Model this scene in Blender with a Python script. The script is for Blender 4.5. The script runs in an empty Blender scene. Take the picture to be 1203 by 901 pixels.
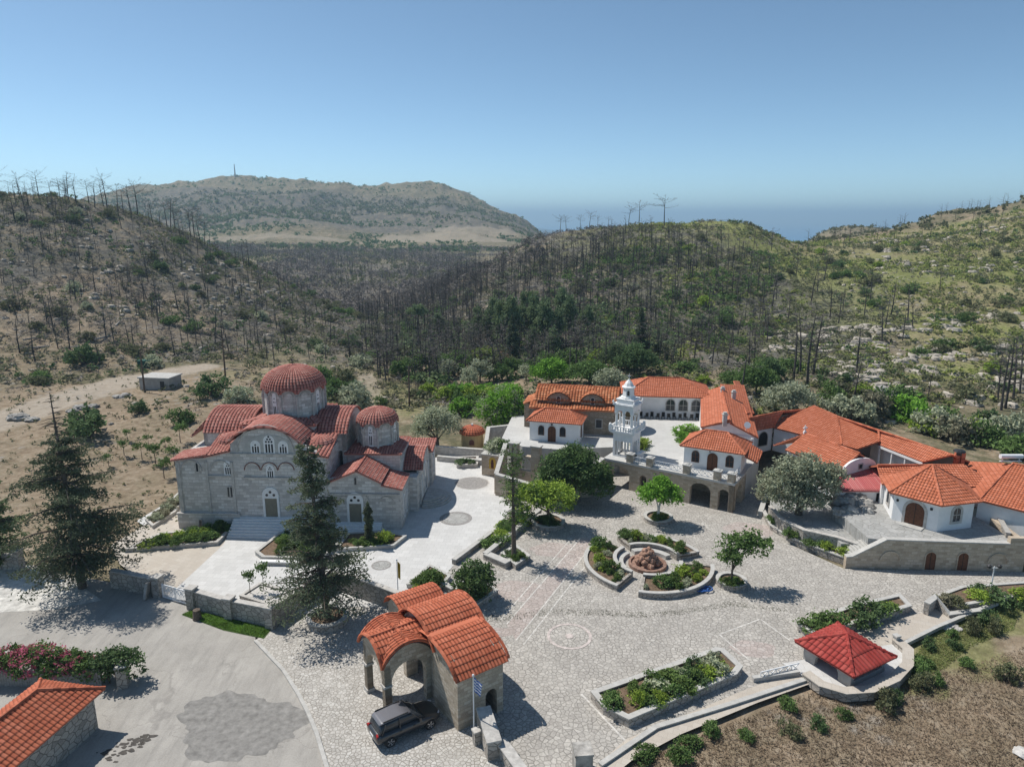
import bpy, math, random
import numpy as np
from mathutils import Vector, Matrix, noise
from mathutils.geometry import tessellate_polygon

random.seed(7); RNG = np.random.default_rng(7)
S = bpy.context.scene
COL = S.collection
R = math.radians

# ------------------------------------------------------------------ camera, sky, sun, exposure
F = 828.0; CAMZ = 36.0; PITCH = R(13.3)
SP, CP = math.sin(PITCH), math.cos(PITCH)
cam_d = bpy.data.cameras.new('camera'); cam = bpy.data.objects.new('camera', cam_d); COL.objects.link(cam)
cam.location = (0, 0, CAMZ); cam.rotation_euler = (math.pi/2 - PITCH, 0, 0)
cam_d.sensor_fit = 'HORIZONTAL'; cam_d.angle = 2*math.atan(601.5/F)
cam_d.clip_start = 0.5; cam_d.clip_end = 120000
S.camera = cam

SUN_EL = R(56); SUN_DIR = Vector((-0.86, 0.51, 0)).normalized()      # horizontal direction towards the sun
w = bpy.data.worlds.new('World'); S.world = w; w.use_nodes = True
wn = w.node_tree; bg = wn.nodes['Background']
sky = wn.nodes.new('ShaderNodeTexSky'); sky.sky_type = 'NISHITA'; sky.sun_disc = False
sky.sun_elevation = SUN_EL; sky.sun_rotation = math.atan2(SUN_DIR.x, SUN_DIR.y)
sky.altitude = 150; sky.air_density = 0.5; sky.dust_density = 0.3; sky.ozone_density = 2.0
tint = wn.nodes.new('ShaderNodeMix'); tint.data_type = 'RGBA'; tint.blend_type = 'MULTIPLY'; tint.inputs[0].default_value = 1; tint.inputs[7].default_value = (.80, .885, .80, 1)
wn.links.new(sky.outputs[0], tint.inputs[6]); wn.links.new(tint.outputs[2], bg.inputs[0]); bg.inputs[1].default_value = 0.113
sun_d = bpy.data.lights.new('sun', 'SUN'); sun = bpy.data.objects.new('sun', sun_d); COL.objects.link(sun)
sun_d.energy = 3.15; sun_d.angle = R(0.55); sun_d.color = (1.0, 0.95, 0.88)
sd = Vector((SUN_DIR.x*math.cos(SUN_EL), SUN_DIR.y*math.cos(SUN_EL), math.sin(SUN_EL)))
sun.rotation_euler = (-sd).to_track_quat('-Z', 'Y').to_euler()
S.view_settings.view_transform = 'Standard'; S.view_settings.look = 'None'
S.view_settings.exposure = 0.68; S.view_settings.gamma = 1; S.view_settings.use_curve_mapping = False
S.cycles.max_bounces = 7; S.cycles.diffuse_bounces = 5; S.cycles.transparent_max_bounces = 6
S.cycles.use_denoising = True

# ------------------------------------------------------------------ picture -> place
def ray(px, py):
    u = (px-601.5)/F; v = (py-450.5)/F
    return Vector((u, CP - v*SP, -SP - v*CP))
def at(px, py, z=0.0):
    d = ray(px, py); t = (CAMZ - z)/(-d.z)
    return Vector((d.x*t, d.y*t, z))
def at_y(px, py, Y):
    d = ray(px, py); t = Y/d.y
    return Vector((d.x*t, Y, CAMZ + d.z*t))
def on_wall(px, py, P0, P1):
    d = ray(px, py); e = Vector((P1[0]-P0[0], P1[1]-P0[1])); n = Vector((-e.y, e.x))
    t = (n.x*P0[0] + n.y*P0[1])/(n.x*d.x + n.y*d.y)
    p = Vector((d.x*t, d.y*t, CAMZ + d.z*t))
    s = ((p.x-P0[0])*e.x + (p.y-P0[1])*e.y)/e.length
    return s, p.z
def tan_y(py):
    d = ray(601.5, py); return -d.z/d.y

# ------------------------------------------------------------------ objects
ORG = {}
def tag(o, label=None, cat=None, group=None, kind=None):
    if label: o['label'] = label
    if cat: o['category'] = cat
    if group: o['group'] = group
    if kind: o['kind'] = kind
    return o
def thing(name, label, cat, loc=(0,0,0), rz=0.0, group=None):
    o = bpy.data.objects.new(name, None); COL.objects.link(o)
    o.location = loc; o.rotation_euler = (0,0,rz); o.empty_display_size = .3
    ORG[o.name] = Matrix.Translation(loc) @ Matrix.Rotation(rz, 4, 'Z')
    return tag(o, label, cat, group)
def kids(o): return [c for c in o.children]
def copy_tree(o, loc=None, rz=None, sc=None, label=None, group=None, parent=None):
    c = o.copy(); COL.objects.link(c)
    if parent: c.parent = parent
    if loc is not None: c.location = loc
    if rz is not None: c.rotation_euler = (c.rotation_euler[0], c.rotation_euler[1], rz)
    if sc is not None: c.scale = (sc, sc, sc) if not hasattr(sc, '__len__') else sc
    if label: c['label'] = label
    if group: c['group'] = group
    for ch in kids(o): copy_tree(ch, parent=c)
    return c

class MB:
    def __init__(s): s.v = []; s.f = []; s.uv = []; s.any = False
    def add(s, pts, faces, uvs=None):
        b = len(s.v); s.v.extend([tuple(p) for p in pts])
        for k, f in enumerate(faces):
            s.f.append([b+i for i in f]); s.uv.append(uvs[k] if uvs is not None else None)
    def quads(s, P, UV=None):
        """P (n,4,3) array"""
        b = len(s.v); n = len(P); s.v.extend(map(tuple, P.reshape(-1, 3).tolist()))
        s.f.extend((np.arange(n*4).reshape(n, 4)+b).tolist())
        if UV is None: s.uv.extend([None]*n)
        else: s.uv.extend(UV.tolist())
    def poly(s, pts, uv=None): s.add(pts, [list(range(len(pts)))], [uv] if uv is not None else None)
    def prism(s, poly, z0, z1, bottom=False):
        n = len(poly); pts = [(p[0], p[1], z0) for p in poly] + [(p[0], p[1], z1) for p in poly]
        fs = [[i, (i+1) % n, n+(i+1) % n, n+i] for i in range(n)] + [list(range(n, 2*n))]
        if bottom: fs.append(list(range(n-1, -1, -1)))
        s.add(pts, fs)
    def box(s, c, sx, sy, sz, rz=0.0):
        """c = centre of the base"""
        ca, sa = math.cos(rz), math.sin(rz)
        q = [(-sx/2,-sy/2),(sx/2,-sy/2),(sx/2,sy/2),(-sx/2,sy/2)]
        s.prism([(c[0]+x*ca-y*sa, c[1]+x*sa+y*ca) for x, y in q], c[2], c[2]+sz, True)
    def bar(s, a, b, w, h=None):
        a = Vector(a); b = Vector(b); h = h or w; d = (b-a).normalized()
        up = Vector((0,0,1)) if abs(d.z) < .95 else Vector((1,0,0))
        x = d.cross(up).normalized()*(w/2); y = x.cross(d).normalized()*(h/2)
        pts = [p+sx*x+sy*y for p in (a, b) for sx, sy in ((-1,-1),(1,-1),(1,1),(-1,1))]
        s.add(pts, [[0,1,5,4],[1,2,6,5],[2,3,7,6],[3,0,4,7],[3,2,1,0],[4,5,6,7]])
    def tube(s, pts, rad, n=6, cap=True):
        pts = [Vector(p) for p in pts]; rings = []
        if not hasattr(rad, '__len__'): rad = [rad]*len(pts)
        for i, p in enumerate(pts):
            d = (pts[min(i+1, len(pts)-1)] - pts[max(i-1, 0)]).normalized()
            up = Vector((0,0,1)) if abs(d.z) < .9 else Vector((1,0,0))
            x = d.cross(up).normalized(); y = x.cross(d).normalized()
            rings.append([p + (x*math.cos(2*math.pi*k/n) + y*math.sin(2*math.pi*k/n))*rad[i] for k in range(n)])
        V = [q for r in rings for q in r]; fs = []
        for i in range(len(pts)-1):
            for k in range(n): fs.append([i*n+k, i*n+(k+1) % n, (i+1)*n+(k+1) % n, (i+1)*n+k])
        if cap: fs.append(list(range(n-1, -1, -1))); fs.append([(len(pts)-1)*n+k for k in range(n)])
        s.add(V, fs)
    def lathe(s, prof, n=24, c=(0,0,0), a0=0, a1=2*math.pi, caps=True):
        full = abs(a1-a0-2*math.pi) < 1e-6; m = n if full else n+1
        V = []; fs = []
        for r, z in prof:
            for k in range(m):
                t = a0+(a1-a0)*k/n; V.append((c[0]+r*math.cos(t), c[1]+r*math.sin(t), c[2]+z))
        for i in range(len(prof)-1):
            for k in range(n if full else n):
                k2 = (k+1) % m; fs.append([i*m+k, i*m+k2, (i+1)*m+k2, (i+1)*m+k])
        if caps and prof[0][0] > 1e-4 and full: fs.append(list(range(m-1, -1, -1)))
        if caps and prof[-1][0] > 1e-4 and full: fs.append([(len(prof)-1)*m+k for k in range(m)])
        s.add(V, fs)
    def wall(s, P0, dirv, outline, holes=(), thick=.3):
        """outline / holes in (s, z); the wall's outer face is at P0 line, thickness goes to the left-hand normal of dirv"""
        d = Vector((dirv[0], dirv[1], 0)).normalized(); nrm = Vector((-d.y, d.x, 0))*thick
        O = Vector((P0[0], P0[1], 0))
        loops = [[Vector((a, b, 0)) for a, b in outline]] + [[Vector((a, b, 0)) for a, b in h] for h in holes]
        flat = [p for l in loops for p in l]
        tris = tessellate_polygon(loops)
        fr = [O + d*p.x + Vector((0,0,p.y)) for p in flat]; n = len(fr)
        fs = [list(t) for t in tris] + [[n+i for i in reversed(t)] for t in tris]
        k = 0
        for l in loops:
            m = len(l)
            for i in range(m): fs.append([k+i, k+(i+1) % m, n+k+(i+1) % m, n+k+i])
            k += m
        s.add(fr + [p+nrm for p in fr], fs)
    def build(s, name, mat, parent=None, smooth=False, root=None):
        me = bpy.data.meshes.new(name)
        v = s.v
        M = None
        if parent is not None:
            rt = parent
            while rt.parent: rt = rt.parent
            M = ORG.get(rt.name)
        if M is not None and not getattr(s, 'local', False):
            A = np.array(v, dtype=np.float64); I = np.array(M.inverted())
            A = A @ I[:3,:3].T + I[:3,3]; v = A.tolist()
        me.from_pydata(v, [], s.f)
        # uv in metres by face direction, unless given
        nl = len(me.loops); uv = np.zeros((nl, 2))
        W = np.array(s.v, dtype=np.float64)
        li = np.zeros(nl, dtype=np.int64); me.loops.foreach_get('vertex_index', li)
        if any(u is None for u in s.uv):
            nr = np.zeros(len(me.polygons)*3); me.polygons.foreach_get('normal', nr); nr = nr.reshape(-1, 3)
            tot = np.array([len(f) for f in s.f]); ln = np.repeat(nr, tot, axis=0); P = W[li]
            flat = np.abs(ln[:,2]) > .75
            hl = np.maximum(np.hypot(ln[:,0], ln[:,1]), 1e-6)
            uv[:,0] = np.where(flat, P[:,0], (-ln[:,1]*P[:,0] + ln[:,0]*P[:,1])/hl)
            uv[:,1] = np.where(flat, P[:,1], P[:,2])
        k = 0
        for f, u in zip(s.f, s.uv):
            if u is not None: uv[k:k+len(f)] = u
            k += len(f)
        l = me.uv_layers.new(name='UVMap'); l.data.foreach_set('uv', uv.ravel())
        if smooth: me.polygons.foreach_set('use_smooth', [True]*len(me.polygons))
        for m in (mat if isinstance(mat, (list, tuple)) else [mat]): me.materials.append(m)
        me.update()
        o = bpy.data.objects.new(name, me); COL.objects.link(o)
        if parent is not None: o.parent = parent
        return o

def arch(sc, wd, z0, zs, rise=None, n=10):
    r = rise if rise is not None else wd/2
    pts = [(sc-wd/2, z0), (sc+wd/2, z0)]
    for k in range(n+1):
        t = math.pi*k/n; pts.append((sc+wd/2*math.cos(t), zs+r*math.sin(t)))
    return pts
def rect(a, b, z0, z1): return [(a,z0),(b,z0),(b,z1),(a,z1)]
def circ(sc, zc, r, n=12): return [(sc+r*math.cos(2*math.pi*k/n), zc+r*math.sin(2*math.pi*k/n)) for k in range(n)]

# ------------------------------------------------------------------ tiled roofs: every pan tile is real geometry
def tile_patch(mb, func, u0, u1, lohi, tw=.3, th=.42, amp=.06, step=.035, K=5):
    nc = max(1, round((u1-u0)/tw)); tw = (u1-u0)/nc
    s = np.linspace(0, 1, K+1); hh = amp*np.sin(math.pi*s)**.8
    su = np.clip(s, .03, .97)
    for c in range(nc):
        us = u0+(c+s)*tw; lo, hi = lohi(us)
        if np.max(hi-lo) < .02: continue
        j0, j1 = math.floor(np.min(lo)/th), math.ceil(np.max(hi)/th)
        if j1 <= j0: continue
        J = np.arange(j0, j1)[:, None]
        lo2 = np.minimum(lo, hi); hi2 = np.maximum(lo, hi)
        va = np.clip(J*th, lo2, hi2); vb = np.clip((J+1)*th, lo2, hi2)
        U = np.broadcast_to(us, va.shape)
        A = func(U, va, np.broadcast_to(hh+step, va.shape)); B = func(U, vb, np.broadcast_to(hh, va.shape))
        P = np.stack([A[:, :-1], A[:, 1:], B[:, 1:], B[:, :-1]], axis=2)
        keep = ((vb-va)[:, :-1] + (vb-va)[:, 1:]) > .01
        uu = np.broadcast_to(c+su, va.shape); jj = np.broadcast_to(J, va.shape)
        UV = np.stack([np.stack([uu[:, :-1], jj[:, :-1]+.05], -1), np.stack([uu[:, 1:], jj[:, 1:]+.05], -1),
                       np.stack([uu[:, 1:], jj[:, 1:]+.95], -1), np.stack([uu[:, :-1], jj[:, :-1]+.95], -1)], axis=2)
        mb.quads(P[keep], UV[keep])
def roof_plane(mb, pts, tw=.3, th=.42, amp=.06, deck=True, step=.035):
    """pts: convex outline; first two points are the eave"""
    pts = [Vector(p) for p in pts]
    O = pts[0]; U = (pts[1]-pts[0]).normalized()
    c = sum(pts, Vector())/len(pts); top = sum(pts[2:], Vector())/len(pts[2:])
    V = top-O; V = (V - U*V.dot(U)).normalized(); N = U.cross(V)
    if N.z < 0: N = -N
    q = [((p-O).dot(U), (p-O).dot(V)) for p in pts]
    u0 = min(a for a, b in q); u1 = max(a for a, b in q)
    def lohi(us):
        lo = np.full(us.shape, 1e9); hi = np.full(us.shape, -1e9)
        for (a, b), (c2, d) in zip(q, q[1:]+q[:1]):
            if abs(c2-a) < 1e-6:
                continue
            t = (us-a)/(c2-a); ok = (t >= -1e-6) & (t <= 1+1e-6); y = b+(d-b)*t
            lo = np.where(ok, np.minimum(lo, y), lo); hi = np.where(ok, np.maximum(hi, y), hi)
        bad = lo > hi; lo = np.where(bad, 0, lo); hi = np.where(bad, 0, hi)
        return lo, hi
    o, uu, vv, nn = (np.array(x) for x in (O, U, V, N))
    def func(u, v, h): return o + u[..., None]*uu + v[..., None]*vv + (h[..., None]+.02)*nn
    tile_patch(mb, func, u0, u1, lohi, tw, th, amp, step)
    if deck:
        pp = [O+U*a+V*b for a, b in q]
        mb.add([p for p in pp]+[p-N*.12 for p in pp], [list(range(len(pp))), list(range(2*len(pp)-1, len(pp)-1, -1))] +
               [[i, (i+1) % len(pp), len(pp)+(i+1) % len(pp), len(pp)+i] for i in range(len(pp))], [[(.5,.5)]*len(pp)]*2+[[(.5,.5)]*4]*len(pp))
def ridge(mb, a, b, r=.13, seg=.45):
    a = Vector(a); b = Vector(b); L = (b-a).length; n = max(1, int(L/seg)); d = (b-a)/n
    for i in range(n):
        k = len(mb.f)
        mb.tube([a+d*i, a+d*(i+1.08)], [r*1.08, r*.92], 6, True)
        x = 500+random.random()*900
        for j in range(k, len(mb.f)): mb.uv[j] = [(x,.5)]*len(mb.f[j])
def barrel(mb, C0, A, L, w_, rise, sides=(1,-1), tw=.3, th=.42, amp=.06, clip=None, deck=True):
    """vault roof: spring line centre C0, axis A (unit 2-vector), length L, half width w_, rise"""
    C0 = np.array(C0, dtype=float); A3 = np.array([A[0], A[1], 0.]); B3 = np.array([-A[1], A[0], 0.]); Z = np.array([0,0,1.])
    Rr = (w_*w_+rise*rise)/(2*rise); pm = math.asin(min(1, w_/Rr)) if rise <= w_ else math.pi-math.asin(w_/Rr)
    tot = Rr*pm
    for sd_ in sides:
        def func(u, v, h, sd_=sd_):
            ph = pm - v/Rr
            n = (np.sin(ph)*sd_)[..., None]*B3 + np.cos(ph)[..., None]*Z
            return C0 + u[..., None]*A3 + (np.sin(ph)*Rr*sd_)[..., None]*B3 + (np.cos(ph)*Rr-(Rr-rise))[..., None]*Z + (h[..., None]+.02)*n
        def lohi(us): return (np.zeros(us.shape), np.full(us.shape, tot)) if clip is None else clip(us, tot, Rr, pm)
        tile_patch(mb, func, 0, L, lohi, tw, th, amp)
    if deck:
        n = 14; ph = np.linspace(-pm, pm, n+1)
        P = [C0 + B3*math.sin(p)*Rr + Z*(math.cos(p)*Rr-(Rr-rise)) for p in ph]
        fs = [[i, i+1, n+2+i, n+1+i] for i in range(n)]
        mb.add(P+[p+A3*L for p in P], fs, [[(.5,.5)]*4]*n)
def barrel_profile(w_, rise, n=14):
    Rr = (w_*w_+rise*rise)/(2*rise); pm = math.asin(min(1, w_/Rr))
    return [(math.sin(p)*Rr, math.cos(p)*Rr-(Rr-rise)) for p in np.linspace(pm, -pm, n+1)]
def dome_tiles(mb, c, r, hgt, n=44, th=.4, amp=.07, wave=None, a0=0, a1=2*math.pi, top=0.985):
    c = np.array(c, dtype=float)
    tot = 1.45*r
    def func(u, v, h):
        ps = v/tot*(math.pi/2)*top; cr = np.cos(ps)
        rr = r*cr + h*cr*np.maximum(cr, .15)
        z = hgt*np.sin(ps) + h*np.sin(ps)*np.maximum(cr, .2)
        return np.stack([c[0]+rr*np.cos(u), c[1]+rr*np.sin(u), c[2]+z], -1)
    def lohi(us):
        lo = np.zeros(us.shape) if wave is None else wave(us)
        return lo, np.full(us.shape, tot)
    nc = n; s_u = (a1-a0)/nc
    tile_patch(mb, func, a0, a1, lohi, s_u, th, amp)
    pr = [(r*math.cos(t)*.99, hgt*math.sin(t)*.99) for t in np.linspace(0, math.pi/2, 9)]
    k = len(mb.f); mb.lathe(pr[1:], 32, c, a0, a1)
    for j in range(k, len(mb.f)): mb.uv[j] = [(.5,.5)]*len(mb.f[j])

# ------------------------------------------------------------------ materials
MATS = {}
def newmat(name):
    m = bpy.data.materials.new(name); m.use_nodes = True; nt = m.node_tree
    b = nt.nodes['Principled BSDF']; b.inputs['Roughness'].default_value = .85
    b.inputs['Specular IOR Level'].default_value = .25
    return m, nt, b
def N(nt, t, **k):
    n = nt.nodes.new('ShaderNode'+t)
    for a, b in k.items():
        if a in n.inputs.keys(): n.inputs[a].default_value = b
        else: setattr(n, a, b)
    return n
def ramp(nt, fac, cols, interp='LINEAR'):
    r = nt.nodes.new('ShaderNodeValToRGB'); e = r.color_ramp; e.interpolation = interp
    while len(e.elements) < len(cols): e.elements.new(.5)
    for el, (p, c) in zip(e.elements, cols): el.position = p; el.color = (*c, 1)
    nt.links.new(fac, r.inputs[0]); return r.outputs[0]
def mix(nt, fac, a, b, mode='MIX'):
    m = nt.nodes.new('ShaderNodeMix'); m.data_type = 'RGBA'; m.blend_type = mode
    for i, x in ((0, fac), (6, a), (7, b)):
        if isinstance(x, (int, float)): m.inputs[i].default_value = x
        elif isinstance(x, tuple): m.inputs[i].default_value = (*x, 1)
        else: nt.links.new(x, m.inputs[i])
    return m.outputs[2]
def nz(nt, vec, scale, detail=4, rough=.6, dim='3D'):
    n = N(nt, 'TexNoise', Scale=scale, Detail=detail, Roughness=rough)
    if vec is not None: nt.links.new(vec, n.inputs['Vector'])
    return n.outputs['Fac']
def bump(nt, b, h, st=.4, dist=.05):
    n = N(nt, 'Bump', Strength=st, Distance=dist); nt.links.new(h, n.inputs['Height']); nt.links.new(n.outputs[0], b.inputs['Normal'])
def uvn(nt): return N(nt, 'UVMap').outputs[0] if False else N(nt, 'TexCoord').outputs['UV']
def posn(nt): return N(nt, 'NewGeometry').outputs['Position']
def math_(nt, op, a, b=None, c=None):
    n = nt.nodes.new('ShaderNodeMath'); n.operation = op
    for i, x in enumerate((a, b, c)):
        if x is None: continue
        if isinstance(x, (int, float)): n.inputs[i].default_value = x
        else: nt.links.new(x, n.inputs[i])
    return n.outputs[0]
def plain(name, c, rough=.8, var=.12, scale=3, metal=0, spec=.25):
    if name in MATS: return MATS[name]
    m, nt, b = newmat(name); b.inputs['Roughness'].default_value = rough; b.inputs['Metallic'].default_value = metal
    b.inputs['Specular IOR Level'].default_value = spec
    f = nz(nt, posn(nt), scale, 5, .65)
    lo = tuple(x*(1-var*1.6) for x in c); hi = tuple(min(.9, x*(1+var*1.6)) for x in c)
    nt.links.new(ramp(nt, f, [(.3, lo), (.7, hi)]), b.inputs['Base Color'])
    MATS[name] = m; return m
def tile_mat(name, c1, c2, c3, stain=.25, groove=.5, joint=None):
    m, nt, b = newmat(name); uv = uvn(nt)
    fl = N(nt, 'VectorMath', operation='FLOOR'); nt.links.new(uv, fl.inputs[0])
    wn_ = N(nt, 'TexWhiteNoise'); wn_.noise_dimensions = '2D'; nt.links.new(fl.outputs[0], wn_.inputs['Vector'])
    c = ramp(nt, wn_.outputs['Value'], [(.0, c1), (.5, c2), (1, c3)])
    f = nz(nt, posn(nt), .55, 6, .7)
    dk = tuple(x*.5 for x in c2)
    c = mix(nt, ramp(nt, f, [(.42, (0,0,0)), (.75, (stain,)*3)]), c, dk)
    f2 = nz(nt, posn(nt), 2.3, 4, .6)
    c = mix(nt, ramp(nt, f2, [(.55, (0,0,0)), (.85, (stain*.9,)*3)]), c, tuple(min(.8, x*1.0+.13) for x in c2))
    # channels between the cover tiles are coloured darker, course ends carry a dark or lime line
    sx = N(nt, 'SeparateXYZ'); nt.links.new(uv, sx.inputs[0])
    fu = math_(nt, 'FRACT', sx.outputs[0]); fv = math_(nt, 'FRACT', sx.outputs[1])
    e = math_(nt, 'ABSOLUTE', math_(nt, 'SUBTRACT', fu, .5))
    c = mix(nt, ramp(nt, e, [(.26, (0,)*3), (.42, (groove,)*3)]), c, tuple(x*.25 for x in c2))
    jc = joint or tuple(x*.3 for x in c2)
    c = mix(nt, ramp(nt, fv, [(.10, (.6,)*3), (.22, (0,)*3)]), c, jc)
    nt.links.new(c, b.inputs['Base Color']); b.inputs['Roughness'].default_value = .8
    MATS[name] = m; return m
def ashlar_mat(name, cols, mortar, bw=.75, bh=.34, st=.5):
    m, nt, b = newmat(name); uv = uvn(nt)
    nzv = N(nt, 'TexNoise', Scale=1.6, Detail=3); nt.links.new(uv, nzv.inputs['Vector'])
    ad = N(nt, 'VectorMath', operation='MULTIPLY_ADD'); nt.links.new(nzv.outputs['Color'], ad.inputs[0])
    ad.inputs[1].default_value = (.16,.12,0); nt.links.new(uv, ad.inputs[2])
    br = N(nt, 'TexBrick', Scale=1.0); br.inputs['Mortar Size'].default_value = .03; br.inputs['Mortar Smooth'].default_value = .3
    br.inputs['Brick Width'].default_value = bw; br.inputs['Row Height'].default_value = bh
    br.inputs['Color1'].default_value = (0,0,0,1); br.inputs['Color2'].default_value = (1,1,1,1); br.inputs['Mortar'].default_value = (.5,.5,.5,1)
    nt.links.new(ad.outputs[0], br.inputs['Vector'])
    c = ramp(nt, br.outputs['Color'], [(i/(len(cols)-1), x) for i, x in enumerate(cols)])
    f = nz(nt, uv, 1.1, 6, .7); c = mix(nt, ramp(nt, f, [(.35, (.0,)*3), (.7, (.45,)*3)]), c, tuple(x*.62 for x in cols[1]))
    f3 = nz(nt, uv, 14, 3, .6); c = mix(nt, .35, c, ramp(nt, f3, [(.3, tuple(x*.6 for x in cols[0])), (.7, cols[-1])]))
    c = mix(nt, br.outputs['Fac'], c, mortar)
    nt.links.new(c, b.inputs['Base Color'])
    bump(nt, b, math_(nt, 'SUBTRACT', f3, br.outputs['Fac']), st, .05)
    MATS[name] = m; return m
def rubble_mat(name, cols, mortar, size=.45, ms=.05, stretch=1.5):
    m, nt, b = newmat(name); uv = uvn(nt)
    mp = N(nt, 'Mapping'); mp.inputs['Scale'].default_value = (1/size/stretch, 1/size, 1); nt.links.new(uv, mp.inputs[0])
    v = N(nt, 'TexVoronoi', Scale=1.0, Randomness=.9); v.voronoi_dimensions = '2D'; nt.links.new(mp.outputs[0], v.inputs['Vector'])
    e = N(nt, 'TexVoronoi', Scale=1.0, Randomness=.9); e.voronoi_dimensions = '2D'; e.feature = 'DISTANCE_TO_EDGE'; nt.links.new(mp.outputs[0], e.inputs['Vector'])
    sp = N(nt, 'SeparateColor'); nt.links.new(v.outputs['Color'], sp.inputs[0])
    c = ramp(nt, sp.outputs[0], [(i/(len(cols)-1), x) for i, x in enumerate(cols)])
    f = nz(nt, uv, 6, 5, .7); c = mix(nt, .45, c, ramp(nt, f, [(.3, tuple(x*.5 for x in cols[0])), (.72, cols[-1])]))
    g = ramp(nt, e.outputs['Distance'], [(ms*.5, (1,1,1)), (ms*1.6, (0,0,0))])
    c = mix(nt, g, c, mortar)
    nt.links.new(c, b.inputs['Base Color'])
    bump(nt, b, math_(nt, 'SUBTRACT', f, g), .6, .06)
    MATS[name] = m; return m
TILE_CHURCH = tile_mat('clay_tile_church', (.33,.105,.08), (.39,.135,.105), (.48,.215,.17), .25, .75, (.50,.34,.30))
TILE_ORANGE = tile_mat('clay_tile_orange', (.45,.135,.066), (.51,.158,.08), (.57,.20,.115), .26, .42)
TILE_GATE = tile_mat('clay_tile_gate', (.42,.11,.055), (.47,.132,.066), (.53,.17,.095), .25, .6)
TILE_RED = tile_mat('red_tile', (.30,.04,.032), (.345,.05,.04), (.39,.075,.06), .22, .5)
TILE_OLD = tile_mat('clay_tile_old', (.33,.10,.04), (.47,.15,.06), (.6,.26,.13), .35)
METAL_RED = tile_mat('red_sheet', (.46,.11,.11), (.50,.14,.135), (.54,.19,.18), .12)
STONE_CHURCH = ashlar_mat('church_stone', [(.36,.335,.31), (.56,.53,.50), (.70,.665,.62), (.80,.78,.75)], (.45,.43,.40), .78, .36)
STONE_GATE = ashlar_mat('gate_stone', [(.27,.215,.155), (.44,.365,.275), (.56,.48,.375), (.66,.59,.49)], (.36,.31,.245), .6, .28)
STONE_ARCADE = ashlar_mat('arcade_stone', [(.33,.255,.18), (.49,.395,.29), (.58,.48,.365), (.66,.57,.46)], (.42,.35,.27), .6, .3)
RUBBLE = rubble_mat('rubble_stone', [(.25,.23,.205), (.37,.345,.31), (.47,.435,.39), (.55,.50,.44)], (.18,.165,.145), .4, .05)
RUBBLE_OLD = rubble_mat('old_wall_stone', [(.23,.18,.13), (.31,.25,.185), (.37,.305,.23), (.42,.36,.29)], (.2,.165,.125), .42, .04)
STUCCO = plain('white_plaster', (.76,.76,.755), .85, .05, .8)
STUCCO_Y = plain('ochre_plaster', (.56,.42,.22), .85, .06, .8)
MARBLE = plain('white_marble', (.74,.74,.73), .6, .05, 2)
CONCRETE = plain('concrete', (.36,.345,.32), .9, .12, 1.2)
COPING = plain('stone_coping', (.45,.43,.40), .9, .16, 2.2)
COPING_W = plain('pale_coping', (.44,.43,.405), .85, .1, 2.2)
GLASS = plain('dark_glass', (.03,.035,.042), .15, .1, 3, 0, .5)
DARK = plain('dark_interior', (.03,.028,.026), .95, .1, 2)
WOOD = plain('brown_wood', (.13,.055,.03), .65, .2, 6)
WOOD_GREY = plain('grey_boards', (.27,.26,.245), .85, .2, 5)
DOOR_GREY = plain('olive_grey_door', (.20,.185,.14), .6, .08, 3)
IRON = plain('dark_iron', (.05,.05,.052), .5, .1, 4, .5)
WHITE_METAL = plain('white_metal', (.72,.73,.74), .45, .03, 3)
SOIL = plain('planter_soil', (.15,.105,.07), .95, .3, 3)
ROCK = plain('grey_rock', (.33,.315,.29), .95, .38, 1.1)
ROCK_RED = plain('reddish_rock', (.33,.20,.145), .95, .35, 1.6)
ROCK_PALE = plain('pale_rock', (.46,.44,.41), .95, .2, 1.5)
BARK = plain('grey_bark', (.125,.10,.08), .95, .3, 5)
BARK_WHITE = plain('limewashed_bark', (.55,.53,.5), .95, .2, 5)
BURNT = plain('burnt_bark', (.075,.066,.06), .95, .45, .35)
BURNT_TWIG = plain('burnt_twigs', (.20,.178,.162), .95, .4, .2)
POLE_WOOD = plain('pole_wood', (.13,.095,.07), .9, .2, 3)

def leaf_mat(name, c, var=.45, scale=1.1, trans=.3, bright=1.75):
    m, nt, b = newmat(name); b.inputs['Roughness'].default_value = .75; b.inputs['Specular IOR Level'].default_value = .15
    p = posn(nt); f = nz(nt, p, scale, 3, .6); f2 = nz(nt, p, scale*7, 2, .5)
    oi = N(nt, 'ObjectInfo')
    c0 = tuple(x*(1-var) for x in c); c1 = tuple(min(1, x*(1+var)) for x in c)
    col = ramp(nt, math_(nt, 'ADD', math_(nt, 'MULTIPLY', f, .55), math_(nt, 'MULTIPLY', f2, .45)), [(.36, c0), (.5, c), (.66, c1)])
    hs = N(nt, 'HueSaturation'); nt.links.new(col, hs.inputs['Color'])
    nt.links.new(math_(nt, 'MULTIPLY_ADD', oi.outputs['Random'], .5, bright), hs.inputs['Value'])
    nt.links.new(hs.outputs[0], b.inputs['Base Color'])
    tr = N(nt, 'BsdfTranslucent'); nt.links.new(hs.outputs[0], tr.inputs[0])
    ms = N(nt, 'MixShader', Fac=trans); nt.links.new(b.outputs[0], ms.inputs[1]); nt.links.new(tr.outputs[0], ms.inputs[2])
    nt.links.new(ms.outputs[0], nt.nodes['Material Output'].inputs[0]); MATS[name] = m; return m
L_OLIVE = leaf_mat('olive_leaves', (.21,.225,.155), .35)
L_GREEN = leaf_mat('fresh_leaves', (.10,.19,.028), .4)
L_LIME = leaf_mat('yellow_green_leaves', (.15,.20,.035), .4)
L_DARK = leaf_mat('dark_leaves', (.06,.092,.038), .4)
L_MID = leaf_mat('mid_green_leaves', (.07,.11,.035), .4)
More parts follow.
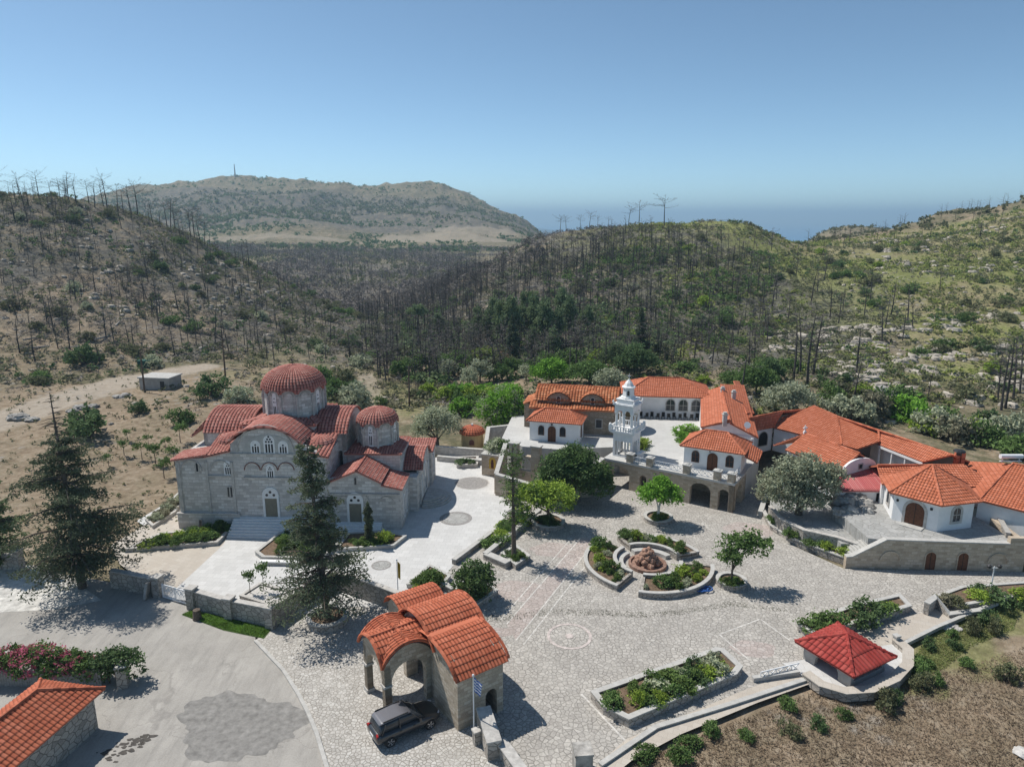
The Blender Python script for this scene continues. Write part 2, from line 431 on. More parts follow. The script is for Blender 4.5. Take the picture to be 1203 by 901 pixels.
L_PINE = leaf_mat('pine_needles', (.09,.118,.06), .4)
L_CONIFER = leaf_mat('dark_needles', (.075,.09,.055), .45)
L_SCRUB = leaf_mat('scrub_leaves', (.085,.09,.048), .5, .25)
L_SCRUBG = leaf_mat('grey_scrub_leaves', (.13,.125,.085), .4, .25)
L_PINK = leaf_mat('pink_flowers', (.30,.085,.125), .35, 2)
L_BED = leaf_mat('bedding_leaves', (.07,.105,.03), .5, 1.5)
L_GRASS = leaf_mat('grass_blades', (.075,.13,.025), .4, .8)

def paving_mat(name, cols, joint, size, ms, big=.35, dist=.35, bumpst=.3):
    m, nt, b = newmat(name); p = posn(nt)
    nv = N(nt, 'TexNoise', Scale=.9, Detail=2); nt.links.new(p, nv.inputs['Vector'])
    ad = N(nt, 'VectorMath', operation='MULTIPLY_ADD'); nt.links.new(nv.outputs['Color'], ad.inputs[0]); ad.inputs[1].default_value = (dist,dist,0); nt.links.new(p, ad.inputs[2])
    v = N(nt, 'TexVoronoi', Scale=1/size, Randomness=1.0); v.voronoi_dimensions = '2D'; nt.links.new(ad.outputs[0], v.inputs['Vector'])
    e = N(nt, 'TexVoronoi', Scale=1/size, Randomness=1.0); e.voronoi_dimensions = '2D'; e.feature = 'DISTANCE_TO_EDGE'; nt.links.new(ad.outputs[0], e.inputs['Vector'])
    sp = N(nt, 'SeparateColor'); nt.links.new(v.outputs['Color'], sp.inputs[0])
    c = ramp(nt, sp.outputs[0], [(i/(len(cols)-1), x) for i, x in enumerate(cols)])
    f = nz(nt, p, .22, 6, .68); c = mix(nt, ramp(nt, f, [(.4, (0,)*3), (.7, (big,)*3)]), c, tuple(x*.62 for x in cols[0]))
    f2 = nz(nt, p, 4, 7, .75); c = mix(nt, .5, c, ramp(nt, f2, [(.32, tuple(x*.6 for x in cols[0])), (.68, cols[-1])]))
    jn = nz(nt, p, .5, 3, .6)
    g = math_(nt, 'MULTIPLY', ramp(nt, e.outputs['Distance'], [(ms*.4, (1,1,1)), (ms*1.5, (0,0,0))]), ramp(nt, jn, [(.3, (.45,)*3), (.65, (1,)*3)]))
    c = mix(nt, g, c, joint)
    nt.links.new(c, b.inputs['Base Color']); bump(nt, b, math_(nt, 'SUBTRACT', f2, g), bumpst, .04)
    MATS[name] = m; return m
PLAZA = paving_mat('crazy_paving', [(.31,.285,.258), (.41,.388,.352), (.48,.45,.405), (.60,.57,.52)], (.18,.17,.152), .38, .075, .6, .3)
COBBLE = paving_mat('cobble_paving', [(.33,.31,.28), (.44,.415,.38), (.52,.49,.45), (.64,.62,.58)], (.22,.2,.17), .3, .08, .3, .2, .6)
FLAG = paving_mat('grey_flagstone', [(.30,.30,.285), (.36,.36,.345), (.41,.41,.39), (.47,.465,.45)], (.22,.215,.2), .8, .04)
MOSAIC = paving_mat('pebble_mosaic', [(.22,.21,.20), (.29,.28,.27), (.34,.325,.31), (.42,.40,.38)], (.2,.19,.18), .16, .06)
PINK_PAVE = paving_mat('pink_paving', [(.34,.285,.26), (.45,.375,.34), (.50,.42,.38), (.56,.51,.475)], (.2,.18,.16), .45, .06)
PINK_LINE = plain('pink_stone_line', (.50,.44,.41), .9, .22, 2.5)
BANDMAT = plain('pale_stone_line', (.52,.50,.465), .9, .25, 2.5)
def slab_mat(name, c0, c1, joint, bw, ang=0.0):
    m, nt, b = newmat(name); p = posn(nt)
    mp = N(nt, 'Mapping'); mp.inputs['Rotation'].default_value = (0,0,ang); nt.links.new(p, mp.inputs[0])
    br = N(nt, 'TexBrick', Scale=1.0); br.offset = .5
    for k, x in (('Mortar Size', .012), ('Mortar Smooth', .2), ('Brick Width', bw), ('Row Height', bw)): br.inputs[k].default_value = x
    br.inputs['Color1'].default_value = (*c0,1); br.inputs['Color2'].default_value = (*c1,1); br.inputs['Mortar'].default_value = (*joint,1)
    nt.links.new(mp.outputs[0], br.inputs['Vector'])
    f = nz(nt, p, .3, 6, .7); c = mix(nt, ramp(nt, f, [(.4, (0,)*3), (.75, (.35,)*3)]), br.outputs['Color'], tuple(x*.72 for x in c0))
    nt.links.new(c, b.inputs['Base Color']); b.inputs['Roughness'].default_value = .7; MATS[name] = m; return m
COURT = slab_mat('white_slabs', (.52,.515,.50), (.59,.585,.57), (.38,.375,.365), .8, .1)
PATHM = slab_mat('beige_paving', (.45,.40,.34), (.50,.455,.395), (.36,.325,.28), .6, .4)
UCOURT = slab_mat('grey_court_slabs', (.48,.475,.455), (.53,.525,.505), (.4,.39,.37), .7, -.3)
def asphalt_mat():
    m, nt, b = newmat('asphalt'); p = posn(nt)
    f = nz(nt, p, .25, 7, .7); f2 = nz(nt, p, 9, 3, .7)
    mp = N(nt, 'Mapping'); mp.inputs['Scale'].default_value = (1, .18, 1); mp.inputs['Rotation'].default_value = (0,0,.9); nt.links.new(p, mp.inputs[0])
    f3 = nz(nt, mp.outputs[0], 1.2, 5, .7)
    c = ramp(nt, f, [(.3, (.28,.262,.235)), (.5, (.35,.33,.297)), (.72, (.44,.415,.375))])
    c = mix(nt, .25, c, ramp(nt, f2, [(.3, (.18,.17,.16)), (.7, (.46,.45,.43))]))
    c = mix(nt, ramp(nt, f3, [(.47, (0,)*3), (.7, (.55,)*3)]), c, (.21,.2,.185))
    v = N(nt, 'TexVoronoi', Scale=.13); v.feature = 'DISTANCE_TO_EDGE'; nd = N(nt, 'TexNoise', Scale=.5, Detail=5)
    nt.links.new(p, nd.inputs['Vector']); ad = N(nt, 'VectorMath', operation='MULTIPLY_ADD'); ad.inputs[1].default_value = (5,5,0)
    nt.links.new(nd.outputs['Color'], ad.inputs[0]); nt.links.new(p, ad.inputs[2]); nt.links.new(ad.outputs[0], v.inputs['Vector'])
    c = mix(nt, ramp(nt, v.outputs['Distance'], [(.002, (.35,)*3), (.007, (0,)*3)]), c, (.15,.14,.13))
    nt.links.new(c, b.inputs['Base Color']); bump(nt, b, f2, .25, .02); MATS['asphalt'] = m; return m
ASPHALT = asphalt_mat()
ASPH_DARK = plain('dark_asphalt_patch', (.225,.217,.203), .9, .2, 1.8)

# ------------------------------------------------------------------ terrain: one sheet to the horizon
def zy(y, Y): return CAMZ - Y*tan_y(y)
Z0 = -.35
PROF = {   # column of the view -> (distance, height); 'y' entries are sight-line heights
 -300: [(60,Z0),(90,2),(130,8),(190,26),(260,46),(330,48),(520,25),(900,0),(1500,20),(2200,30),(4000,-150)],
 0:    [(76,Z0),('y',112,500),('y',150,430),('y',205,330),('y',270,222),(340,36),(520,5),(900,0),(1700,40),(2600,20),(4000,-150)],
 60:   [(80,Z0),('y',112,500),('y',152,430),('y',205,330),('y',275,225),(345,34),(520,5),(900,0),(1700,50),(2600,20),(4000,-150)],
 110:  [(88,Z0),('y',114,500),('y',155,430),('y',212,330),('y',282,229),(355,30),(520,2),('y',1000,290),('y',1750,232),(2600,20),(4000,-150)],
 170:  [(98,Z0),('y',125,474),('y',160,430),('y',215,345),('y',290,245),(360,20),(520,-4),('y',1000,286),('y',1400,250),('y',1800,221),(2600,30),(4000,-150)],
 230:  [(102,Z0),('y',130,462),('y',165,427),('y',215,360),('y',295,274),(370,12),(520,-6),('y',950,286),('y',1350,250),('y',1800,210),(2600,40),(4000,-150)],
 300:  [(104,Z0),('y',135,458),('y',165,428),('y',220,375),('y',298,312),(380,0),(520,-7),('y',900,287),('y',1300,252),('y',1800,208),(2600,40),(4000,-150)],
 360:  [(106,Z0),('y',138,452),('y',170,420),('y',225,385),('y',290,345),(360,-6),('y',560,312),('y',900,288),('y',1300,253),('y',1800,213),(2600,40),(4000,-150)],
 430:  [(110,Z0),(135,.2),('y',165,430),('y',215,402),('y',262,378),(330,-8),('y',460,335),('y',700,308),('y',1000,286),('y',1400,254),('y',1850,215),(2600,40),(4000,-150)],
 500:  [(112,Z0),(140,0),('y',172,430),('y',220,404),('y',290,370),('y',420,337),('y',780,302),('y',1050,281),('y',1450,250),('y',1900,212),(2600,40),(4000,-150)],
 560:  [(118,Z0),(140,.2),('y',172,430),('y',222,388),('y',285,345),('y',345,315),(460,-4),('y',800,300),('y',1100,276),('y',1500,252),('y',1880,228),(2600,10),(4000,-150)],
 600:  [(122,Z0),(140,.8),('y',172,430),('y',222,384),('y',285,333),('y',355,292),(470,0),('y',850,296),('y',1200,274),('y',1600,258),('y',1850,247),(2500,-40),(4000,-150)],
 630:  [(124,Z0),(140,2),('y',172,430),('y',222,380),('y',285,325),('y',358,275),(470,5),('y',900,292),('y',1300,276),('y',1700,266),(2200,-30),(4000,-150)],
 700:  [(118,Z0),(128,0),('y',145,441),('y',190,400),('y',240,340),('y',295,292),('y',350,264),(480,5),(900,-40),(2000,-150),(4000,-150)],
 760:  [(118,Z0),(128,1),('y',145,440),('y',190,400),('y',235,338),('y',285,290),('y',340,258),(480,5),(900,-40),(2000,-150),(4000,-150)],
 850:  [(116,Z0),(128,1.5),('y',145,440),('y',190,398),('y',235,338),('y',285,288),('y',325,252),(460,5),(900,-40),(2000,-150),(4000,-150)],
 885:  [(110,Z0),(124,2),('y',145,442),('y',190,398),('y',235,340),('y',285,292),('y',328,262),(460,2),(900,-40),(2000,-150),(4000,-150)],
 908:  [(100,Z0),(118,2.2),('y',142,446),('y',188,400),('y',235,342),('y',285,300),('y',330,279),(460,0),(700,-10),(2000,-150),(4000,-150)],
 960:  [(90,Z0),(104,2),('y',130,462),('y',180,405),('y',235,340),('y',295,295),('y',370,280),(520,6),('y',800,263),(1200,0),(2000,-150),(4000,-150)],
 1000: [(86,Z0),(98,2),('y',124,475),('y',175,410),('y',230,340),('y',290,295),('y',380,276),(520,10),('y',750,262),(1200,0),(2000,-150),(4000,-150)],
 1100: [(76,Z0),(82,1),(92,2.2),('y',118,500),('y',160,430),('y',215,350),('y',290,295),('y',380,262),('y',470,243),(700,20),(2000,-150),(4000,-150)],
 1203: [(69,Z0),(75,1),(86,2.2),('y',112,518),('y',150,440),('y',205,355),('y',275,290),('y',330,250),('y',380,228),(600,25),(2000,-150),(4000,-150)],
 1500: [(60,Z0),(66,0),(80,3),('y',110,500),('y',150,420),('y',205,330),('y',275,260),('y',380,205),(600,60),(2000,-150),(4000,-150)],
}
_cx = sorted(PROF); NA, NY = 900, 520
AZ = np.linspace(R(-62), R(62), NA); YG = np.exp(np.linspace(math.log(12), math.log(4000), NY))
_tab = []
for c in _cx:
    P = [(8, Z0), (40, Z0)]
    for e in PROF[c]: P.append((e[1], zy(e[2], e[1])) if e[0] == 'y' else e)
    _tab.append(np.interp(np.log(YG), np.log([p[0] for p in P]), [p[1] for p in P]))
_tab = np.array(_tab)                                           # columns x depth
TA = np.tan(AZ); PXA = TA*F + 601.5                             # view column of each azimuth
HG = np.array([np.interp(PXA, _cx, _tab[:, j]) for j in range(NY)]).T   # (NA, NY)
def blur(A, n, ax):
    k = np.ones(2*n+1)/(2*n+1); pad = [(0,0),(0,0)]; pad[ax] = (n, n)
    B = np.pad(A, pad, mode='edge'); return np.apply_along_axis(lambda x: np.convolve(x, k, 'valid'), ax, B)
_raw = HG.copy(); HG = blur(blur(HG, 9, 0), 4, 1); HG = blur(blur(HG, 6, 0), 2, 1)
XG = TA[:, None]*YG[None, :]; YY = np.broadcast_to(YG[None, :], XG.shape)
def fbm(X, Y, sc, oct=5, seed=0, ridged=False):
    """value noise on a lattice, summed over octaves"""
    out = np.zeros(X.shape); amp = 1; tot = 0
    for o in range(oct):
        r = np.random.default_rng(seed*31+o); G = r.random((256, 256))
        x = X/sc*(2**o)+17.3*o; y = Y/sc*(2**o)+5.1*o
        xi = np.floor(x).astype(int); yi = np.floor(y).astype(int); fx = x-xi; fy = y-yi
        fx = fx*fx*(3-2*fx); fy = fy*fy*(3-2*fy); xi &= 255; yi &= 255; x1 = (xi+1) & 255; y1 = (yi+1) & 255
        n = (G[xi,yi]*(1-fx)+G[x1,yi]*fx)*(1-fy)+(G[xi,y1]*(1-fx)+G[x1,y1]*fx)*fy
        if ridged: n = 1-np.abs(2*n-1)
        out += amp*n; tot += amp; amp *= .52
    return out/tot
_far = np.clip((YY-130)/120, 0, 1); _lift = np.clip((HG-1.0)/4, 0, 1)*np.clip((YY-85)/40, 0, 1)
HG = HG + (fbm(XG, YY, 26, 5, 1)-.5)*5.5*_lift*(.35+.65*_far) + (fbm(XG, YY, 7, 3, 2)-.5)*1.6*_lift
HG += (fbm(XG, YY, 170, 5, 3, True)-.62)*np.clip((YY-700)/500, 0, 1)*np.clip(HG/40+.3, 0, 1)*42
def tz(x, y):
    a = math.atan2(x, y); i = (a-AZ[0])/(AZ[1]-AZ[0]); j = (math.log(max(y, 12.1))-math.log(12))/(math.log(4000)-math.log(12))*(NY-1)
    i = min(max(i, 0), NA-1.001); j = min(max(j, 0), NY-1.001); i0 = int(i); j0 = int(j); fi = i-i0; fj = j-j0
    return float((HG[i0,j0]*(1-fi)+HG[i0+1,j0]*fi)*(1-fj)+(HG[i0,j0+1]*(1-fi)+HG[i0+1,j0+1]*fi)*fj)
def hill(px, Y):
    x = (px-601.5)/F*Y*1.0; return Vector((x, Y, tz(x, Y)))
def on_terrain(px, py):
    d = ray(px, py); t = 20.0; o = Vector((0,0,CAMZ))
    while t < 4000:
        p = o+d*t
        if p.z < tz(p.x, p.y):
            a_, b_ = t/1.006, t
            for _ in range(12):
                m_ = (a_+b_)/2; q = o+d*m_
                if q.z < tz(q.x, q.y): b_ = m_
                else: a_ = m_
            p = o+d*b_; break
        t *= 1.006
    return Vector((p.x, p.y, tz(p.x, p.y)))

# zone masks (what the ground is made of): R bare soil, G green cover, B burnt litter, A pale track
ZR = np.zeros(XG.shape); ZG = np.zeros(XG.shape); ZB = np.zeros(XG.shape); ZA = np.zeros(XG.shape)
def blob(Z, c, rx, st=1.0, ry=None):
    ry = ry or rx; d = ((XG-c[0])/rx)**2+((YY-c[1])/ry)**2
    wob = fbm(XG, YY, rx*.7, 4, int(abs(c[0]*7+c[1])) % 97)
    Z[:] = np.maximum(Z, st*np.clip((1.25-d-(wob-.5)*1.6)/.5, 0, 1))
for px, py, r, ry in ((60,520,26,16),(140,560,22,14),(30,470,26,14),(190,500,20,12),(240,450,24,12),(120,610,18,9),(330,445,24,14),(30,580,22,14)): blob(ZR, on_terrain(px, py), r, .95, ry)
for px, py, r, ry in ((470,455,24,18),(560,452,30,16),(510,440,26,16),(430,470,16,12)): blob(ZR, on_terrain(px, py), r, .8, ry)
for px, py, r, ry in ((1000,860,14,6),(900,860,14,6),(1120,830,14,7),(1190,780,9,9),(820,890,10,5)): blob(ZR, at(px, py), r, 1, ry)
for px, py, r, ry in ((1100,755,5.5,5),(1150,720,6,3),(1060,790,3,3)): blob(ZG, at(px, py), r, .8, ry)
for px, py, r, ry in ((455,470,12,14),(500,470,10,14),(430,445,16,12),(330,440,16,8)): blob(ZG, on_terrain(px, py), r, .55, ry); ZR *= 1-.5*np.clip(ZG, 0, 1)*(YY > 90)*(YY < 190)*(XG < 0)
for px, Y, r, ry in ((930,240,60,70),(1040,230,60,60),(1130,260,60,60),(850,270,50,60),(760,310,50,40),(1190,300,60,60),(960,320,60,50),(1060,170,40,25)): blob(ZG, (( px-601.5)/F*Y, Y), r, 1.0, ry)
for px, Y, r, ry in ((620,260,70,80),(700,230,60,60),(560,240,50,80),(780,215,60,40),(740,280,50,50),(660,310,50,50),(840,240,30,40),(900,175,40,30),(500,300,50,110),(430,400,90,180),(470,550,120,160),(250,230,60,60),(330,250,40,60),(120,225,45,45),(60,240,40,40),(190,200,40,30),(330,1350,520,260),(520,1400,380,240)): blob(ZB, ((px-601.5)/F*Y, Y), r, 1.0, ry)
def track(pts, wd, st=1.0):
    P = [on_terrain(*p) for p in pts]
    for a, b in zip(P, P[1:]):
        ab = np.array([b.x-a.x, b.y-a.y]); L2 = ab@ab
        t = np.clip(((XG-a.x)*ab[0]+(YY-a.y)*ab[1])/L2, 0, 1)
        d = np.hypot(XG-a.x-t*ab[0], YY-a.y-t*ab[1])
        ZA[:] = np.maximum(ZA, st*np.clip((wd-d+(fbm(XG,YY,4,3,9)-.5)*2.5)/1.5, 0, 1))
track([(-40,505),(40,482),(110,458),(160,446),(230,432)], 5.5)
track([(430,500),(440,470),(430,440)], 2.5, .6)
blob(ZA, hill(520, 1030), 100, .5, 80); blob(ZA, hill(320, 960), 150, .4, 25); blob(ZA, hill(560, 1150), 70, .45, 50); ZR *= 1-.9*np.clip(ZG*((YY<80)), 0, 1)
for px, Y, r in ((980,330,50),(1080,320,60),(1150,205,26),(1090,170,16),(120,190,30),(60,170,30)): blob(ZR, ((px-601.5)/F*Y, Y), r, .55)

tmb = bpy.data.meshes.new('terrain')
_v = np.stack([XG, YY, HG], -1).reshape(-1, 3)
_i = (np.arange(NA-1)[:, None]*NY + np.arange(NY-1)[None, :]).ravel()
_q = np.stack([_i, _i+NY, _i+NY+1, _i+1], -1)
tmb.vertices.add(len(_v)); tmb.vertices.foreach_set('co', _v.ravel())
tmb.loops.add(_q.size); tmb.loops.foreach_set('vertex_index', _q.ravel().astype(np.int32))
tmb.polygons.add(len(_q)); tmb.polygons.foreach_set('loop_start', (np.arange(len(_q))*4).astype(np.int32))
tmb.polygons.foreach_set('use_smooth', np.ones(len(_q), bool)); tmb.update(calc_edges=True)
_c = tmb.attributes.new('zone', 'FLOAT_COLOR', 'POINT'); _c.data.foreach_set('color', np.stack([ZR,ZG,ZB,ZA], -1).reshape(-1, 4).ravel())
terrain = bpy.data.objects.new('terrain', tmb); COL.objects.link(terrain); terrain['kind'] = 'structure'
def terrain_mat():
    m, nt, b = newmat('hillside'); p = posn(nt)
    at_ = N(nt, 'Attribute', attribute_name='zone'); sp = N(nt, 'SeparateColor'); nt.links.new(at_.outputs['Color'], sp.inputs[0])
    fA = nz(nt, p, .035, 8, .68); fB = nz(nt, p, .17, 7, .72); fC = nz(nt, p, .9, 6, .7); fD = nz(nt, p, .012, 6, .65)
    dry = ramp(nt, fC, [(.3, (.17,.135,.092)), (.5, (.27,.215,.15)), (.7, (.38,.315,.235))])
    veg = ramp(nt, fC, [(.3, (.07,.072,.044)), (.55, (.125,.122,.072)), (.75, (.19,.178,.11))])
    c = mix(nt, ramp(nt, fB, [(.42, (0,)*3), (.56, (.9,)*3)]), dry, veg)
    c = mix(nt, ramp(nt, fA, [(.45, (0,)*3), (.62, (.55,)*3)]), c, veg)
    grn = ramp(nt, fC, [(.28, (.10,.115,.045)), (.5, (.19,.205,.075)), (.72, (.29,.28,.13))])
    g = math_(nt, 'MULTIPLY', sp.outputs[1], ramp(nt, fB, [(.3, (.25,)*3), (.5, (1,)*3)])); c = mix(nt, g, c, grn)
    bur = ramp(nt, fC, [(.3, (.078,.074,.067)), (.55, (.128,.121,.108)), (.75, (.2,.188,.165))])
    g = math_(nt, 'MULTIPLY', sp.outputs[2], ramp(nt, fB, [(.4, (.25,)*3), (.56, (.95,)*3)])); c = mix(nt, g, c, bur)
    soil = ramp(nt, fC, [(.28, (.175,.128,.088)), (.5, (.28,.218,.155)), (.72, (.37,.305,.235))])
    c = mix(nt, math_(nt, 'MULTIPLY', sp.outputs[0], ramp(nt, fB, [(.3, (1,)*3), (.72, (.55,)*3)])), c, soil)
    c = mix(nt, at_.outputs['Alpha'], c, ramp(nt, fC, [(.3, (.30,.25,.195)), (.7, (.41,.36,.295))]))
    # rocky outcrops: pale stone breaking through
    v = N(nt, 'TexVoronoi', Scale=.55); nd = mix(nt, .12, p, N(nt, 'TexNoise', Scale=.4).outputs['Color'], 'ADD'); nt.links.new(nd, v.inputs['Vector'])
    fr = nz(nt, p, .05, 5, .6); rk = math_(nt, 'MULTIPLY', ramp(nt, v.outputs['Distance'], [(.25, (1,)*3), (.42, (0,)*3)]), ramp(nt, fr, [(.53, (0,)*3), (.62, (.8,)*3)]))
    c = mix(nt, rk, c, ramp(nt, fC, [(.3, (.17,.158,.14)), (.7, (.33,.31,.28))]))
    nt.links.new(c, b.inputs['Base Color']); b.inputs['Roughness'].default_value = .95; b.inputs['Specular IOR Level'].default_value = .05
    bump(nt, b, math_(nt, 'ADD', fC, math_(nt, 'MULTIPLY', fB, 2.0)), .55, .5)
    return m
tmb.materials.append(terrain_mat())

# sea
mb = MB(); r_ = 45000; mb.poly([(r_*math.sin(a), r_*math.cos(a), -149) for a in np.linspace(-1.3, 1.3, 41)][::-1] + [(-1500, 1200, -149), (1500, 1200, -149)][::-1])
sea_m, nt, b = newmat('sea_water'); b.inputs['Base Color'].default_value = (.02,.14,.30,1); b.inputs['Roughness'].default_value = .28; b.inputs['Specular IOR Level'].default_value = .5
sea = mb.build('sea', sea_m); sea['kind'] = 'structure'

# air: one closed box of thin haze round the whole scene
mb = MB(); mb.prism([(-46000,-200),(46000,-200),(46000,46000),(-46000,46000)], -152, 230, True)
hz, nt, b = newmat('air'); nt.nodes.remove(b); vol = N(nt, 'VolumePrincipled'); vol.inputs['Density'].default_value = .00016
vol.inputs['Color'].default_value = (.55,.80,1.0,1); vol.inputs['Anisotropy'].default_value = .2
nt.links.new(vol.outputs[0], nt.nodes['Material Output'].inputs['Volume'])
haze = mb.build('haze', hz); haze['kind'] = 'stuff'

# ------------------------------------------------------------------ paving sheets
def sheet(name, pix, z, mat, base=None, thick=None):
    m = MB(); P = [at(x, y, z) for x, y in pix]
    tr = tessellate_polygon([P]); m.add(P, [list(t) for t in tr])
    if thick:
        n = len(P); m.add(P+[p-Vector((0,0,thick)) for p in P], [[i, (i+1) % n, n+(i+1) % n, n+i] for i in range(n)])
    o = m.build(name, mat); o['kind'] = 'structure'; return o
def strip(pts, wd, z, mb):
    for a, b in zip(pts, pts[1:]):
        a = Vector(a); b = Vector(b); d = (b-a).normalized(); n = Vector((-d.y, d.x, 0))*wd/2
        mb.poly([(a-n).xy.to_3d()+Vector((0,0,z)), (b-n).xy.to_3d()+Vector((0,0,z)), (b+n).xy.to_3d()+Vector((0,0,z)), (a+n).xy.to_3d()+Vector((0,0,z))])
def disc(mb, c, r0, r1, z, n=48):
    for k in range(n):
        a, b = 2*math.pi*k/n, 2*math.pi*(k+1)/n
        p = [(c[0]+r*math.cos(t), c[1]+r*math.sin(t), z) for r, t in ((r0,a),(r1,a),(r1,b),(r0,b))]
        mb.poly(p if r0 > 0 else p[1:3]+[p[0]])
sheet('asphalt_road', [(-160,640),(0,655),(60,672),(140,685),(196,702),(232,715),(300,735),(300,752),(330,785),(350,815),(372,862),(392,960),(200,1010),(-250,1010),(-400,800)], -.01, ASPHALT)
mb = MB(); c = at(283, 850); P = []
for k in range(120):
    t = 2*math.pi*k/120; r = 1+.12*math.sin(3*t+1)+.06*math.sin(5*t)+.035*math.sin(11*t)+.03*math.sin(17*t+2)+.02*math.sin(29*t)
    P.append((c.x-.2+4.6*r*math.cos(t+.2), c.y+3.5*r*math.sin(t), -.004))
mb.poly(P); o = mb.build('asphalt_patch', ASPH_DARK); o['kind'] = 'structure'
mb = MB(); r_t = random.Random(3)
for k in range(46):
    f_ = r_t.random(); c = at(118+62*f_+r_t.gauss(0,5), 888-26*f_+r_t.gauss(0,4)); r0_ = r_t.uniform(.04,.2)
    mb.poly([(c.x+r0_*1.5*math.cos(t)*(1+.3*math.sin(3*t+k)), c.y+r0_*math.sin(t)*(1+.3*math.sin(2*t+k)), -.003+.0004*k) for t in np.linspace(0, 2*math.pi, 12)[:-1]])
o = mb.build('tar_stain', plain('old_tar', (.075,.068,.06), .8, .3, 4)); o['kind'] = 'structure'
sheet('gravel_verge', [(-60,668),(40,664),(95,688),(120,705),(60,716),(-60,722)], .0, plain('white_grit', (.52,.505,.47), .95, .25, 1.3))
sheet('cobble_forecourt', [(300,752),(318,735),(368,700),(430,700),(520,700),(560,740),(540,800),(565,845),(585,880),(600,960),(392,960),(372,862),(350,815),(330,785)], .008, COBBLE)
PL = [(430,700),(520,680),(600,575),(714,556),(890,566),(905,605),(930,640),(992,668),(1208,672),(1240,690),(1165,702),(1090,720),(1060,728),(940,790),(870,820),(780,855),(705,895),(690,960),(585,960),(560,840),(530,780)]
sheet('paved_plaza', PL, .0, PLAZA)
sheet('white_court', [(195,702),(262,640),(277,612),(300,600),(520,535),(590,535),(592,545),(640,555),(600,600),(575,628),(534,662),(520,680),(470,715),(420,712),(330,725),(270,712)], .012, COURT)
sheet('beige_drive', [(140,662),(130,640),(190,605),(214,590),(225,600),(290,600),(277,613),(262,640),(195,702)], .004, PATHM)
sheet('garden_path', [(700,900),(735,868),(880,808),(945,785),(1000,748),(1075,722),(1150,700),(1172,704),(1100,735),(1062,752),(960,800),(890,825),(800,862),(742,893),(715,915)], .012, PATHM)
sheet('side_path', [(160,612),(200,588),(215,572),(222,580),(205,600),(178,622)], -.05, COURT)
# mosaics and coloured bands set in the paving
def rosette(name, px, py, rings, n=48):
    c = at(px, py); root = None
    for k, (r0, r1, m_) in enumerate(rings):
        m2 = MB(); disc(m2, c, r0, r1, .022+.004*k, n); o = m2.build(name, m_); o['kind'] = 'structure'
rosette('pebble_rosette', 554.5, 567.5, [(0,2.25,MOSAIC),(2.25,2.42,COPING)])
rosette('pebble_rosette', 535.5, 609, [(0,1.55,FLAG),(1.55,2.0,MOSAIC)])
rosette('stone_rosette', 669, 747, [(1.72,1.98,PINK_LINE),(0,.36,PINK_LINE)])
rosette('stone_rosette', 448, 664, [(0,.85,FLAG),(.85,1.05,MOSAIC)])
mb = MB()
for (a, b) in (((588,728),(673,630)),((595,733),(682,632)),((606,752),(702,632)),((615,757),(712,634))):
    strip([at(*a), at(*b)], .12, .006, mb)
strip([at(845,745), at(893,727), at(928,752)], .14, .006, mb); strip([at(845,745), at(880,775)], .14, .006, mb)
strip([at(683,815), at(735,870)], .16, .006, mb)
o = mb.build('paving_band', BANDMAT); o['kind'] = 'structure'
mb = MB()
for px, py, rx, ry in ((885,762,1.9,1.25),(610,694,3.2,2.0),(655,646,3.0,1.8),(880,622,3.0,2.0),(585,742,1.6,.7)):
    c = at(px, py); mb.poly([(c.x+rx*math.cos(t)*(1+.1*math.sin(5*t)), c.y+ry*math.sin(t)*(1+.1*math.sin(4*t)), .004) for t in np.linspace(0, 2*math.pi, 28)[:-1]])
for q_ in (((595,733),(682,632),(702,632),(606,752)),):
    mb.poly([tuple(at(x, y, .003)) for x, y in q_])
o = mb.build('pink_paving_inlay', PINK_PAVE); o['kind'] = 'structure'
mb = MB(); pts = [at(300,753), at(318,772), at(333,788), at(350,815), at(362,838), at(372,862), at(385,905), at(395,960)]
for a, b in zip(pts, pts[1:]): mb.bar(a+Vector((0,0,.03)), b+Vector((0,0,.03)), .28, .24)
o = mb.build('kerb', COPING_W); o['kind'] = 'structure'

# ================================================================== buildings
def ML():
    m = MB(); m.local = True; return m
def xf(p, d, s, z, off=0.0):
    """point at (s, z) on a wall from p in direction d, pushed outwards by off"""
    n = Vector((d[1], -d[0]))
    return Vector((p[0]+d[0]*s+n.x*off, p[1]+d[1]*s+n.y*off, z))
def panel(mk, p, d, outline, holes, off, thick):
    """a plate on a wall whose outer face stands 'off' proud of it"""
    n = Vector((d[1], -d[0]))
    q = (p[0]+n.x*off, p[1]+n.y*off)
    mk.wall(q, d, outline, holes, thick)
def window(root, mk, p, d, sc, z0, wd, ht, arched=True, fw=.14, frame=MARBLE, pane=GLASS, name='window', pname='pane', bars=False):
    f = mk(); zs = z0+ht-wd/2 if arched else z0+ht
    A = (lambda e: arch(sc, wd+2*e, z0-e, zs)) if arched else (lambda e: rect(sc-wd/2-e, sc+wd/2+e, z0-e, z0+ht+e))
    panel(f, p, d, A(fw), [A(0)], .09, .09)
    o = f.build(name, frame, root)
    g = mk(); panel(g, p, d, A(.01), [], .025, .02)
    g.build(pname, pane, o)
    if bars:
        b = mk(); panel(b, p, d, rect(sc-.03, sc+.03, z0, z0+ht-.05), [], .05, .02); panel(b, p, d, rect(sc-wd/2, sc+wd/2, z0+ht*.45, z0+ht*.45+.06), [], .052, .02)
        b.build('glazing_bar', frame if frame is not STUCCO else WOOD, o)
    return o
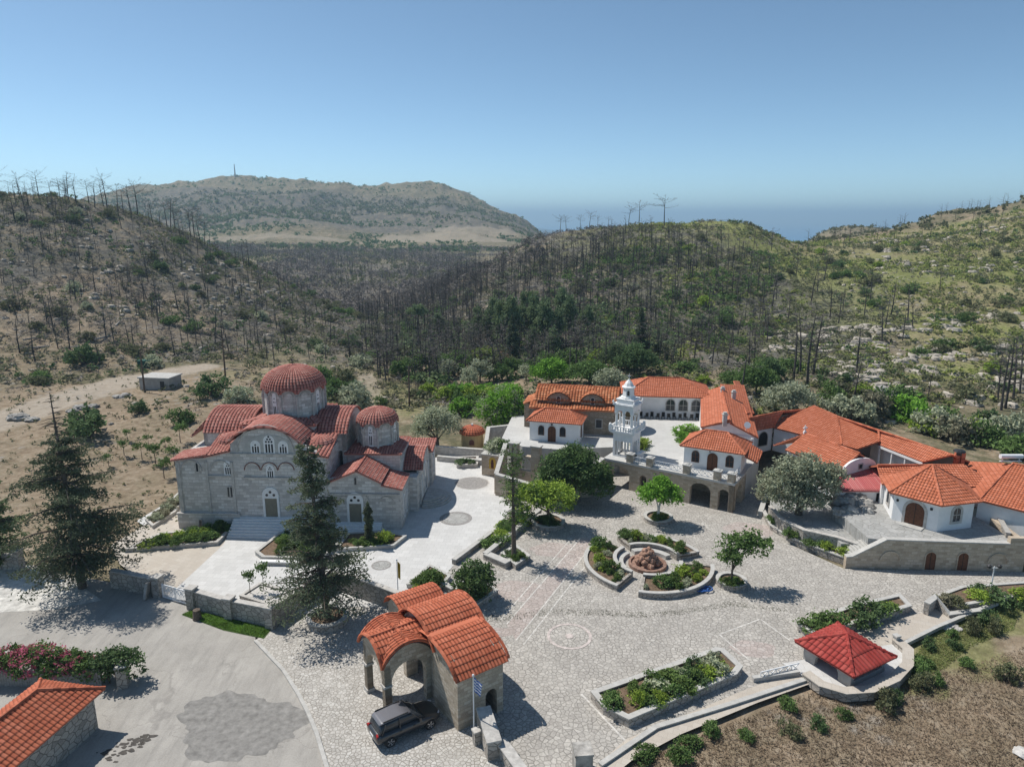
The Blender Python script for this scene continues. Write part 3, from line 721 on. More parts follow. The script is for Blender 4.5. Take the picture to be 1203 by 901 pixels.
def door(root, mk, p, d, sc, z0, wd, ht, arched=True, fw=.16, frame=COPING, leaf=WOOD, split=True):
    o = window(root, mk, p, d, sc, z0, wd, ht, arched, fw, frame, leaf, 'door', 'door_leaf')
    if split:
        b = mk(); panel(b, p, d, rect(sc-.025, sc+.025, z0, z0+ht-.1), [], .035, .02); b.build('door_seam', DARK, o)
    return o
def tracery(root, mk, p, d, sc, z0, wd, ht, slots=3, circles=(3,)):
    """white pierced window slab with dark slots and round lights"""
    f = mk(); zs = z0+ht-wd/2; panel(f, p, d, arch(sc, wd, z0, zs), [], .06, .06); o = f.build('window', MARBLE, root)
    g = mk(); sw = wd*.78/slots*.58; sp = wd*.78/slots
    for k in range(slots):
        x = sc+(k-(slots-1)/2)*sp; panel(g, p, d, arch(x, sw, z0+ht*.08, z0+ht*.5), [], .075, .012)
    z = z0+ht*.66
    for row, n in enumerate(circles):
        for k in range(n): panel(g, p, d, circ(sc+(k-(n-1)/2)*sp*.95, z, sw*.62, 8), [], .075, .012)
        z += ht*.135
    g.build('pane', GLASS, o); return o
def arch_trim(mb, p, d, sc, zs, r, wd=.12, off=.06, n=12, rise=None):
    rise = r if rise is None else rise
    pts = [xf(p, d, sc+r*math.cos(t), zs+rise*math.sin(t), off) for t in np.linspace(0, math.pi, n)]
    for a, b in zip(pts, pts[1:]): mb.bar(a, b, wd, wd)

# ------------------------------------------------------------------ the big stone church
CO = Vector((-39.3, 77.8, 0)); CR = R(-1.5)
church = thing('church', 'large grey stone church with red tiled domes and vaulted roofs beside the white court', 'church', CO, CR)
cd = (1, 0); CE = Vector((math.cos(CR), math.sin(CR))); CP1 = CO.xy+CE*20
def cw(px, py): return on_wall(px, py, CO.xy, CP1)
wl = ML()
top = [(17.8,9.0),(14.9,10.5)]+[(10.8+x, 10.5+z-.15) for x, z in barrel_profile(4.1, 2.0)]+[(6.7,10.5),(6.7,9.75),(3.7,8.95),(3.7,8.75),(0,8.55)]
wl.wall((0,0), cd, [(0,-.4),(17.8,-.4)]+top, [], .6)
wl.prism([(0,.6),(17.8,.6),(17.8,17),(0,17)], -.4, 8.5)
wl.prism([(1.2,5.2),(18.8,5.2),(18.8,13.4),(1.2,13.4)], 8, 10.25)
wl.wall((18.8,5.2), (0,1), [(0,5),(8.2,5),(8.2,10.2)]+[(4.1+x, 10.2+z) for x, z in barrel_profile(4.1,2.1)]+[(0,10.2)], [], .5)
wl.wall((1.2,13.4), (0,-1), [(0,5),(8.2,5),(8.2,10.2)]+[(4.1+x, 10.2+z) for x, z in barrel_profile(4.1,2.1)]+[(0,10.2)], [], .5)
wl.prism([(6.4,4.6),(15.2,4.6),(15.2,14),(6.4,14)], 9, 11.5)
wl.prism([(14.9,.5),(17.9,.5),(17.9,5.1),(14.9,5.1)], 8, 9.3)
wl.prism([(3.7,.5),(6.6,.5),(6.6,5.1),(3.7,5.1)], 8, 9.0)
# chapel on the right
wl.wall((17.8,.03), cd, [(0,-.4),(8.5,-.4),(8.5,5.2),(6.3,5.65),(6.3,6.0),(3.5,7.3),(0.2,6.2),(0,6.2)], [], .6)
wl.prism([(17.8,.63),(26.3,.63),(26.3,5.2),(17.8,5.2)], -.4, 5.1)
wl.prism([(18.9,5.0),(25.4,5.0),(25.4,11.6),(18.9,11.6)], 4, 7.75)
wl.prism([(17.8,5.2),(27.4,5.2),(27.4,18.2),(17.8,18.2)], -.4, 4.6)
wl.wall((27.6,6.9), (0,1), [(0,-.4),(7.4,-.4),(7.4,5.0)]+[(3.7+x, 5.0+z) for x, z in barrel_profile(3.6,1.7)]+[(0,5.0)], [], .5)
wl.prism([(26.3,14.3),(27.9,14.3),(27.9,18.2),(26.3,18.2)], -.4, 5.0)
wall_o = wl.build('wall', STONE_CHURCH, church)
pl_ = ML(); pl_.prism([(-.25,-.28),(7.2,-.28),(7.2,0),(-.25,0)], -.4, 1.85); pl_.prism([(-.25,0),(0,0),(0,8),(-.25,8)], -.4, 1.8)
pl_.prism([(-.32,-.36),(7.2,-.36),(7.2,-.0),(-.32,0)], 1.85, 1.98)
pl_.build('plinth', STONE_CHURCH, church)
tr = ML()
for a, b, z in ((6.6,14.95,9.25),(8.0,13.6,6.35),(3.75,6.6,6.5),(18,26.2,4.4)): tr.box(((a+b)/2, -.05, z), b-a, .26, .14)
brk = ML()
for px in (296.6, 316.8, 336.3):
    s_, z_ = cw(px, 551); arch_trim(brk, (0,0), cd, s_, z_-.1, .93, .08)
for s_ in (1.9, 5.4): arch_trim(tr, (0,0), cd, s_, 7.2, 1.25, .1)
for s_ in (.4, 3.7, 6.7, 14.85, 17.6): tr.box((s_, -.06, -.3), .3, .16, 8.6 if s_ < 17 else 8.9)
arch_trim(tr, (0,0), cd, 10.8, 9.5, 3.3, .16)
for sc_, r_ in ((19.6,.9),(21.3,1.3),(24.6,.9)): arch_trim(tr, (17.8-17.8,0.03), cd, sc_, 3.3, r_, .1)
tr.build('string_course', COPING, church); brk.build('brick_arch', plain('brick_red', (.20,.09,.07)), church)
for px, py, wd, ht, cc in ((300.2,524.9,1.15,1.6,(1,)),(316.2,522.3,1.3,2.25,(3,2,1)),(332.7,525.4,1.15,1.6,(1,)),(267.9,549.7,.95,1.75,(2,1)),(317.6,553.6,.95,1.65,(2,1))):
    s_, z_ = cw(px, py); tracery(church, ML, (0,0), cd, s_, z_-ht/2, wd, ht, 3, cc)
for px, py, wd, ht in ((268.9,577.7,.26,1.25),(271.9,577.7,.26,1.25),(231.7,548.5,.26,1.1),(237.5,615,.3,1.3)):
    s_, z_ = cw(px, py); window(church, ML, (0,-.29 if py > 600 else 0), cd, s_, z_-ht/2, wd, ht, True, .1, COPING)
lu = ML(); s_, z_ = cw(316.2,531); panel(lu, (0,0), cd, arch(s_, 6.2, z_-.25, z_-.2, 2.35, 18), [], .03, .03); lu.build('lunette', COPING_W, church)
def church_door(s_, z_):
    f = ML(); panel(f, (0,.0), cd, arch(s_, 1.95, z_, z_+2.75), [rect(s_-.72, s_+.72, z_+.02, z_+2.35)], .14, .14); o = f.build('door', MARBLE, church)
    g = ML(); panel(g, (0,0), cd, rect(s_-.73, s_+.73, z_+.02, z_+2.36), [], .04, .03); g.build('door_leaf', DOOR_GREY, o)
    g = ML()
    for k, (x, z) in enumerate(((-.42,2.78),(0,3.15),(.42,2.78))): panel(g, (0,0), cd, circ(s_+x, z_+z, .17), [], .155, .012)
    g.build('round_light', GLASS, o)
s_, z_ = cw(320.2, 607); church_door(s_, max(z_, 1.5)); DS = s_
s2_, z2_ = cw(418.5, 611); church_door(s2_, .95)
s_, z_ = cw(417.5, 565); window(church, ML, (0,.03), cd, s_, z_-.45, .24, .9, True, .08, COPING)
# right-hand wall
rd = (0, 1)
window(church, ML, (27.6,6.9), rd, 3.7, 1.0, 1.2, 3.6, True, .25); window(church, ML, (27.9,14.3), rd, 2.0, 1.2, .7, 2.8, True, .2)
for s_ in (1.3, 3.0): window(church, ML, (26.3,.6), rd, s_, 1.0, .55, 2.6, True, .16)
for y in (1.0, 6.3): window(church, ML, (27.6,6.9), rd, y, 1.2, .5, 2.6, True, .16)
# steps
st = ML()
for k in range(7): st.box((11.6, -.02-.2-.36*k/1.0-.18, 0), 10.2, .36, 1.5*(1-(k+.5)/7.5))
for k in range(5): st.box((21.3, -.2-.36*k, 0), 5.4, .36, .9*(1-(k+.5)/5.5))
st.box((11.6,-.1,0), 10.2, .25, 1.5); st.box((21.3,-.02,0), 5.4, .1, .92)
st.build('steps', MARBLE, church)
st = ML()
for k in range(4): st.lathe([(3.4-.4*k, -.2), (3.4-.4*k, .16+.16*k), (.01, .16+.16*k)], 24, (27.7,9.6,0), -math.pi/2, math.pi/2)
st.build('round_steps', COPING, church)
def drum(c, r, z0, z1, n, rootname, hgt, ntile, wins, ph0=0.0):
    d_ = ML(); d_.lathe([(r, z0-.6), (r, z1+.15), (.01, z1+.15)], n, (c[0],c[1],0), ph0+math.pi/n, ph0+math.pi/n+2*math.pi)
    et = ML(); t = ML(); hw = r*math.sin(math.pi/n); o = d_.build('drum', STONE_CHURCH, church)
    for k in range(n):
        a = ph0+2*math.pi*(k+.5)/n; t.tube([(c[0]+(r+.08)*math.cos(a), c[1]+(r+.08)*math.sin(a), z0-.2), (c[0]+(r+.08)*math.cos(a), c[1]+(r+.08)*math.sin(a), z1-hw*.72)], .15, 6)
        a = ph0+2*math.pi*k/n; ca, sa = math.cos(a), math.sin(a); dd = (-sa, ca); rr = r*math.cos(math.pi/n)
        p = (c[0]+ca*(rr+.02), c[1]+sa*(rr+.02))
        # shell of arches: two rings per bay
        for r2, of in ((hw*.74,.10),(hw*.5,.05)): arch_trim(t, p, dd, 0, z1-hw*.75, r2, .14, of)
        arch_trim(et, p, dd, 0, z1-hw*.42, hw*.97, .2, .18, 12, hw*.55)
        if k % wins == 0:
            wd = hw*.62; zb = z0+.15; ht = (z1-z0)-hw*.45
            tracery(church, ML, p, dd, 0, zb, wd, ht, 2, (2,1))
        else:
            g = ML(); panel(g, p, dd, arch(0, hw*.95, z0+.1, z1-hw*.8), [], .035, .03); g.build('blind_niche', STONE_CHURCH, o)
    t.build('arcade_trim', COPING, o)
    et.uv = [(random.random()*90,.5)] and [[(7.5+(j % 40),.5)]*len(f_) for j, f_ in enumerate(et.f)]; et.build('scalloped_eave', TILE_CHURCH, o)
    dm = ML()
    wv = lambda u: .22*hw/(r)*1.45*r*np.abs(np.cos(n/2*(u-ph0)))
    dome_tiles(dm, (c[0],c[1],z1-.22*hw*.9), r+.16, hgt+.25*hw, ntile, .42, .12, wv)
    dm.lathe([(.34,hgt+z1-.28),(.34,hgt+z1-.05),(.2,hgt+z1+.12),(.01,hgt+z1+.16)], 10, (c[0],c[1],0))
    for j in range(len(dm.uv)):
        if dm.uv[j] is None: dm.uv[j] = [(.5,.5)]*len(dm.f[j])
    return dm.build('dome', TILE_CHURCH, church)
drum((11.4,9.4), 3.72, 11.4, 15.35, 12, 'drum', 2.5, 60, 3, R(-22))
drum((22.1,8.3), 2.4, 8.1, 11.2, 8, 'drum', 1.5, 38, 2, R(-11))
# roofs
def roof_part(fn, mat=None, parent=church, name='roof', mk=ML):
    m = mk(); fn(m); return m.build(name, mat or TILE_CHURCH, parent)
roof_part(lambda m: (barrel(m, (10.8,-.3,10.5), (0,1), 5.4, 4.3, 2.05, tw=.44,amp=.11), [m.tube([(10.8+x*1.03, -.36, 10.5+z*1.03+.05) for x, z in barrel_profile(4.3, 2.05)], .16, 6)]))
roof_part(lambda m: (barrel(m, (1.2,9.3,10.2), (1,0), 6.0, 4.35, 2.15, tw=.44,amp=.11)))
roof_part(lambda m: (barrel(m, (14.9,9.3,10.2), (1,0), 4.2, 4.35, 2.15, tw=.44,amp=.11)))
roof_part(lambda m: (barrel(m, (21.5,10.6,4.95), (1,0), 6.4, 3.85, 1.75, tw=.34)))
def hips(m):
    roof_plane(m, [(-.3,13.6,9.7),(-.3,5.0,9.7),(1.6,7.4,12.0),(1.6,11.2,12.0)], .44,.42,.11)
    roof_plane(m, [(-.35,-.35,8.5),(-.35,3.2,8.5),(3.9,3.2,9.2),(3.9,-.35,9.2)], .44,.42,.11)
    roof_plane(m, [(3.6,-.35,8.95),(6.7,-.35,9.7),(6.7,4.6,11.0),(3.6,4.6,10.1)], .44,.42,.11)
    roof_plane(m, [(14.7,-.35,9.7),(18.2,-.35,9.0),(18.0,4.9,10.2),(14.7,4.9,10.9)], .44,.42,.11)
    for q in (((6.1,4.3),(15.5,4.3),(13.9,6.0),(8.7,6.0)), ((15.5,4.3),(15.5,14.3),(14.2,12.7),(14.2,6.1)), ((6.1,14.3),(6.1,4.3),(8.6,6.1),(8.6,12.7)), ((15.5,14.3),(6.1,14.3),(7.7,12.7),(13.9,12.7))):
        roof_plane(m, [(q[0][0],q[0][1],11.45),(q[1][0],q[1][1],11.45),(q[2][0],q[2][1],11.95),(q[3][0],q[3][1],11.95)], .44,.42,.11)
    for q in (((18.6,4.7),(25.7,4.7),(24,6.4),(20.2,6.4)), ((25.7,4.7),(25.7,11.9),(24.1,10.3),(24.1,6.3)), ((18.6,11.9),(18.6,4.7),(20.1,6.3),(20.1,10.3))):
        roof_plane(m, [(q[0][0],q[0][1],7.75),(q[1][0],q[1][1],7.75),(q[2][0],q[2][1],8.3),(q[3][0],q[3][1],8.3)], .34)
    roof_plane(m, [(24.15,-.4,5.98),(24.15,5.0,5.98),(21.3,5.0,7.42),(21.3,-.4,7.42)], .44,.42,.11)
    roof_plane(m, [(17.7,5.0,5.9),(17.7,-.4,5.9),(21.3,-.4,7.42),(21.3,5.0,7.42)], .44,.42,.11)
    roof_plane(m, [(26.6,-.35,5.15),(26.6,5.0,5.15),(24.1,5.0,5.72),(24.1,-.35,5.72)], .44,.42,.11)
    ridge(m, (21.3,-.4,7.5), (21.3,5,7.5), .16)
    roof_plane(m, [(27.2,14.2,4.9),(28.2,14.2,4.9),(28.2,18.4,5.5),(17.8,18.4,5.5),(17.8,14.2,4.9)], .34)
    for cx, cy, cz, r in ((5.6,3.2,10.0,1.5),(16.3,3.2,9.75,1.6)): dome_tiles(m, (cx,cy,cz), r, .8, 18, .4, .07)
    for j in range(len(m.uv)):
        if m.uv[j] is None: m.uv[j] = [(random.random()*90,.5)]*len(m.f[j])
roof_part(hips)
m = ML(); m.bar((11.4,9.4,17.9), (11.4,9.4,18.8), .06); m.bar((11.1,9.4,18.5), (11.7,9.4,18.5), .06); m.build('cross', IRON, church)

# ------------------------------------------------------------------ hip roofed white houses
def hip_house(name, label, cat, P, ang, wd, dp, z0, ht, rise, over=.45, inset=None, tile=TILE_ORANGE, wallm=STUCCO, base=0.0):
    root = thing(name, label, cat, (P[0], P[1], z0), ang)
    w_ = ML(); w_.prism([(0,0),(wd,0),(wd,dp),(0,dp)], -base, ht); w_.build('wall', wallm, root)
    e = ML(); e.prism([(-over*.9,-over*.9),(wd+over*.9,-over*.9),(wd+over*.9,dp+over*.9),(-over*.9,dp+over*.9)], ht-.13, ht-.02, True); e.build('eave', wallm, root)
    ins = dp/2 if inset is None else inset
    a, b, c, d = (-over,-over,ht), (wd+over,-over,ht), (wd+over,dp+over,ht), (-over,dp+over,ht); r0 = (ins,dp/2,ht+rise); r1 = (wd-ins,dp/2,ht+rise)
    m = ML()
    roof_plane(m, [a,b,r1,r0]); roof_plane(m, [c,d,r0,r1]); roof_plane(m, [b,c,r1]); roof_plane(m, [d,a,r0])
    for p, q in ((a,r0),(d,r0),(b,r1),(c,r1),(r0,r1)): ridge(m, Vector(p)+Vector((0,0,.08)), Vector(q)+Vector((0,0,.08)))
    m.build('roof', tile, root); return root
# left house on the upper court
hl = hip_house('house', 'small white house with three arched openings beside the old stone church', 'house', (2.6,99.6), R(-15), 7.4, 3.7, 3.9, 3.0, 1.5, .45, 2.0)
for s_, k in ((1.75,'w'),(3.35,'d'),(4.95,'w')):
    if k == 'w': window(hl, ML, (0,0), (1,0), s_, .95, .75, 1.35, True, .06, WOOD)
    else: door(hl, ML, (0,0), (1,0), s_, .02, 1.05, 2.3, True, .06, WOOD)
window(hl, ML, (7.4,0), (0,1), 1.4, .7, .45, 1.9, True, .06, WOOD)
o = ML(); o.box((3.35,-.12,2.55), .22, .2, .3); o.build('door_lamp', IRON, hl)
# right house on the arcade
hr = hip_house('house', 'small white house with brown arched door on the arcade terrace beside the olive tree', 'house', (22.7,88.4), R(-27), 7.3, 4.6, 3.9, 2.85, 1.75, .5, 2.3)
HRD = Vector((math.cos(R(-27)), math.sin(R(-27))))
for px, k in ((816.5,'w'),(836.7,'d'),(857,'w')):
    s_, z_ = on_wall(px, 545, (22.7,88.4), (22.7+HRD.x, 88.4+HRD.y))
    if k == 'w': window(hr, ML, (0,0), (1,0), s_, .85, .85, 1.45, True, .07, WOOD, bars=True)
    else: door(hr, ML, (0,0), (1,0), s_, .02, 1.15, 2.25, True, .08, WOOD)
m = ML(); roof_plane(m, [(7.75,-.3,2.6),(9.3,-.1,1.9),(9.3,3.8,2.2),(7.75,3.8,3.2)]); m.build('porch_roof', TILE_ORANGE, hr)
m = ML(); m.box((3.35,-.12,2.5), .2, .2, .3); m.build('door_lamp', IRON, hr)

# ------------------------------------------------------------------ arcade, upper court
A0 = Vector((13.0,91.4)); A1 = Vector((27.5,82.0)); AL = (A1-A0).length; AD = (A1-A0)/AL; AN = Vector((-AD.y, AD.x))
def aw(px, py): return on_wall(px, py, A0, A1)
arc = thing('arcade', 'long brown stone arcade with open arches holding up the terrace', 'arcade', (A0.x, A0.y, 0))
holes = []
for pa, pb, zs, rise in ((717,738,2.1,1.0),(750,758,2.0,None),(767,790,1.9,.95),(809.5,834,2.0,1.05),(843,856,2.15,None)):
    a = aw(pa, 590)[0]; b = aw(pb, 590)[0]; holes.append(arch((a+b)/2, b-a, -.3, zs, rise if rise else (b-a)/2))
# openings reach the ground: cut them out of the outline from below
def notched(L, ztop, holes):
    out = [(0, ztop), (0, -.4)]
    for h in sorted(holes, key=lambda q: q[0][0]):
        a, b = h[0], h[1]; out += [(a[0], -.4)] + list(reversed(h[2:])) + [(b[0], -.4)]
    return out + [(L, -.4), (L, ztop)]
m = MB(); m.wall(A0, AD, notched(AL, 3.75, holes), [], .75)
bk = A0+AN*5.2
m.wall(bk, AD, rect(-.4, AL, -.4, 3.6), [], .4)
m.wall(A1, AN, notched(5.6, 3.75, [arch(2.6, 2.6, -.3, 2.0, .9)]), [], .6)
m.build('wall', STONE_ARCADE, arc)
m = MB(); q = [A0-AN*.12-AD*.5, A1-AN*.12+AD*.12, A1+AN*5.6+AD*.12, A0+AN*5.6-AD*.5]; m.prism([(p.x,p.y) for p in q], 3.62, 3.9, True); m.build('deck', UCOURT, arc)
cap_s = sorted([aw(x, 560)[0] for x in (738.5, 762, 805.5, 842)]+[AL-.45])
for s_ in cap_s:
    p = A0+AD*s_+AN*.35; m = MB(); m.box((p.x,p.y,3.9), .85, .8, 1.1, math.atan2(AD.y, AD.x)); o = m.build('pillar', STONE_ARCADE, arc)
    m = MB(); m.box((p.x,p.y,5.0), 1.05, 1.0, .12, math.atan2(AD.y, AD.x)); m.lathe([(.45,.12),(.3,.25),(.01,.32)], 8, (p.x,p.y,5.0)); m.build('capstone', COPING_W, o)
def rail(root, a, b, z, h=.85, nb=4, mat=WHITE_METAL, name='railing'):
    m = MB(); a = Vector(a).to_3d(); b = Vector(b).to_3d(); L = (b-a).length; d = (b-a)/L; U = Vector((0,0,1))
    m.bar(a+U*(z+h), b+U*(z+h), .07); m.bar(a+U*(z+.1), b+U*(z+.1), .06)
    n = max(1, round(L/.8))
    for k in range(n):
        p, q = a+d*(L*k/n), a+d*(L*(k+1)/n)
        m.bar(p+U*(z+.1), q+U*(z+h), .05); m.bar(p+U*(z+h), q+U*(z+.1), .05); m.bar(p+U*(z+.1), p+U*(z+h), .05)
    return m.build(name, mat, root)
for a, b in zip(cap_s, cap_s[1:]):
    rail(arc, (A0+AD*(a+.45)+AN*.3), (A0+AD*(b-.45)+AN*.3), 3.9)
rail(arc, A1-AD*.45+AN*.9, A1-AD*.45+AN*4.5, 3.9)
# upper court slab
B0 = A0+AN*5.6
m = MB(); uc = [(B0.x-.5*AD.x, B0.y-.5*AD.y), (A1.x+AN.x*5.6, A1.y+AN.y*5.6), (34,92), (38,120), (22,124), (0,112), (-1.5,100.5), (1.5,96.5), (6.5,95.2)]
m.prism(uc[::1], -.4, 3.9); o = m.build('upper_court', [UCOURT], None); o['kind'] = 'structure'

# ------------------------------------------------------------------ bell tower
BT = Vector((13.9,92.5)); BA = R(-33); BS = 2.8
bell = thing('bell_tower', 'slim white bell tower with open arched belfry and small cone roof', 'bell tower', (BT.x, BT.y, 3.9), BA)
m = ML()
for sd_ in range(4):
    c_ = [(0,0),(BS,0),(BS,BS),(0,BS)][sd_]; d_ = [(1,0),(0,1),(-1,0),(0,-1)][sd_]
    h_ = [rect(x-.16, x+.16, .25, 2.25) for x in (.42, .86, BS-.86, BS-.42)] + [arch(BS/2, .8, .25, 1.9)]
    m.wall(c_, d_, rect(0.0 if sd_ % 2 == 0 else .3, BS if sd_ % 2 == 0 else BS-.3, 0, 3.3), h_, .3)
m.prism([(.3,.3),(BS-.3,.3),(BS-.3,BS-.3),(.3,BS-.3)], 3.0, 3.28, True)
m.build('tower_base', MARBLE, bell)
m = ML(); c_ = BS/2
for z, e, h in ((3.3,.15,.12),(3.42,.3,.14),(3.56,.45,.2)): m.box((c_,c_,z), BS+2*e, BS+2*e, h)
m.build('cornice', MARBLE, bell)
m = ML(); E = BS/2+.34
for sx, sy in ((-1,-1),(1,-1),(1,1),(-1,1)):
    m.box((c_+sx*E, c_+sy*E, 3.76), .34, .34, .75); m.lathe([(.16,.75),(.2,.85),(.14,.98),(.01,1.05)], 8, (c_+sx*E, c_+sy*E, 3.76))
for k in range(4):
    a_ = [(-1,-1),(1,-1),(1,1),(-1,1)]; p = a_[k]; q = a_[(k+1) % 4]
    m.bar((c_+p[0]*E, c_+p[1]*E, 4.38), (c_+q[0]*E, c_+q[1]*E, 4.38), .18, .1)
    for j in range(1, 9):
        t = j/9; m.box((c_+(p[0]+(q[0]-p[0])*t)*E, c_+(p[1]+(q[1]-p[1])*t)*E, 3.76), .13, .13, .58)
m.build('balustrade', MARBLE, bell)
m = ML(); E = BS/2-.28
for sx, sy in ((-1,-1),(1,-1),(1,1),(-1,1)): m.lathe([(.26,3.76),(.26,3.95),(.17,4.0),(.16,6.0),(.27,6.15),(.27,6.3)], 10, (c_+sx*E, c_+sy*E, 0))
for sx, sy in ((0,-1),(1,0),(0,1),(-1,0)): m.lathe([(.2,3.76),(.13,3.95),(.13,5.6),(.2,5.75),(.2,5.9)], 8, (c_+sx*E, c_+sy*E, 0))
m.build('column', MARBLE, bell)
m = ML()
for k, (c2, d_) in enumerate(zip([(0.05,0.05),(BS-.05,.05),(BS-.05,BS-.05),(.05,BS-.05)], [(1,0),(0,1),(-1,0),(0,-1)])):
    L = BS-.1; lo, hi = (0, L) if k % 2 == 0 else (.4, L-.4)
    pts = [(lo,7.3),(lo,6.1)]
    for cc in (L*.29, L*.71):
        r = L*.165; pts += [(cc-r,6.1)]+[(cc-r*math.cos(t), 6.1+r*1.1*math.sin(t)) for t in np.linspace(.2, math.pi-.2, 8)]+[(cc+r,6.1)]
    pts += [(hi,6.1),(hi,7.3)]
    m.wall(c2, d_, pts, [], .4)
m.prism([(.45,.45),(BS-.45,.45),(BS-.45,BS-.45),(.45,BS-.45)], 7.0, 7.28, True)
m.build('belfry_arch', MARBLE, bell)
m = ML(); m.box((c_,c_,7.3), BS+.35, BS+.35, .14); m.box((c_,c_,7.44), BS+.1, BS+.1, .12); m.box((c_,c_,7.56), BS-.5, BS-.5, .45); m.box((c_,c_,8.01), BS-.3, BS-.3, .12)
for sx, sy in ((-1,-1),(1,-1),(1,1),(-1,1)): m.lathe([(.14,0),(.18,.12),(.1,.35),(.01,.5)], 6, (c_+sx*1.5, c_+sy*1.5, 7.56))
m.lathe([(1.05,8.1),(1.05,8.35),(.85,8.4),(.78,9.5),(.95,9.6),(.95,9.72),(.7,9.85),(.5,10.25),(.2,10.6),(.12,10.7),(.01,10.75)], 8, (c_,c_,0))
m.build('lantern', MARBLE, bell)
for k in range(4):
    a = k*math.pi/2+.39; m = ML(); p = (c_+.80*math.cos(a), c_+.80*math.sin(a)); panel(m, p, (-math.sin(a), math.cos(a)), arch(0, .3, 8.6, 9.15), [], .03, .03); m.build('lantern_window', GLASS, bell)
m = ML(); m.bar((c_,c_,10.7), (c_,c_,11.5), .06); m.bar((c_-.25,c_,11.2), (c_+.25,c_,11.2), .06); m.build('cross', MARBLE, bell)
m = ML(); m.lathe([(.42,0),(.36,.12),(.26,.45),(.16,.6),(.01,.66)], 12, (c_,c_,5.6)); m.bar((c_,c_,6.2), (c_,c_,7.1), .06); m.build('bell', plain('bronze', (.16,.11,.05), .4, .1, 3, .8), bell)
m = ML(); m.box((BS+.9,.9,0), .35, 1.6, .85); m.box((BS+.9,.9,.85), .5, 1.8, .1); m.build('parapet', MARBLE, bell)

# ------------------------------------------------------------------ old stone church with the two lunettes
oa = R(-11); OP = Vector((3.0,104.1))
old = thing('old_church', 'old brown stone church with orange vaulted roof and two small lunette windows', 'church', (OP.x, OP.y, 3.6), oa)
m = ML(); m.prism([(-.0,0),(13.6,0),(13.6,8.2),(0,8.2)], -.6, 4.1)
m.prism([(.6,1.2),(12.8,1.2),(12.8,7.0),(.6,7.0)], 3, 5.0)
for cx in (4.0, 9.2): m.wall((0,.95), (1,0), [(cx-1.75,4.5)]+[(cx+1.75,4.5)]+[(cx+1.75*math.cos(t), 4.9+1.35*math.sin(t)) for t in np.linspace(0, math.pi, 12)], [], .4)
m.lathe([(2.6,-.6),(2.6,3.9),(.01,3.9)], 18, (13.4,4.2,0), -math.pi/2, math.pi/2)
m.build('wall', RUBBLE_OLD, old)
def f(m):
    roof_plane(m, [(-.35,-.4,4.1),(13.9,-.4,4.1),(13.9,1.3,4.7),(-.35,1.3,4.7)], .44,.42,.11)
    barrel(m, (.3,4.1,5.0), (1,0), 12.9, 3.3, 1.65, tw=.44,amp=.11)
    for cx in (4.0, 9.2):
        barrel(m, (cx,.75,4.9), (0,1), 3.0, 1.95, 1.5, tw=.32)
    dome_tiles(m, (13.3,4.2,3.95), 3.0, 1.7, 26, .42, .07, None, -math.pi/2, math.pi/2)
    roof_plane(m, [(-1.6,6.6,4.1),(-1.6,1.6,4.1),(.4,1.6,4.9),(.4,6.6,4.9)], .44,.42,.11)
    ridge(m, (.3,4.1,6.75), (13.2,4.1,6.75))
    for j in range(len(m.uv)):
        if m.uv[j] is None: m.uv[j] = [(random.random()*90,.5)]*len(m.f[j])
roof_part(f, TILE_OLD, old)
for cx in (4.0, 9.2): window(old, ML, (0,.95), (1,0), cx, 4.75, .5, 1.0, True, .08, COPING)
window(old, ML, (0,0), (1,0), 10.3, 1.4, .85, 1.25, False, .12, COPING)
window(old, ML, (0,0), (1,0), 3.0, 1.6, .7, 1.1, False, .12, COPING)
m = ML(); m.prism([(-1.5,2),(0,2),(0,6.4),(-1.5,6.4)], -.6, 4.1); m.build('annex', RUBBLE_OLD, old)

# ------------------------------------------------------------------ monastery wings behind (roofs drawn in plan, each its own pitch)
def W3(px, py, z): return at(px, py, z)
def wing(name, label, planes, walls, tile=TILE_ORANGE, ridges=(), loc=None):
    root = thing(name, label, 'building', loc or (planes[0][0].x, planes[0][0].y, 3))
    m = MB()
    for p in planes: roof_plane(m, p, .3, .42, .055)
    for a, b in ridges: ridge(m, a+Vector((0,0,.08)), b+Vector((0,0,.08)), .14)
    m.build('roof', tile, root)
    for a, b, z0, z1 in walls:
        m = MB(); a = Vector(a).xy; b = Vector(b).xy; d = (b-a).normalized(); m.wall(a, d, rect(0, (b-a).length, z0, z1), [], .35); m.build('wall', STUCCO, root)
    return root
# back wing with dark arches
wa = R(-7); WP = Vector((18.6,112.4))
ba = hip_house('dormitory', 'long white wing with orange hip roof and three dark arches behind the bell tower', 'building', WP, wa, 13.6, 8.2, 3.9, 3.6, 2.1, .6, 4.0)
wd_ = Vector((math.cos(wa), math.sin(wa)))
for px in (787.5, 802.5, 817.5):
    s_, z_ = on_wall(px, 478, WP, WP+wd_)
    window(ba, ML, (0,0), (1,0), s_, 1.25, 1.35, 1.8, True, .12, COPING, bars=True)
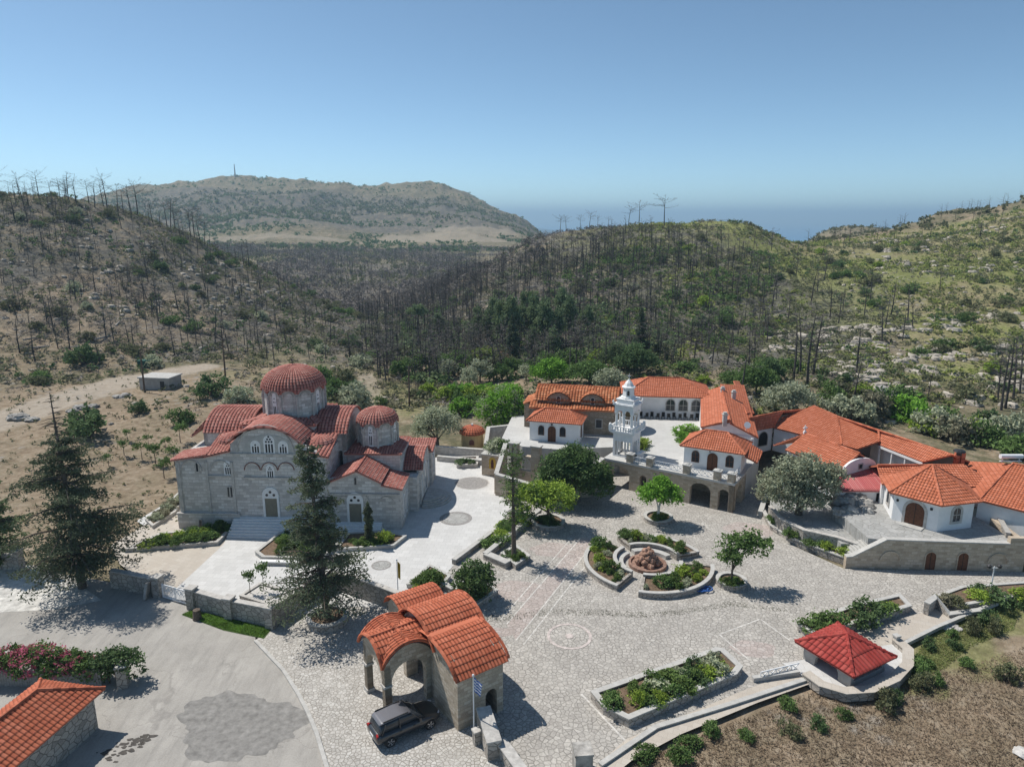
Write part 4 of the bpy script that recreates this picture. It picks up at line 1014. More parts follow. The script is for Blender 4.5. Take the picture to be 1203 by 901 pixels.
# wing running towards the viewer
e0, e1 = Vector((26.4,94.6,7.3)), Vector((31.6,114.5,7.3)); r0, r1 = Vector((29.9,92.6,8.6)), Vector((34.6,113.5,8.9)); g0, g1 = Vector((33.3,91.0,6.9)), Vector((40.6,120,7.3))
wb = wing('dormitory', 'long orange roofed wing with chimneys running back from the white arcade house', [[e0,e1,r1,r0][::1], [g1,g0,r0,r1]], [(e1,e0,3.0,7.0),(g0+Vector((-.6,0,0)),g1+Vector((-.6,0,0)),-.3,6.8),(e0+Vector((.5,0,0)),g0+Vector((-.5,.3,0)),3.0,6.9)], TILE_ORANGE, [(r0,r1)])
m = MB(); m.poly([e0+Vector((.1,.25,-.1)), g0+Vector((-.1,.25,-.1)), r0+Vector((0,.25,-.1))]); m.build('gable', STUCCO, wb)
for px, py, h in ((851.5,492,1.6),(849,458,1.2),(862,463,1.3)):
    p = at(px, py, 9.0); m = MB(); m.box((p.x,p.y,8.0), .55, .55, h); m.box((p.x,p.y,8.0+h), .75, .75, .1); m.box((p.x,p.y,8.1+h), .45, .45, .25); m.build('chimney', COPING_W, wb)
m = MB(); p = at(877, 507, 7.6); m.lathe([(.01,0),(.3,.06),(.46,.17)], 14, (0,0,0)); M_ = Matrix.Translation(p+Vector((0,0,.9))) @ Matrix.Rotation(R(65), 4, 'X')
m.v = [tuple(M_ @ Vector(v)) for v in m.v]; m.bar(p+Vector((0,.25,-.6)), p+Vector((0,.2,.9)), .07); m.build('satellite_dish', WHITE_METAL, wb)
pa = W3(862,447,7.4); m = MB(); roof_plane(m, [W3(886,486,6.6), W3(868,448,6.6), W3(862,447,7.6), W3(877,486,7.6)]); m.build('lean_to_roof', TILE_ORANGE, wb)
# right-hand complex
Zr, Ze = 7.5, 5.6
cA = [W3(867,510,Ze), W3(909,502.5,Ze), W3(918,484,Zr), W3(880,492,Zr)]
cB = [W3(909,502.5,Ze), W3(989,523,Ze), W3(984,490,Zr), W3(957,481,Zr), W3(918,484,Zr)]
cC = [W3(989,523,Ze), W3(1007,528,Ze), W3(1034,523,Ze+.35), W3(1032,506,Zr), W3(984,490,Zr)]
cD = [W3(1032,522.5,6.0), W3(1084,543,6.0), W3(1122,536,Zr), W3(1032,506,Zr)]
def off(p, v): return p+Vector(v)
rb = [W3(880,492,Zr), W3(918,484,Zr), W3(957,481,Zr), W3(984,490,Zr), W3(1032,506,Zr), W3(1122,536,Zr)]
backs = []
for a, b in zip(rb, rb[1:]):
    d = (b-a).normalized(); n = Vector((-d.y, d.x, 0)); n = n if n.dot(Vector((.4,1,0))) > 0 else -n
    backs.append([b+n*4.2-Vector((0,0,1.6)), a+n*4.2-Vector((0,0,1.6)), a, b])
wc = wing('monks_wing', 'rambling low wing with long orange roof and open loggia behind the red metal roof', [cA, cB, cC, cD]+backs,
          [(cA[0]+Vector((.3,.4,0)), cA[1]+Vector((0,.4,0)), 2, Ze-.1), (cB[0]+Vector((.2,.3,0)), cB[1]+Vector((0,.5,0)), 2, Ze-.1), (cD[0]+Vector((.2,2.2,0)), cD[1]+Vector((.2,1.8,0)), 2, 5.6)]
          + [(Vector(b[1])-Vector((0,.4,0)), Vector(b[0])-Vector((0,.4,0)), 1, 5.8) for b in backs], TILE_ORANGE, list(zip(rb, rb[1:]))+[(cB[1],cB[2]),(cC[2],cC[3])])
m = MB(); a, b = cD[0], cD[1]; dd = (b-a).normalized()
m.bar(a-Vector((0,0,.22)), b-Vector((0,0,.22)), .12, .3)
m.build('fascia', STUCCO, wc)
for t in (.05,.35,.65,.95):
    p = a+(b-a)*t+Vector((.1,.25,0)); m = MB(); m.tube([(p.x,p.y,2.6), (p.x,p.y,5.8)], .16, 8); m.build('column', STUCCO, wc)
for px, py in ((896,516),):
    s_, z_ = on_wall(px, py, cA[0].xy+Vector((.3,.4)), cA[1].xy+Vector((0,.4))); d_ = (cA[1].xy+Vector((0,.4))-cA[0].xy-Vector((.3,.4))).normalized()
    door(wc, MB, cA[0].xy+Vector((.3,.4)), d_, s_, 3.0, 1.8, 2.1, True, .1, COPING, DARK, False)
# chapel roof with the cross
q0, q1 = W3(945.4,509.4,7.6), W3(1010,533,7.6); d = (q1-q0).normalized(); n = Vector((d.y, -d.x, 0)); n = n if n.x < 0 else -n
hw = 3.2
l0, l1 = q0+n*hw-Vector((0,0,1.9)), q1+n*hw-Vector((0,0,1.9)); k0, k1 = q0-n*hw-Vector((0,0,1.9)), q1-n*hw-Vector((0,0,1.9)); apx = q0-d*1.8-Vector((0,0,1.9))
ch = wing('chapel', 'chapel with orange ridge roof, white cross and arched white gable between the wings', [[l0,l1,q1,q0],[k1,k0,q0,q1],[q0+n*hw-d*2.2-Vector((0,0,1.9)), q0-n*hw-d*2.2-Vector((0,0,1.9)), q0][::-1][1:]+[q0]], [], TILE_ORANGE, [(q0,q1)])
m = MB(); P_ = [l0-n*.4, l1-n*.4-d*.3, k1+n*.4-d*.3, k0+n*.4]; m.prism([(p.x,p.y) for p in P_], 2, 5.65)
g0_ = l1-n*.4+d*.3; gd = ((k1+n*.4)-(l1-n*.4)).normalized(); Lg = (2*hw-.8)
m.wall(g0_, gd, rect(0, Lg, 2, 5.6)[:2]+[(Lg,5.6)]+[(Lg/2+Lg/2*math.cos(t), 5.6+1.5*math.sin(t)) for t in np.linspace(.05, math.pi-.05, 14)]+[(0,5.6)], [], .3)
m.build('wall', STUCCO, ch)
window(ch, MB, g0_, (gd.x,gd.y), Lg/2, 5.8, .55, .55, False, .1, COPING)
m = MB(); m.box((q0.x,q0.y,7.6), .35, .35, .35); m.bar(q0+Vector((0,0,.3)), q0+Vector((0,0,1.15)), .14); m.bar(q0+Vector((-.3,-.1,.8)), q0+Vector((.3,.1,.8)), .14); m.build('cross', MARBLE, ch)
# red sheet roof
s0, s1, s2, s3 = W3(980,577,4.4), W3(1041,577,4.4), W3(1031,547,5.7), W3(978,547,5.7)
sh = wing('store_shed', 'low shed under a pinkish red sheet metal roof behind the boulders', [], [(s0+Vector((.2,.3,0)), s1+Vector((-.2,.3,0)), 2, 4.3)], METAL_RED, loc=(s0.x, s0.y, 3)) if False else None
sh = thing('store_shed', 'low shed under a pinkish red sheet metal roof behind the boulders', 'shed', (s0.x, s0.y, 3))
m = MB(); roof_plane(m, [s0,s1,s2,s3], .24, 3.0, .03, True, .01); m.build('roof', METAL_RED, sh)
m = MB(); m.wall(s0.xy+Vector((.2,.35)), (1,0), rect(0, s1.x-s0.x-.4, 2, 4.25), [], .3); m.wall(s1.xy+Vector((-.2,.4)), (0.25,1), rect(0, 6, 2, 4.2), [], .3); m.build('wall', STUCCO, sh)
sd2 = (1,0); s_, z_ = on_wall(1034, 585, s0.xy+Vector((.2,.35)), s1.xy+Vector((-.2,.35))); m = MB(); panel(m, s0.xy+Vector((.2,.35)), (1,0), rect(s_-.5, s_+.5, 2.9, 4.0), [], .02, .02); m.build('doorway', DARK, sh)
# gabled wing behind the hexagon
u0, u1, v0, v1 = W3(1036,569,5.6), W3(1176,573,5.6), W3(1031,547,6.9), W3(1132,547,6.9)
wd2 = wing('monks_wing', 'orange roofed wing directly behind the six sided white chapel', [[u0,u1,v1,v0], [v1+Vector((2.5,3.5,-1.4)), v0+Vector((.5,3.5,-1.4)), v0, v1]], [(u0+Vector((.3,.5,0)), u1+Vector((-.3,.5,0)), 2, 5.5)], TILE_ORANGE, [(v0,v1)])
m = MB()
for px in (1124,1130):
    p = at(px, 540, 6.9); m.box((p.x,p.y,6.2), .5, .5, 1.6)
m.build('chimney', TILE_ORANGE, wd2); m = MB(); p = at(1127, 532, 8.2); m.lathe([(.3,0),(.3,.4),(.7,.45),(.6,.65),(.01,.8)], 10, (p.x,p.y,7.9)); m.build('chimney_cowl', IRON, wd2)
# far right block
x0, x1 = W3(1150,588,5.2), W3(1262,616,5.2); y0, y1 = W3(1190,545,7.8), W3(1262,560,7.8); y2 = W3(1130,539,7.0)
wr = wing('monks_wing', 'tile roofed block with a solar heater at the right edge of the monastery', [[x0,x1,y1,y0],[W3(1120,541,5.8), x0, y0]], [(x0+Vector((.3,.5,0)), x1+Vector((-.3,.5,0)), 1, 5.1)], TILE_ORANGE, [(y0,y1),(x0,y0)])
m = MB(); p = at(1188, 537, 8.4); m.box((p.x,p.y,7.9), 2.6, .2, .05); m.tube([(p.x-1.3,p.y,8.5),(p.x+1.3,p.y,8.5)], .28, 10); m.bar((p.x-1,p.y,7.7),(p.x-1,p.y,8.4),.08); m.bar((p.x+1,p.y,7.7),(p.x+1,p.y,8.4),.08); m.build('water_tank', WHITE_METAL, wr)

# ------------------------------------------------------------------ terrace on the right with the six sided chapel
HXZ = 3.0
T0, T1 = at(993,667), at(1201,671.5); TD = (T1-T0).xy.normalized()
def tw_(px, py): return on_wall(px, py, T0.xy, T1.xy)
ret = thing('retaining_wall', 'long ashlar retaining wall with small arched wooden doors below the white chapel', 'wall', T0)
sA = tw_(1040,650)[0]; LT = (T1-T0).xy.length
m = MB(); m.wall(T0.xy, TD, [(0,-.3),(LT,-.3),(LT,3.75),(LT-1.7,3.75),(LT-1.7,3.05),(sA,3.25),(.6,1.25),(0,1.2)], [], .55)
m.wall(T1.xy, (-TD.y*1.0+.05, TD.x), rect(0, 6, -.3, 3.4), [], .5)
m.build('wall', STONE_ARCADE, ret)
for px in (1091.5, 1129.5):
    s_, z_ = tw_(px, 668); door(ret, MB, T0.xy, TD, s_, 0.02, 1.05, 2.0, True, .1, STONE_ARCADE, WOOD)
m = MB(); n = Vector((-TD.y, TD.x))
for s_ in (tw_(1045,660)[0], tw_(1172,660)[0]): arch_trim(m, T0.xy, TD, s_, 1.0, 1.0, .16, .05)
m.build('blind_arch', STONE_ARCADE, ret)
m = MB(); o2 = T0.xy+n*.6
for k in range(11):
    p = o2+TD*(.8+ (sA-.8)*k/11)+n*.9; m.box((p.x,p.y,0), (sA-.8)/11+.02, 1.9, 1.1+1.86*(k+1)/11, math.atan2(TD.y, TD.x))
m.build('steps', COPING_W, ret)
q_ = [T0.xy+n*2.3+TD*.3, T0.xy+n*2.3+TD*(sA+.2), T0.xy+n*4.4+TD*(sA+.2), T0.xy+n*4.4+TD*.3]; m = MB(); m.prism([(p.x,p.y) for p in q_], -.3, 1.66); m.build('landing', FLAG, ret)
m = MB()
for a, b, za, zb in ((0,.6,1.2,1.25),(.6,sA,1.25,3.25),(sA,LT-1.7,3.25,3.05)):
    p, q = T0.xy+TD*a+n*.27, T0.xy+TD*b+n*.27; m.bar((p.x,p.y,za+.05),(q.x,q.y,zb+.05), .66, .12)
m.build('coping', COPING_W, ret)
terr = [T0.xy+TD*sA+n*.55, T1.xy+n*.5-TD*.5, T1.xy+n*9-TD*1.2, at(1165,592,HXZ).xy, at(1140,570,HXZ).xy, at(1036,584,HXZ).xy, at(985,581,HXZ).xy, at(978,596,HXZ).xy, at(1020,632,HXZ).xy]
m = MB(); m.prism([(p.x,p.y) for p in terr], -.3, HXZ); o = m.build('upper_terrace', FLAG); o['kind'] = 'structure'
lt = [at(898,605,0).xy, at(914,622,0).xy, at(950,640,0).xy, at(990,652,0).xy, T0.xy+n*.6+TD*.2, at(1020,632,HXZ).xy+Vector((.2,.2)), at(978,596,HXZ).xy+Vector((.2,.2)), at(985,581,HXZ).xy, (37,88), at(905,575,1.6).xy]
inner = [at(905,596,1.7), at(918,611,1.7), at(945,624,1.7), at(985,633,1.7), at(1014,642,1.7)]
m = MB(); m.prism([(p.x,p.y) for p in ([q.xy for q in inner] + [Vector(x) for x in lt[5:]])], -.3, 1.7); o = m.build('lower_terrace', FLAG); o['kind'] = 'structure'
def low_wall(name, label, pts, wd, z0, z1, mat=RUBBLE, copem=COPING, cat='wall', close=False, cope=.1, group=None):
    pts = [Vector((p[0], p[1])) for p in pts]
    root = thing(name, label, cat, (pts[0].x, pts[0].y, z0), 0, group); n_ = len(pts)
    L = []; Rr = []
    for i, p in enumerate(pts):
        a = pts[i-1] if (i > 0 or close) else p; b = pts[(i+1) % n_] if (i < n_-1 or close) else p
        d1 = (p-a).normalized() if (p-a).length > 1e-6 else (b-p).normalized(); d2 = (b-p).normalized() if (b-p).length > 1e-6 else d1
        d = (d1+d2).normalized(); nn = Vector((-d.y, d.x))/max(.4, d.dot(d1))
        L.append(p+nn*wd/2); Rr.append(p-nn*wd/2)
    z1s = z1 if hasattr(z1, '__len__') else [z1]*n_
    def skin(m, e, za, zb):
        LL = [p+(p-q).normalized()*e for p, q in zip(L, Rr)]; RR = [q+(q-p).normalized()*e for p, q in zip(L, Rr)]
        N_ = n_ if close else n_-1
        for i in range(N_):
            j = (i+1) % n_
            V = [(LL[i].x,LL[i].y,za[i]),(LL[j].x,LL[j].y,za[j]),(RR[j].x,RR[j].y,za[j]),(RR[i].x,RR[i].y,za[i]),(LL[i].x,LL[i].y,zb[i]),(LL[j].x,LL[j].y,zb[j]),(RR[j].x,RR[j].y,zb[j]),(RR[i].x,RR[i].y,zb[i])]
            fs = [[0,1,5,4],[2,3,7,6],[4,5,6,7],[3,2,1,0]]
            if not close and i == 0: fs.append([3,0,4,7])
            if not close and i == N_-1: fs.append([1,2,6,5])
            m.add(V, fs)
    m = MB(); skin(m, 0, [z0]*n_, [z-cope for z in z1s]); m.build('wall', mat, root)
    m = MB(); skin(m, .05, [z-cope for z in z1s], z1s); m.build('coping', copem, root)
    return root
low_wall('terrace_wall', 'curved stone terrace wall below the big olive tree', [p.xy for p in inner], .45, -.3, [1.95,1.95,1.95,1.95,1.9])
lowk = [at(896,603), at(906,622), at(932,638), at(965,650), at(992,660)]
low_wall('planter_wall', 'low curved planter wall edging the plaza below the olive terrace', [p.xy for p in lowk], .35, -.3, .6, RUBBLE, COPING_W)
m = MB(); m.poly([(p.x,p.y,.45) for p in lowk]+[(p.x,p.y,.45) for p in reversed(inner)]); o = m.build('planter_soil', SOIL); o['kind'] = 'structure'
low_wall('boundary_wall', 'pale slanting wall beside the olive trunk at the arcade corner', [at(893,606).xy, at(905,578).xy], .5, -.3, [.6,2.2], COPING_W, COPING_W)
# six sided chapel
hv = [at(1047,609.8,HXZ).xy, at(1099.7,624.7,HXZ).xy]; sd_ = (hv[1]-hv[0]).length; a0_ = math.atan2(hv[1].y-hv[0].y, hv[1].x-hv[0].x)
V6 = [hv[0]]
for k in range(5): V6.append(V6[-1]+Vector((math.cos(a0_+k*math.pi/3), math.sin(a0_+k*math.pi/3)))*sd_)
hc = sum(V6, Vector((0,0)))/6
hx = thing('chapel', 'six sided white chapel with pointed tile roof standing on the right terrace', 'chapel', (hc.x,hc.y,HXZ))
m = MB(); m.prism([(p.x,p.y) for p in V6], HXZ-.1, HXZ+3.25); m.build('wall', STUCCO, hx)
ap = Vector((hc.x,hc.y,HXZ+6.0)); E6 = [hc+(p-hc)*1.16 for p in V6]; m = MB()
m.prism([(p.x,p.y) for p in [hc+(p-hc)*1.14 for p in V6]], HXZ+3.1, HXZ+3.22, True); m.build('eave', STUCCO, hx)
m = MB()
for k in range(6):
    a, b = E6[k], E6[(k+1) % 6]; roof_plane(m, [(a.x,a.y,HXZ+3.22),(b.x,b.y,HXZ+3.22),ap], .3, .42, .065); ridge(m, (a.x,a.y,HXZ+3.3), ap+Vector((0,0,.08)), .13)
m.build('roof', TILE_ORANGE, hx)
fd = (V6[1]-V6[0]).normalized(); door(hx, MB, V6[0], fd, sd_*.5, HXZ+.02, 1.9, 2.65, True, .28, COPING, WOOD)
fd2 = (V6[2]-V6[1]).normalized(); window(hx, MB, V6[1], fd2, sd_*.52, HXZ+1.0, .95, 1.55, True, .28, COPING, GLASS, bars=True)
fd3 = (V6[0]-V6[5]).normalized(); window(hx, MB, V6[5], fd3, sd_*.5, HXZ+1.0, .95, 1.55, True, .28, COPING)
for s_ in (.09,.84):
    m = MB(); p = xf(V6[0], fd, sd_*s_, HXZ+2.3, .08); m.box(p, .18, .18, .26); m.build('wall_lamp', IRON, hx)
m = MB(); p = xf(V6[0], fd, sd_*.5, HXZ, .55); m.box((p.x,p.y,HXZ), 2.2, 1.0, .1, a0_); m.build('doorstep', COPING_W, hx)
low_wall('parapet', 'low stone parapet along the right side of the chapel terrace', [at(1160,590,HXZ).xy, at(1176,618,HXZ).xy, at(1184,632,HXZ).xy], .4, HXZ, HXZ+.6, RUBBLE, CONCRETE)

# ================================================================== the gate, the car and everything standing on the paving
ga = R(35); GO = Vector((-3.86, 43.6, 0))
gate = thing('gatehouse', 'stone gatehouse with open vaulted porch and stepped orange tile roofs beside the parked car', 'gatehouse', GO, ga)
def notch(L, top, holes, zb=-.1):
    out = [(0, zb)]
    for h in sorted(holes, key=lambda q: q[0][0]):
        out += [(h[0][0], zb)] + list(reversed(h[2:])) + [(h[1][0], zb)]
    return out + [(L, zb)] + top
def arctop(L, z, rise, ov=0):
    return [(L, z)] + [(L/2+x, z+q) for x, q in barrel_profile(L/2, rise)][1:-1] + [(0, z)]
m = ML()
PX0, PX1, PY0, PY1 = -3.6, .25, 4.35, 8.15
lx, ly = PX1-PX0, PY1-PY0
m.wall((PX0,PY0), (1,0), notch(lx, arctop(lx, 4.1, 1.3), [arch(lx/2+.05, lx-1.0, 0, 2.55)]), [], .5)
m.wall((PX1,PY1), (-1,0), notch(lx, arctop(lx, 4.1, 1.3), [arch(lx/2, lx-1.0, 0, 2.55)]), [], .5)
m.wall((PX0,PY1), (0,-1), notch(ly, arctop(ly, 4.1, 1.3), [arch(ly/2, ly-1.0, 0, 2.55)]), [], .5)
m.build('porch_wall', STONE_GATE, gate)
m = ML()
for x, y in ((PX0+.25,PY0+.25),(PX0+.25,PY1-.25)):
    m.box((x,y,-.05), .66, .66, .35); m.box((x,y,2.35), .66, .66, .18)
m.build('pillar_base', COPING, gate)
# middle bay
CY0, CY1, CX0, CX1 = 3.5, 8.9, .25, 4.3; lc = CY1-CY0
m = ML()
m.wall((CX0,CY1), (0,-1), notch(lc, arctop(lc, 4.6, 1.5), [arch(lc/2, 2.9, 0, 2.6)]), [], .5)
m.wall((CX1,CY0), (0,1), notch(lc, arctop(lc, 4.6, 1.5), [arch(lc/2, 2.9, 0, 2.6)]), [], .5)
m.wall((CX0+.5,CY0), (1,0), rect(0, CX1-CX0-1.0, -.1, 4.6), [], .45); m.wall((CX1-.5,CY1), (-1,0), rect(0, CX1-CX0-1.0, -.1, 4.6), [], .45)
m.build('wall', STONE_GATE, gate)
# right bay: half vault falling to the low side wall
RB = 3.5
qa = [(RB, 5.65)]+[(RB-RB*math.sin(t), 4.2+1.45*math.cos(t)) for t in np.linspace(.15, math.pi/2, 9)]
m = ML(); L = 3.9
m.wall((0,0), (1,0), notch(L, [(L,4.2),(0,4.2)], [arch(2.85, 1.0, 0, 1.75)]), [], .5)
m.wall((0,RB), (0,-1), [(0,-.1),(RB-.5,-.1),(RB-.5,4.4)]+[(RB-y, z) for y, z in reversed(qa) if RB-y < RB-.5], [], .5)
m.wall((L,.5), (0,1), [(0,-.1),(RB-.5,-.1)]+[(y-.5, z) for y, z in qa if y > .5]+[(0,4.5)], [], .5)
m.build('wall', STONE_GATE, gate)
m = ML(); m.wall((.3,10.0+1.9), (0,-1), notch(3.1, arctop(3.1, 4.3, 1.0), []), [], .5); m.wall((3.9,8.9), (0,1), notch(3.0, arctop(3.0, 4.3, 1.0), [arch(1.5, 1.2, 0, 1.9)]), [], .5)
m.wall((3.4,11.9), (-1,0), rect(0, 2.6, -.1, 4.3), [], .5); m.build('wall', STONE_GATE, gate)
def gate_roof(m):
    T = dict(tw=.28, th=.52, amp=.085)
    cx, cy, hx_, hy = (PX0+PX1)/2, (PY0+PY1)/2, lx/2+.25, ly/2+.25
    def mkclip(hu, hv):
        def clip(us, tot, Rr, pm):
            sv = np.clip(hv*np.abs(us-hu)/hu, 0, hv*.999)
            return Rr*(pm-np.arcsin(np.clip(sv/Rr, 0, 1)))*1.0, np.full(us.shape, tot)
        return clip
    barrel(m, (cx-hx_,cy,4.15), (1,0), 2*hx_, hy, 1.45, clip=mkclip(hx_, hy), deck=False, **T)
    barrel(m, (cx,cy-hy,4.15), (0,1), 2*hy, hx_, 1.45, clip=mkclip(hy, hx_), deck=False, **T)
    barrel(m, (CX0-.35,(CY0+CY1)/2,4.65), (1,0), CX1-CX0+.7, lc/2+.3, 1.65, **T)
    barrel(m, (-.3,RB,4.2), (1,0), L+.6, RB+.3, 1.55, sides=(-1,), **T)
    barrel(m, (.0,10.35,4.35), (1,0), 4.2, 1.85, 1.15, **T)
    for x0 in (-.3, L+.3):
        pts = [(x0, RB-(RB+.3)*math.sin(t), 4.28+1.55*math.cos(t)) for t in np.linspace(0, 1.45, 13)]
        for a, b in zip(pts, pts[1:]): ridge(m, a, b, .13, .3)
    for x0 in (CX0-.35, CX1+.35):
        pts = [(x0, (CY0+CY1)/2+y, 4.72+z) for y, z in barrel_profile(lc/2+.3, 1.65)]
        for a, b in zip(pts, pts[1:]): ridge(m, a, b, .13, .3)
    for x0 in (PX0-.25,):
        pts = [(x0, cy+y, 4.22+z) for y, z in barrel_profile(hy, 1.45)]
        for a, b in zip(pts, pts[1:]): ridge(m, a, b, .13, .3)
    for y0 in (cy-hy, cy+hy):
        pts = [(cx+y, y0, 4.22+z) for y, z in barrel_profile(hx_, 1.45)]
        for a, b in zip(pts, pts[1:]): ridge(m, a, b, .13, .3)
    ridge(m, (cx, cy-hy, 5.68), (cx, cy+hy, 5.68), .13); ridge(m, (cx-hx_, cy, 5.68), (CX0, cy, 5.68), .13)
    for j in range(len(m.uv)):
        if m.uv[j] is None: m.uv[j] = [(random.random()*90,.5)]*len(m.f[j])
roof_part(gate_roof, TILE_GATE, gate)
m = ML()   # vault soffit under the porch roof
cx, cy, hx_, hy = (PX0+PX1)/2, (PY0+PY1)/2, lx/2+.2, ly/2+.2
n_ = 16; V = []; fs = []
for i in range(n_+1):
    for j in range(n_+1):
        a = -1+2*i/n_; b = -1+2*j/n_; V.append((cx+a*hx_, cy+b*hy, 4.05+1.38*(1-min(abs(a), abs(b))**2)))
for i in range(n_):
    for j in range(n_): fs.append([i*(n_+1)+j, (i+1)*(n_+1)+j, (i+1)*(n_+1)+j+1, i*(n_+1)+j+1])
m.add(V, fs); m.build('vault', COPING, gate)

# ---- the dark car in front of the gate
def make_car():
    root = thing('car', 'dark grey sport utility car parked in front of the gatehouse arch', 'car', (0,0,0))
    def loft(m, secs, n=14, e=3.2):
        """secs: (x, half width, z low, z high)"""
        Rg = []
        for x, hw, z0, z1 in secs:
            c = (z0+z1)/2; hh = (z1-z0)/2; r = []
            for k in range(n):
                t = 2*math.pi*(k+.5)/n; cs, sn = math.cos(t), math.sin(t)
                r.append((x, hw*math.copysign(abs(cs)**(2/e), cs), c+hh*math.copysign(abs(sn)**(2/e), sn)))
            Rg.append(r)
        V = [p for r in Rg for p in r]; fs = []
        for i in range(len(Rg)-1):
            for k in range(n): fs.append([i*n+k, (i+1)*n+k, (i+1)*n+(k+1) % n, i*n+(k+1) % n])
        fs.append(list(range(n))); fs.append([(len(Rg)-1)*n+k for k in reversed(range(n))]); m.add(V, fs)
    PAINT, nt, b = newmat('dark_car_paint'); b.inputs['Base Color'].default_value = (.022,.024,.028,1); b.inputs['Roughness'].default_value = .28; b.inputs['Specular IOR Level'].default_value = .5; b.inputs['Coat Weight'].default_value = .6
    ROOFP, nt, b = newmat('car_roof_sheen'); b.inputs['Base Color'].default_value = (.15,.15,.165,1); b.inputs['Roughness'].default_value = .3; b.inputs['Coat Weight'].default_value = .5
    m = ML(); loft(m, [(-2.5,.78,.55,1.02),(-2.42,.98,.42,1.14),(-2.0,1.04,.34,1.2),(-.9,1.06,.32,1.2),(.6,1.06,.32,1.18),(1.5,1.05,.34,1.13),(2.1,1.0,.38,1.05),(2.42,.88,.45,.95),(2.52,.7,.52,.86)], 16, 4); body = m.build('body', PAINT, root, True)
    m = ML(); loft(m, [(-2.3,.86,1.05,1.22),(-2.12,.88,1.05,1.62),(-1.85,.84,1.05,1.84),(-.6,.85,1.05,1.9),(.25,.83,1.05,1.84),(.75,.84,1.05,1.5),(1.22,.88,1.05,1.15)], 16, 5); m.build('cabin', GLASS, root, True)
    m = ML(); loft(m, [(-2.2,.70,1.76,1.80),(-1.9,.78,1.81,1.89),(-.6,.80,1.86,1.945),(.22,.76,1.8,1.875)], 12, 4); m.build('roof', ROOFP, root, True)
    m = ML()
    for s in (-1,1):
        m.bar((-1.9,s*.72,1.93), (.0,s*.72,1.95), .06, .07)
    m.build('roof_rail', IRON, root)
    m = ML()
    for s in (-1,1):
        for x, x2 in ((-.75,-.75),(.22,.8),(-1.8,-2.15)): m.bar((x,s*.862,1.84 if x > -1 else 1.8), (x2+.02 if x2 != x else x,s*.92,1.12), .09, .05)
    m.build('window_pillar', PAINT, root)
    for x in (-1.55, 1.55):
        for s in (-1, 1):
            m = ML(); V0 = len(m.v); m.lathe([(.2,-.13),(.40,-.13),(.42,-.06),(.42,.08),(.38,.12)], 22)
            Mx = Matrix.Translation((x, s*.95, .42)) @ Matrix.Rotation(-s*math.pi/2, 4, 'X'); m.v = [tuple(Mx @ Vector(p)) for p in m.v]
            wh = m.build('wheel', plain('tyre_rubber', (.025,.025,.026), .9), root)
            m = ML(); m.lathe([(.01,.1),(.07,.125),(.1,.105)], 10); m.lathe([(.24,.10),(.28,.125),(.28,.09)], 22)
            for k in range(5):
                t = 2*math.pi*k/5; m.bar((.05*math.cos(t),.05*math.sin(t),.11), (.26*math.cos(t),.26*math.sin(t),.115), .085, .03)
            m.v = [tuple(Mx @ Vector(p)) for p in m.v]; m.build('rim', plain('alloy', (.45,.45,.46), .35, .05, 3, .8), wh)
    for s in (-1, 1):
        m = ML(); m.bar((2.28,s*.78,.88), (2.44,s*.58,.86), .2, .14); m.build('headlight', plain('lamp_glass', (.6,.62,.65), .15), root)
        m = ML(); m.bar((-2.44,s*.86,1.02), (-2.38,s*.62,1.06), .14, .22); m.build('tail_light', plain('red_lamp', (.3,.02,.02), .2), root)
        m = ML(); m.bar((.78,s*1.02,1.2), (.74,s*1.24,1.22), .16, .16); m.build('mirror', PAINT, root)
        for x in (-.35, .7):
            m = ML(); m.bar((x-.5,s*1.062,.98), (x-.3,s*1.062,.98), .03, .03); m.build('door_handle', IRON, root)
    m = ML(); m.box((2.5,0,.56), .08, 1.1, .22); m.build('grille', IRON, root)
    m = ML(); m.box((-2.5,0,.72), .05, .55, .14); m.build('number_plate', STUCCO, root)
    return root
car = make_car(); car.location = (-7.75, 43.75, .012); car.rotation_euler = (0,0,R(34.5))

# ---- fountain with three curved planter beds
FC = at(760.5, 664)
def arcseg(a0, a1, n=18): return [R(a0+(a1-a0)*k/n) for k in range(n+1)]
def curved_bed(name, label, r0, r1, a0, a1, group=None):
    root = thing(name, label, 'planter', FC, 0, group)
    def ringband(m, ra, rb, z0, z1, aa):
        P = [(FC.x+ra*math.cos(t), FC.y+ra*math.sin(t)) for t in aa]+[(FC.x+rb*math.cos(t), FC.y+rb*math.sin(t)) for t in reversed(aa)]
        n = len(aa)
        for k in range(n-1):
            q = [P[k], P[k+1], P[2*n-2-k], P[2*n-1-k]]
            m.add([(x,y,z0) for x, y in q]+[(x,y,z1) for x, y in q], [[0,1,5,4],[1,2,6,5],[2,3,7,6],[3,0,4,7],[4,5,6,7]])
    m = MB(); aa = arcseg(a0, a1); t_ = .32
    ringband(m, r1-t_, r1, -.05, .55, aa); ringband(m, r0, r0+t_, -.05, .75, aa)
    for a in (a0, a1):
        da = math.degrees(t_/((r0+r1)/2))*(1 if a == a0 else -1)
        ringband(m, r0+t_, r1-t_, -.05, .6, arcseg(min(a, a+da), max(a, a+da), 1))
    m.build('wall', RUBBLE, root)
    m = MB(); ringband(m, r1-t_-.04, r1+.05, .55, .65, aa); m.build('coping', COPING_W, root)
    m = MB(); ringband(m, r0-.05, r0+t_+.04, .75, .84, aa); m.build('coping', COPING_W, root)
    m = MB(); ringband(m, r0+t_, r1-t_, .3, .45, aa); m.build('soil', SOIL, root)
    return root
curved_bed('curved_planter', 'crescent planter bed curving round the left side of the rock fountain', 3.3, 6.7, 127, 233)
curved_bed('curved_planter', 'crescent planter bed along the far side of the rock fountain', 3.5, 6.3, 18, 112)
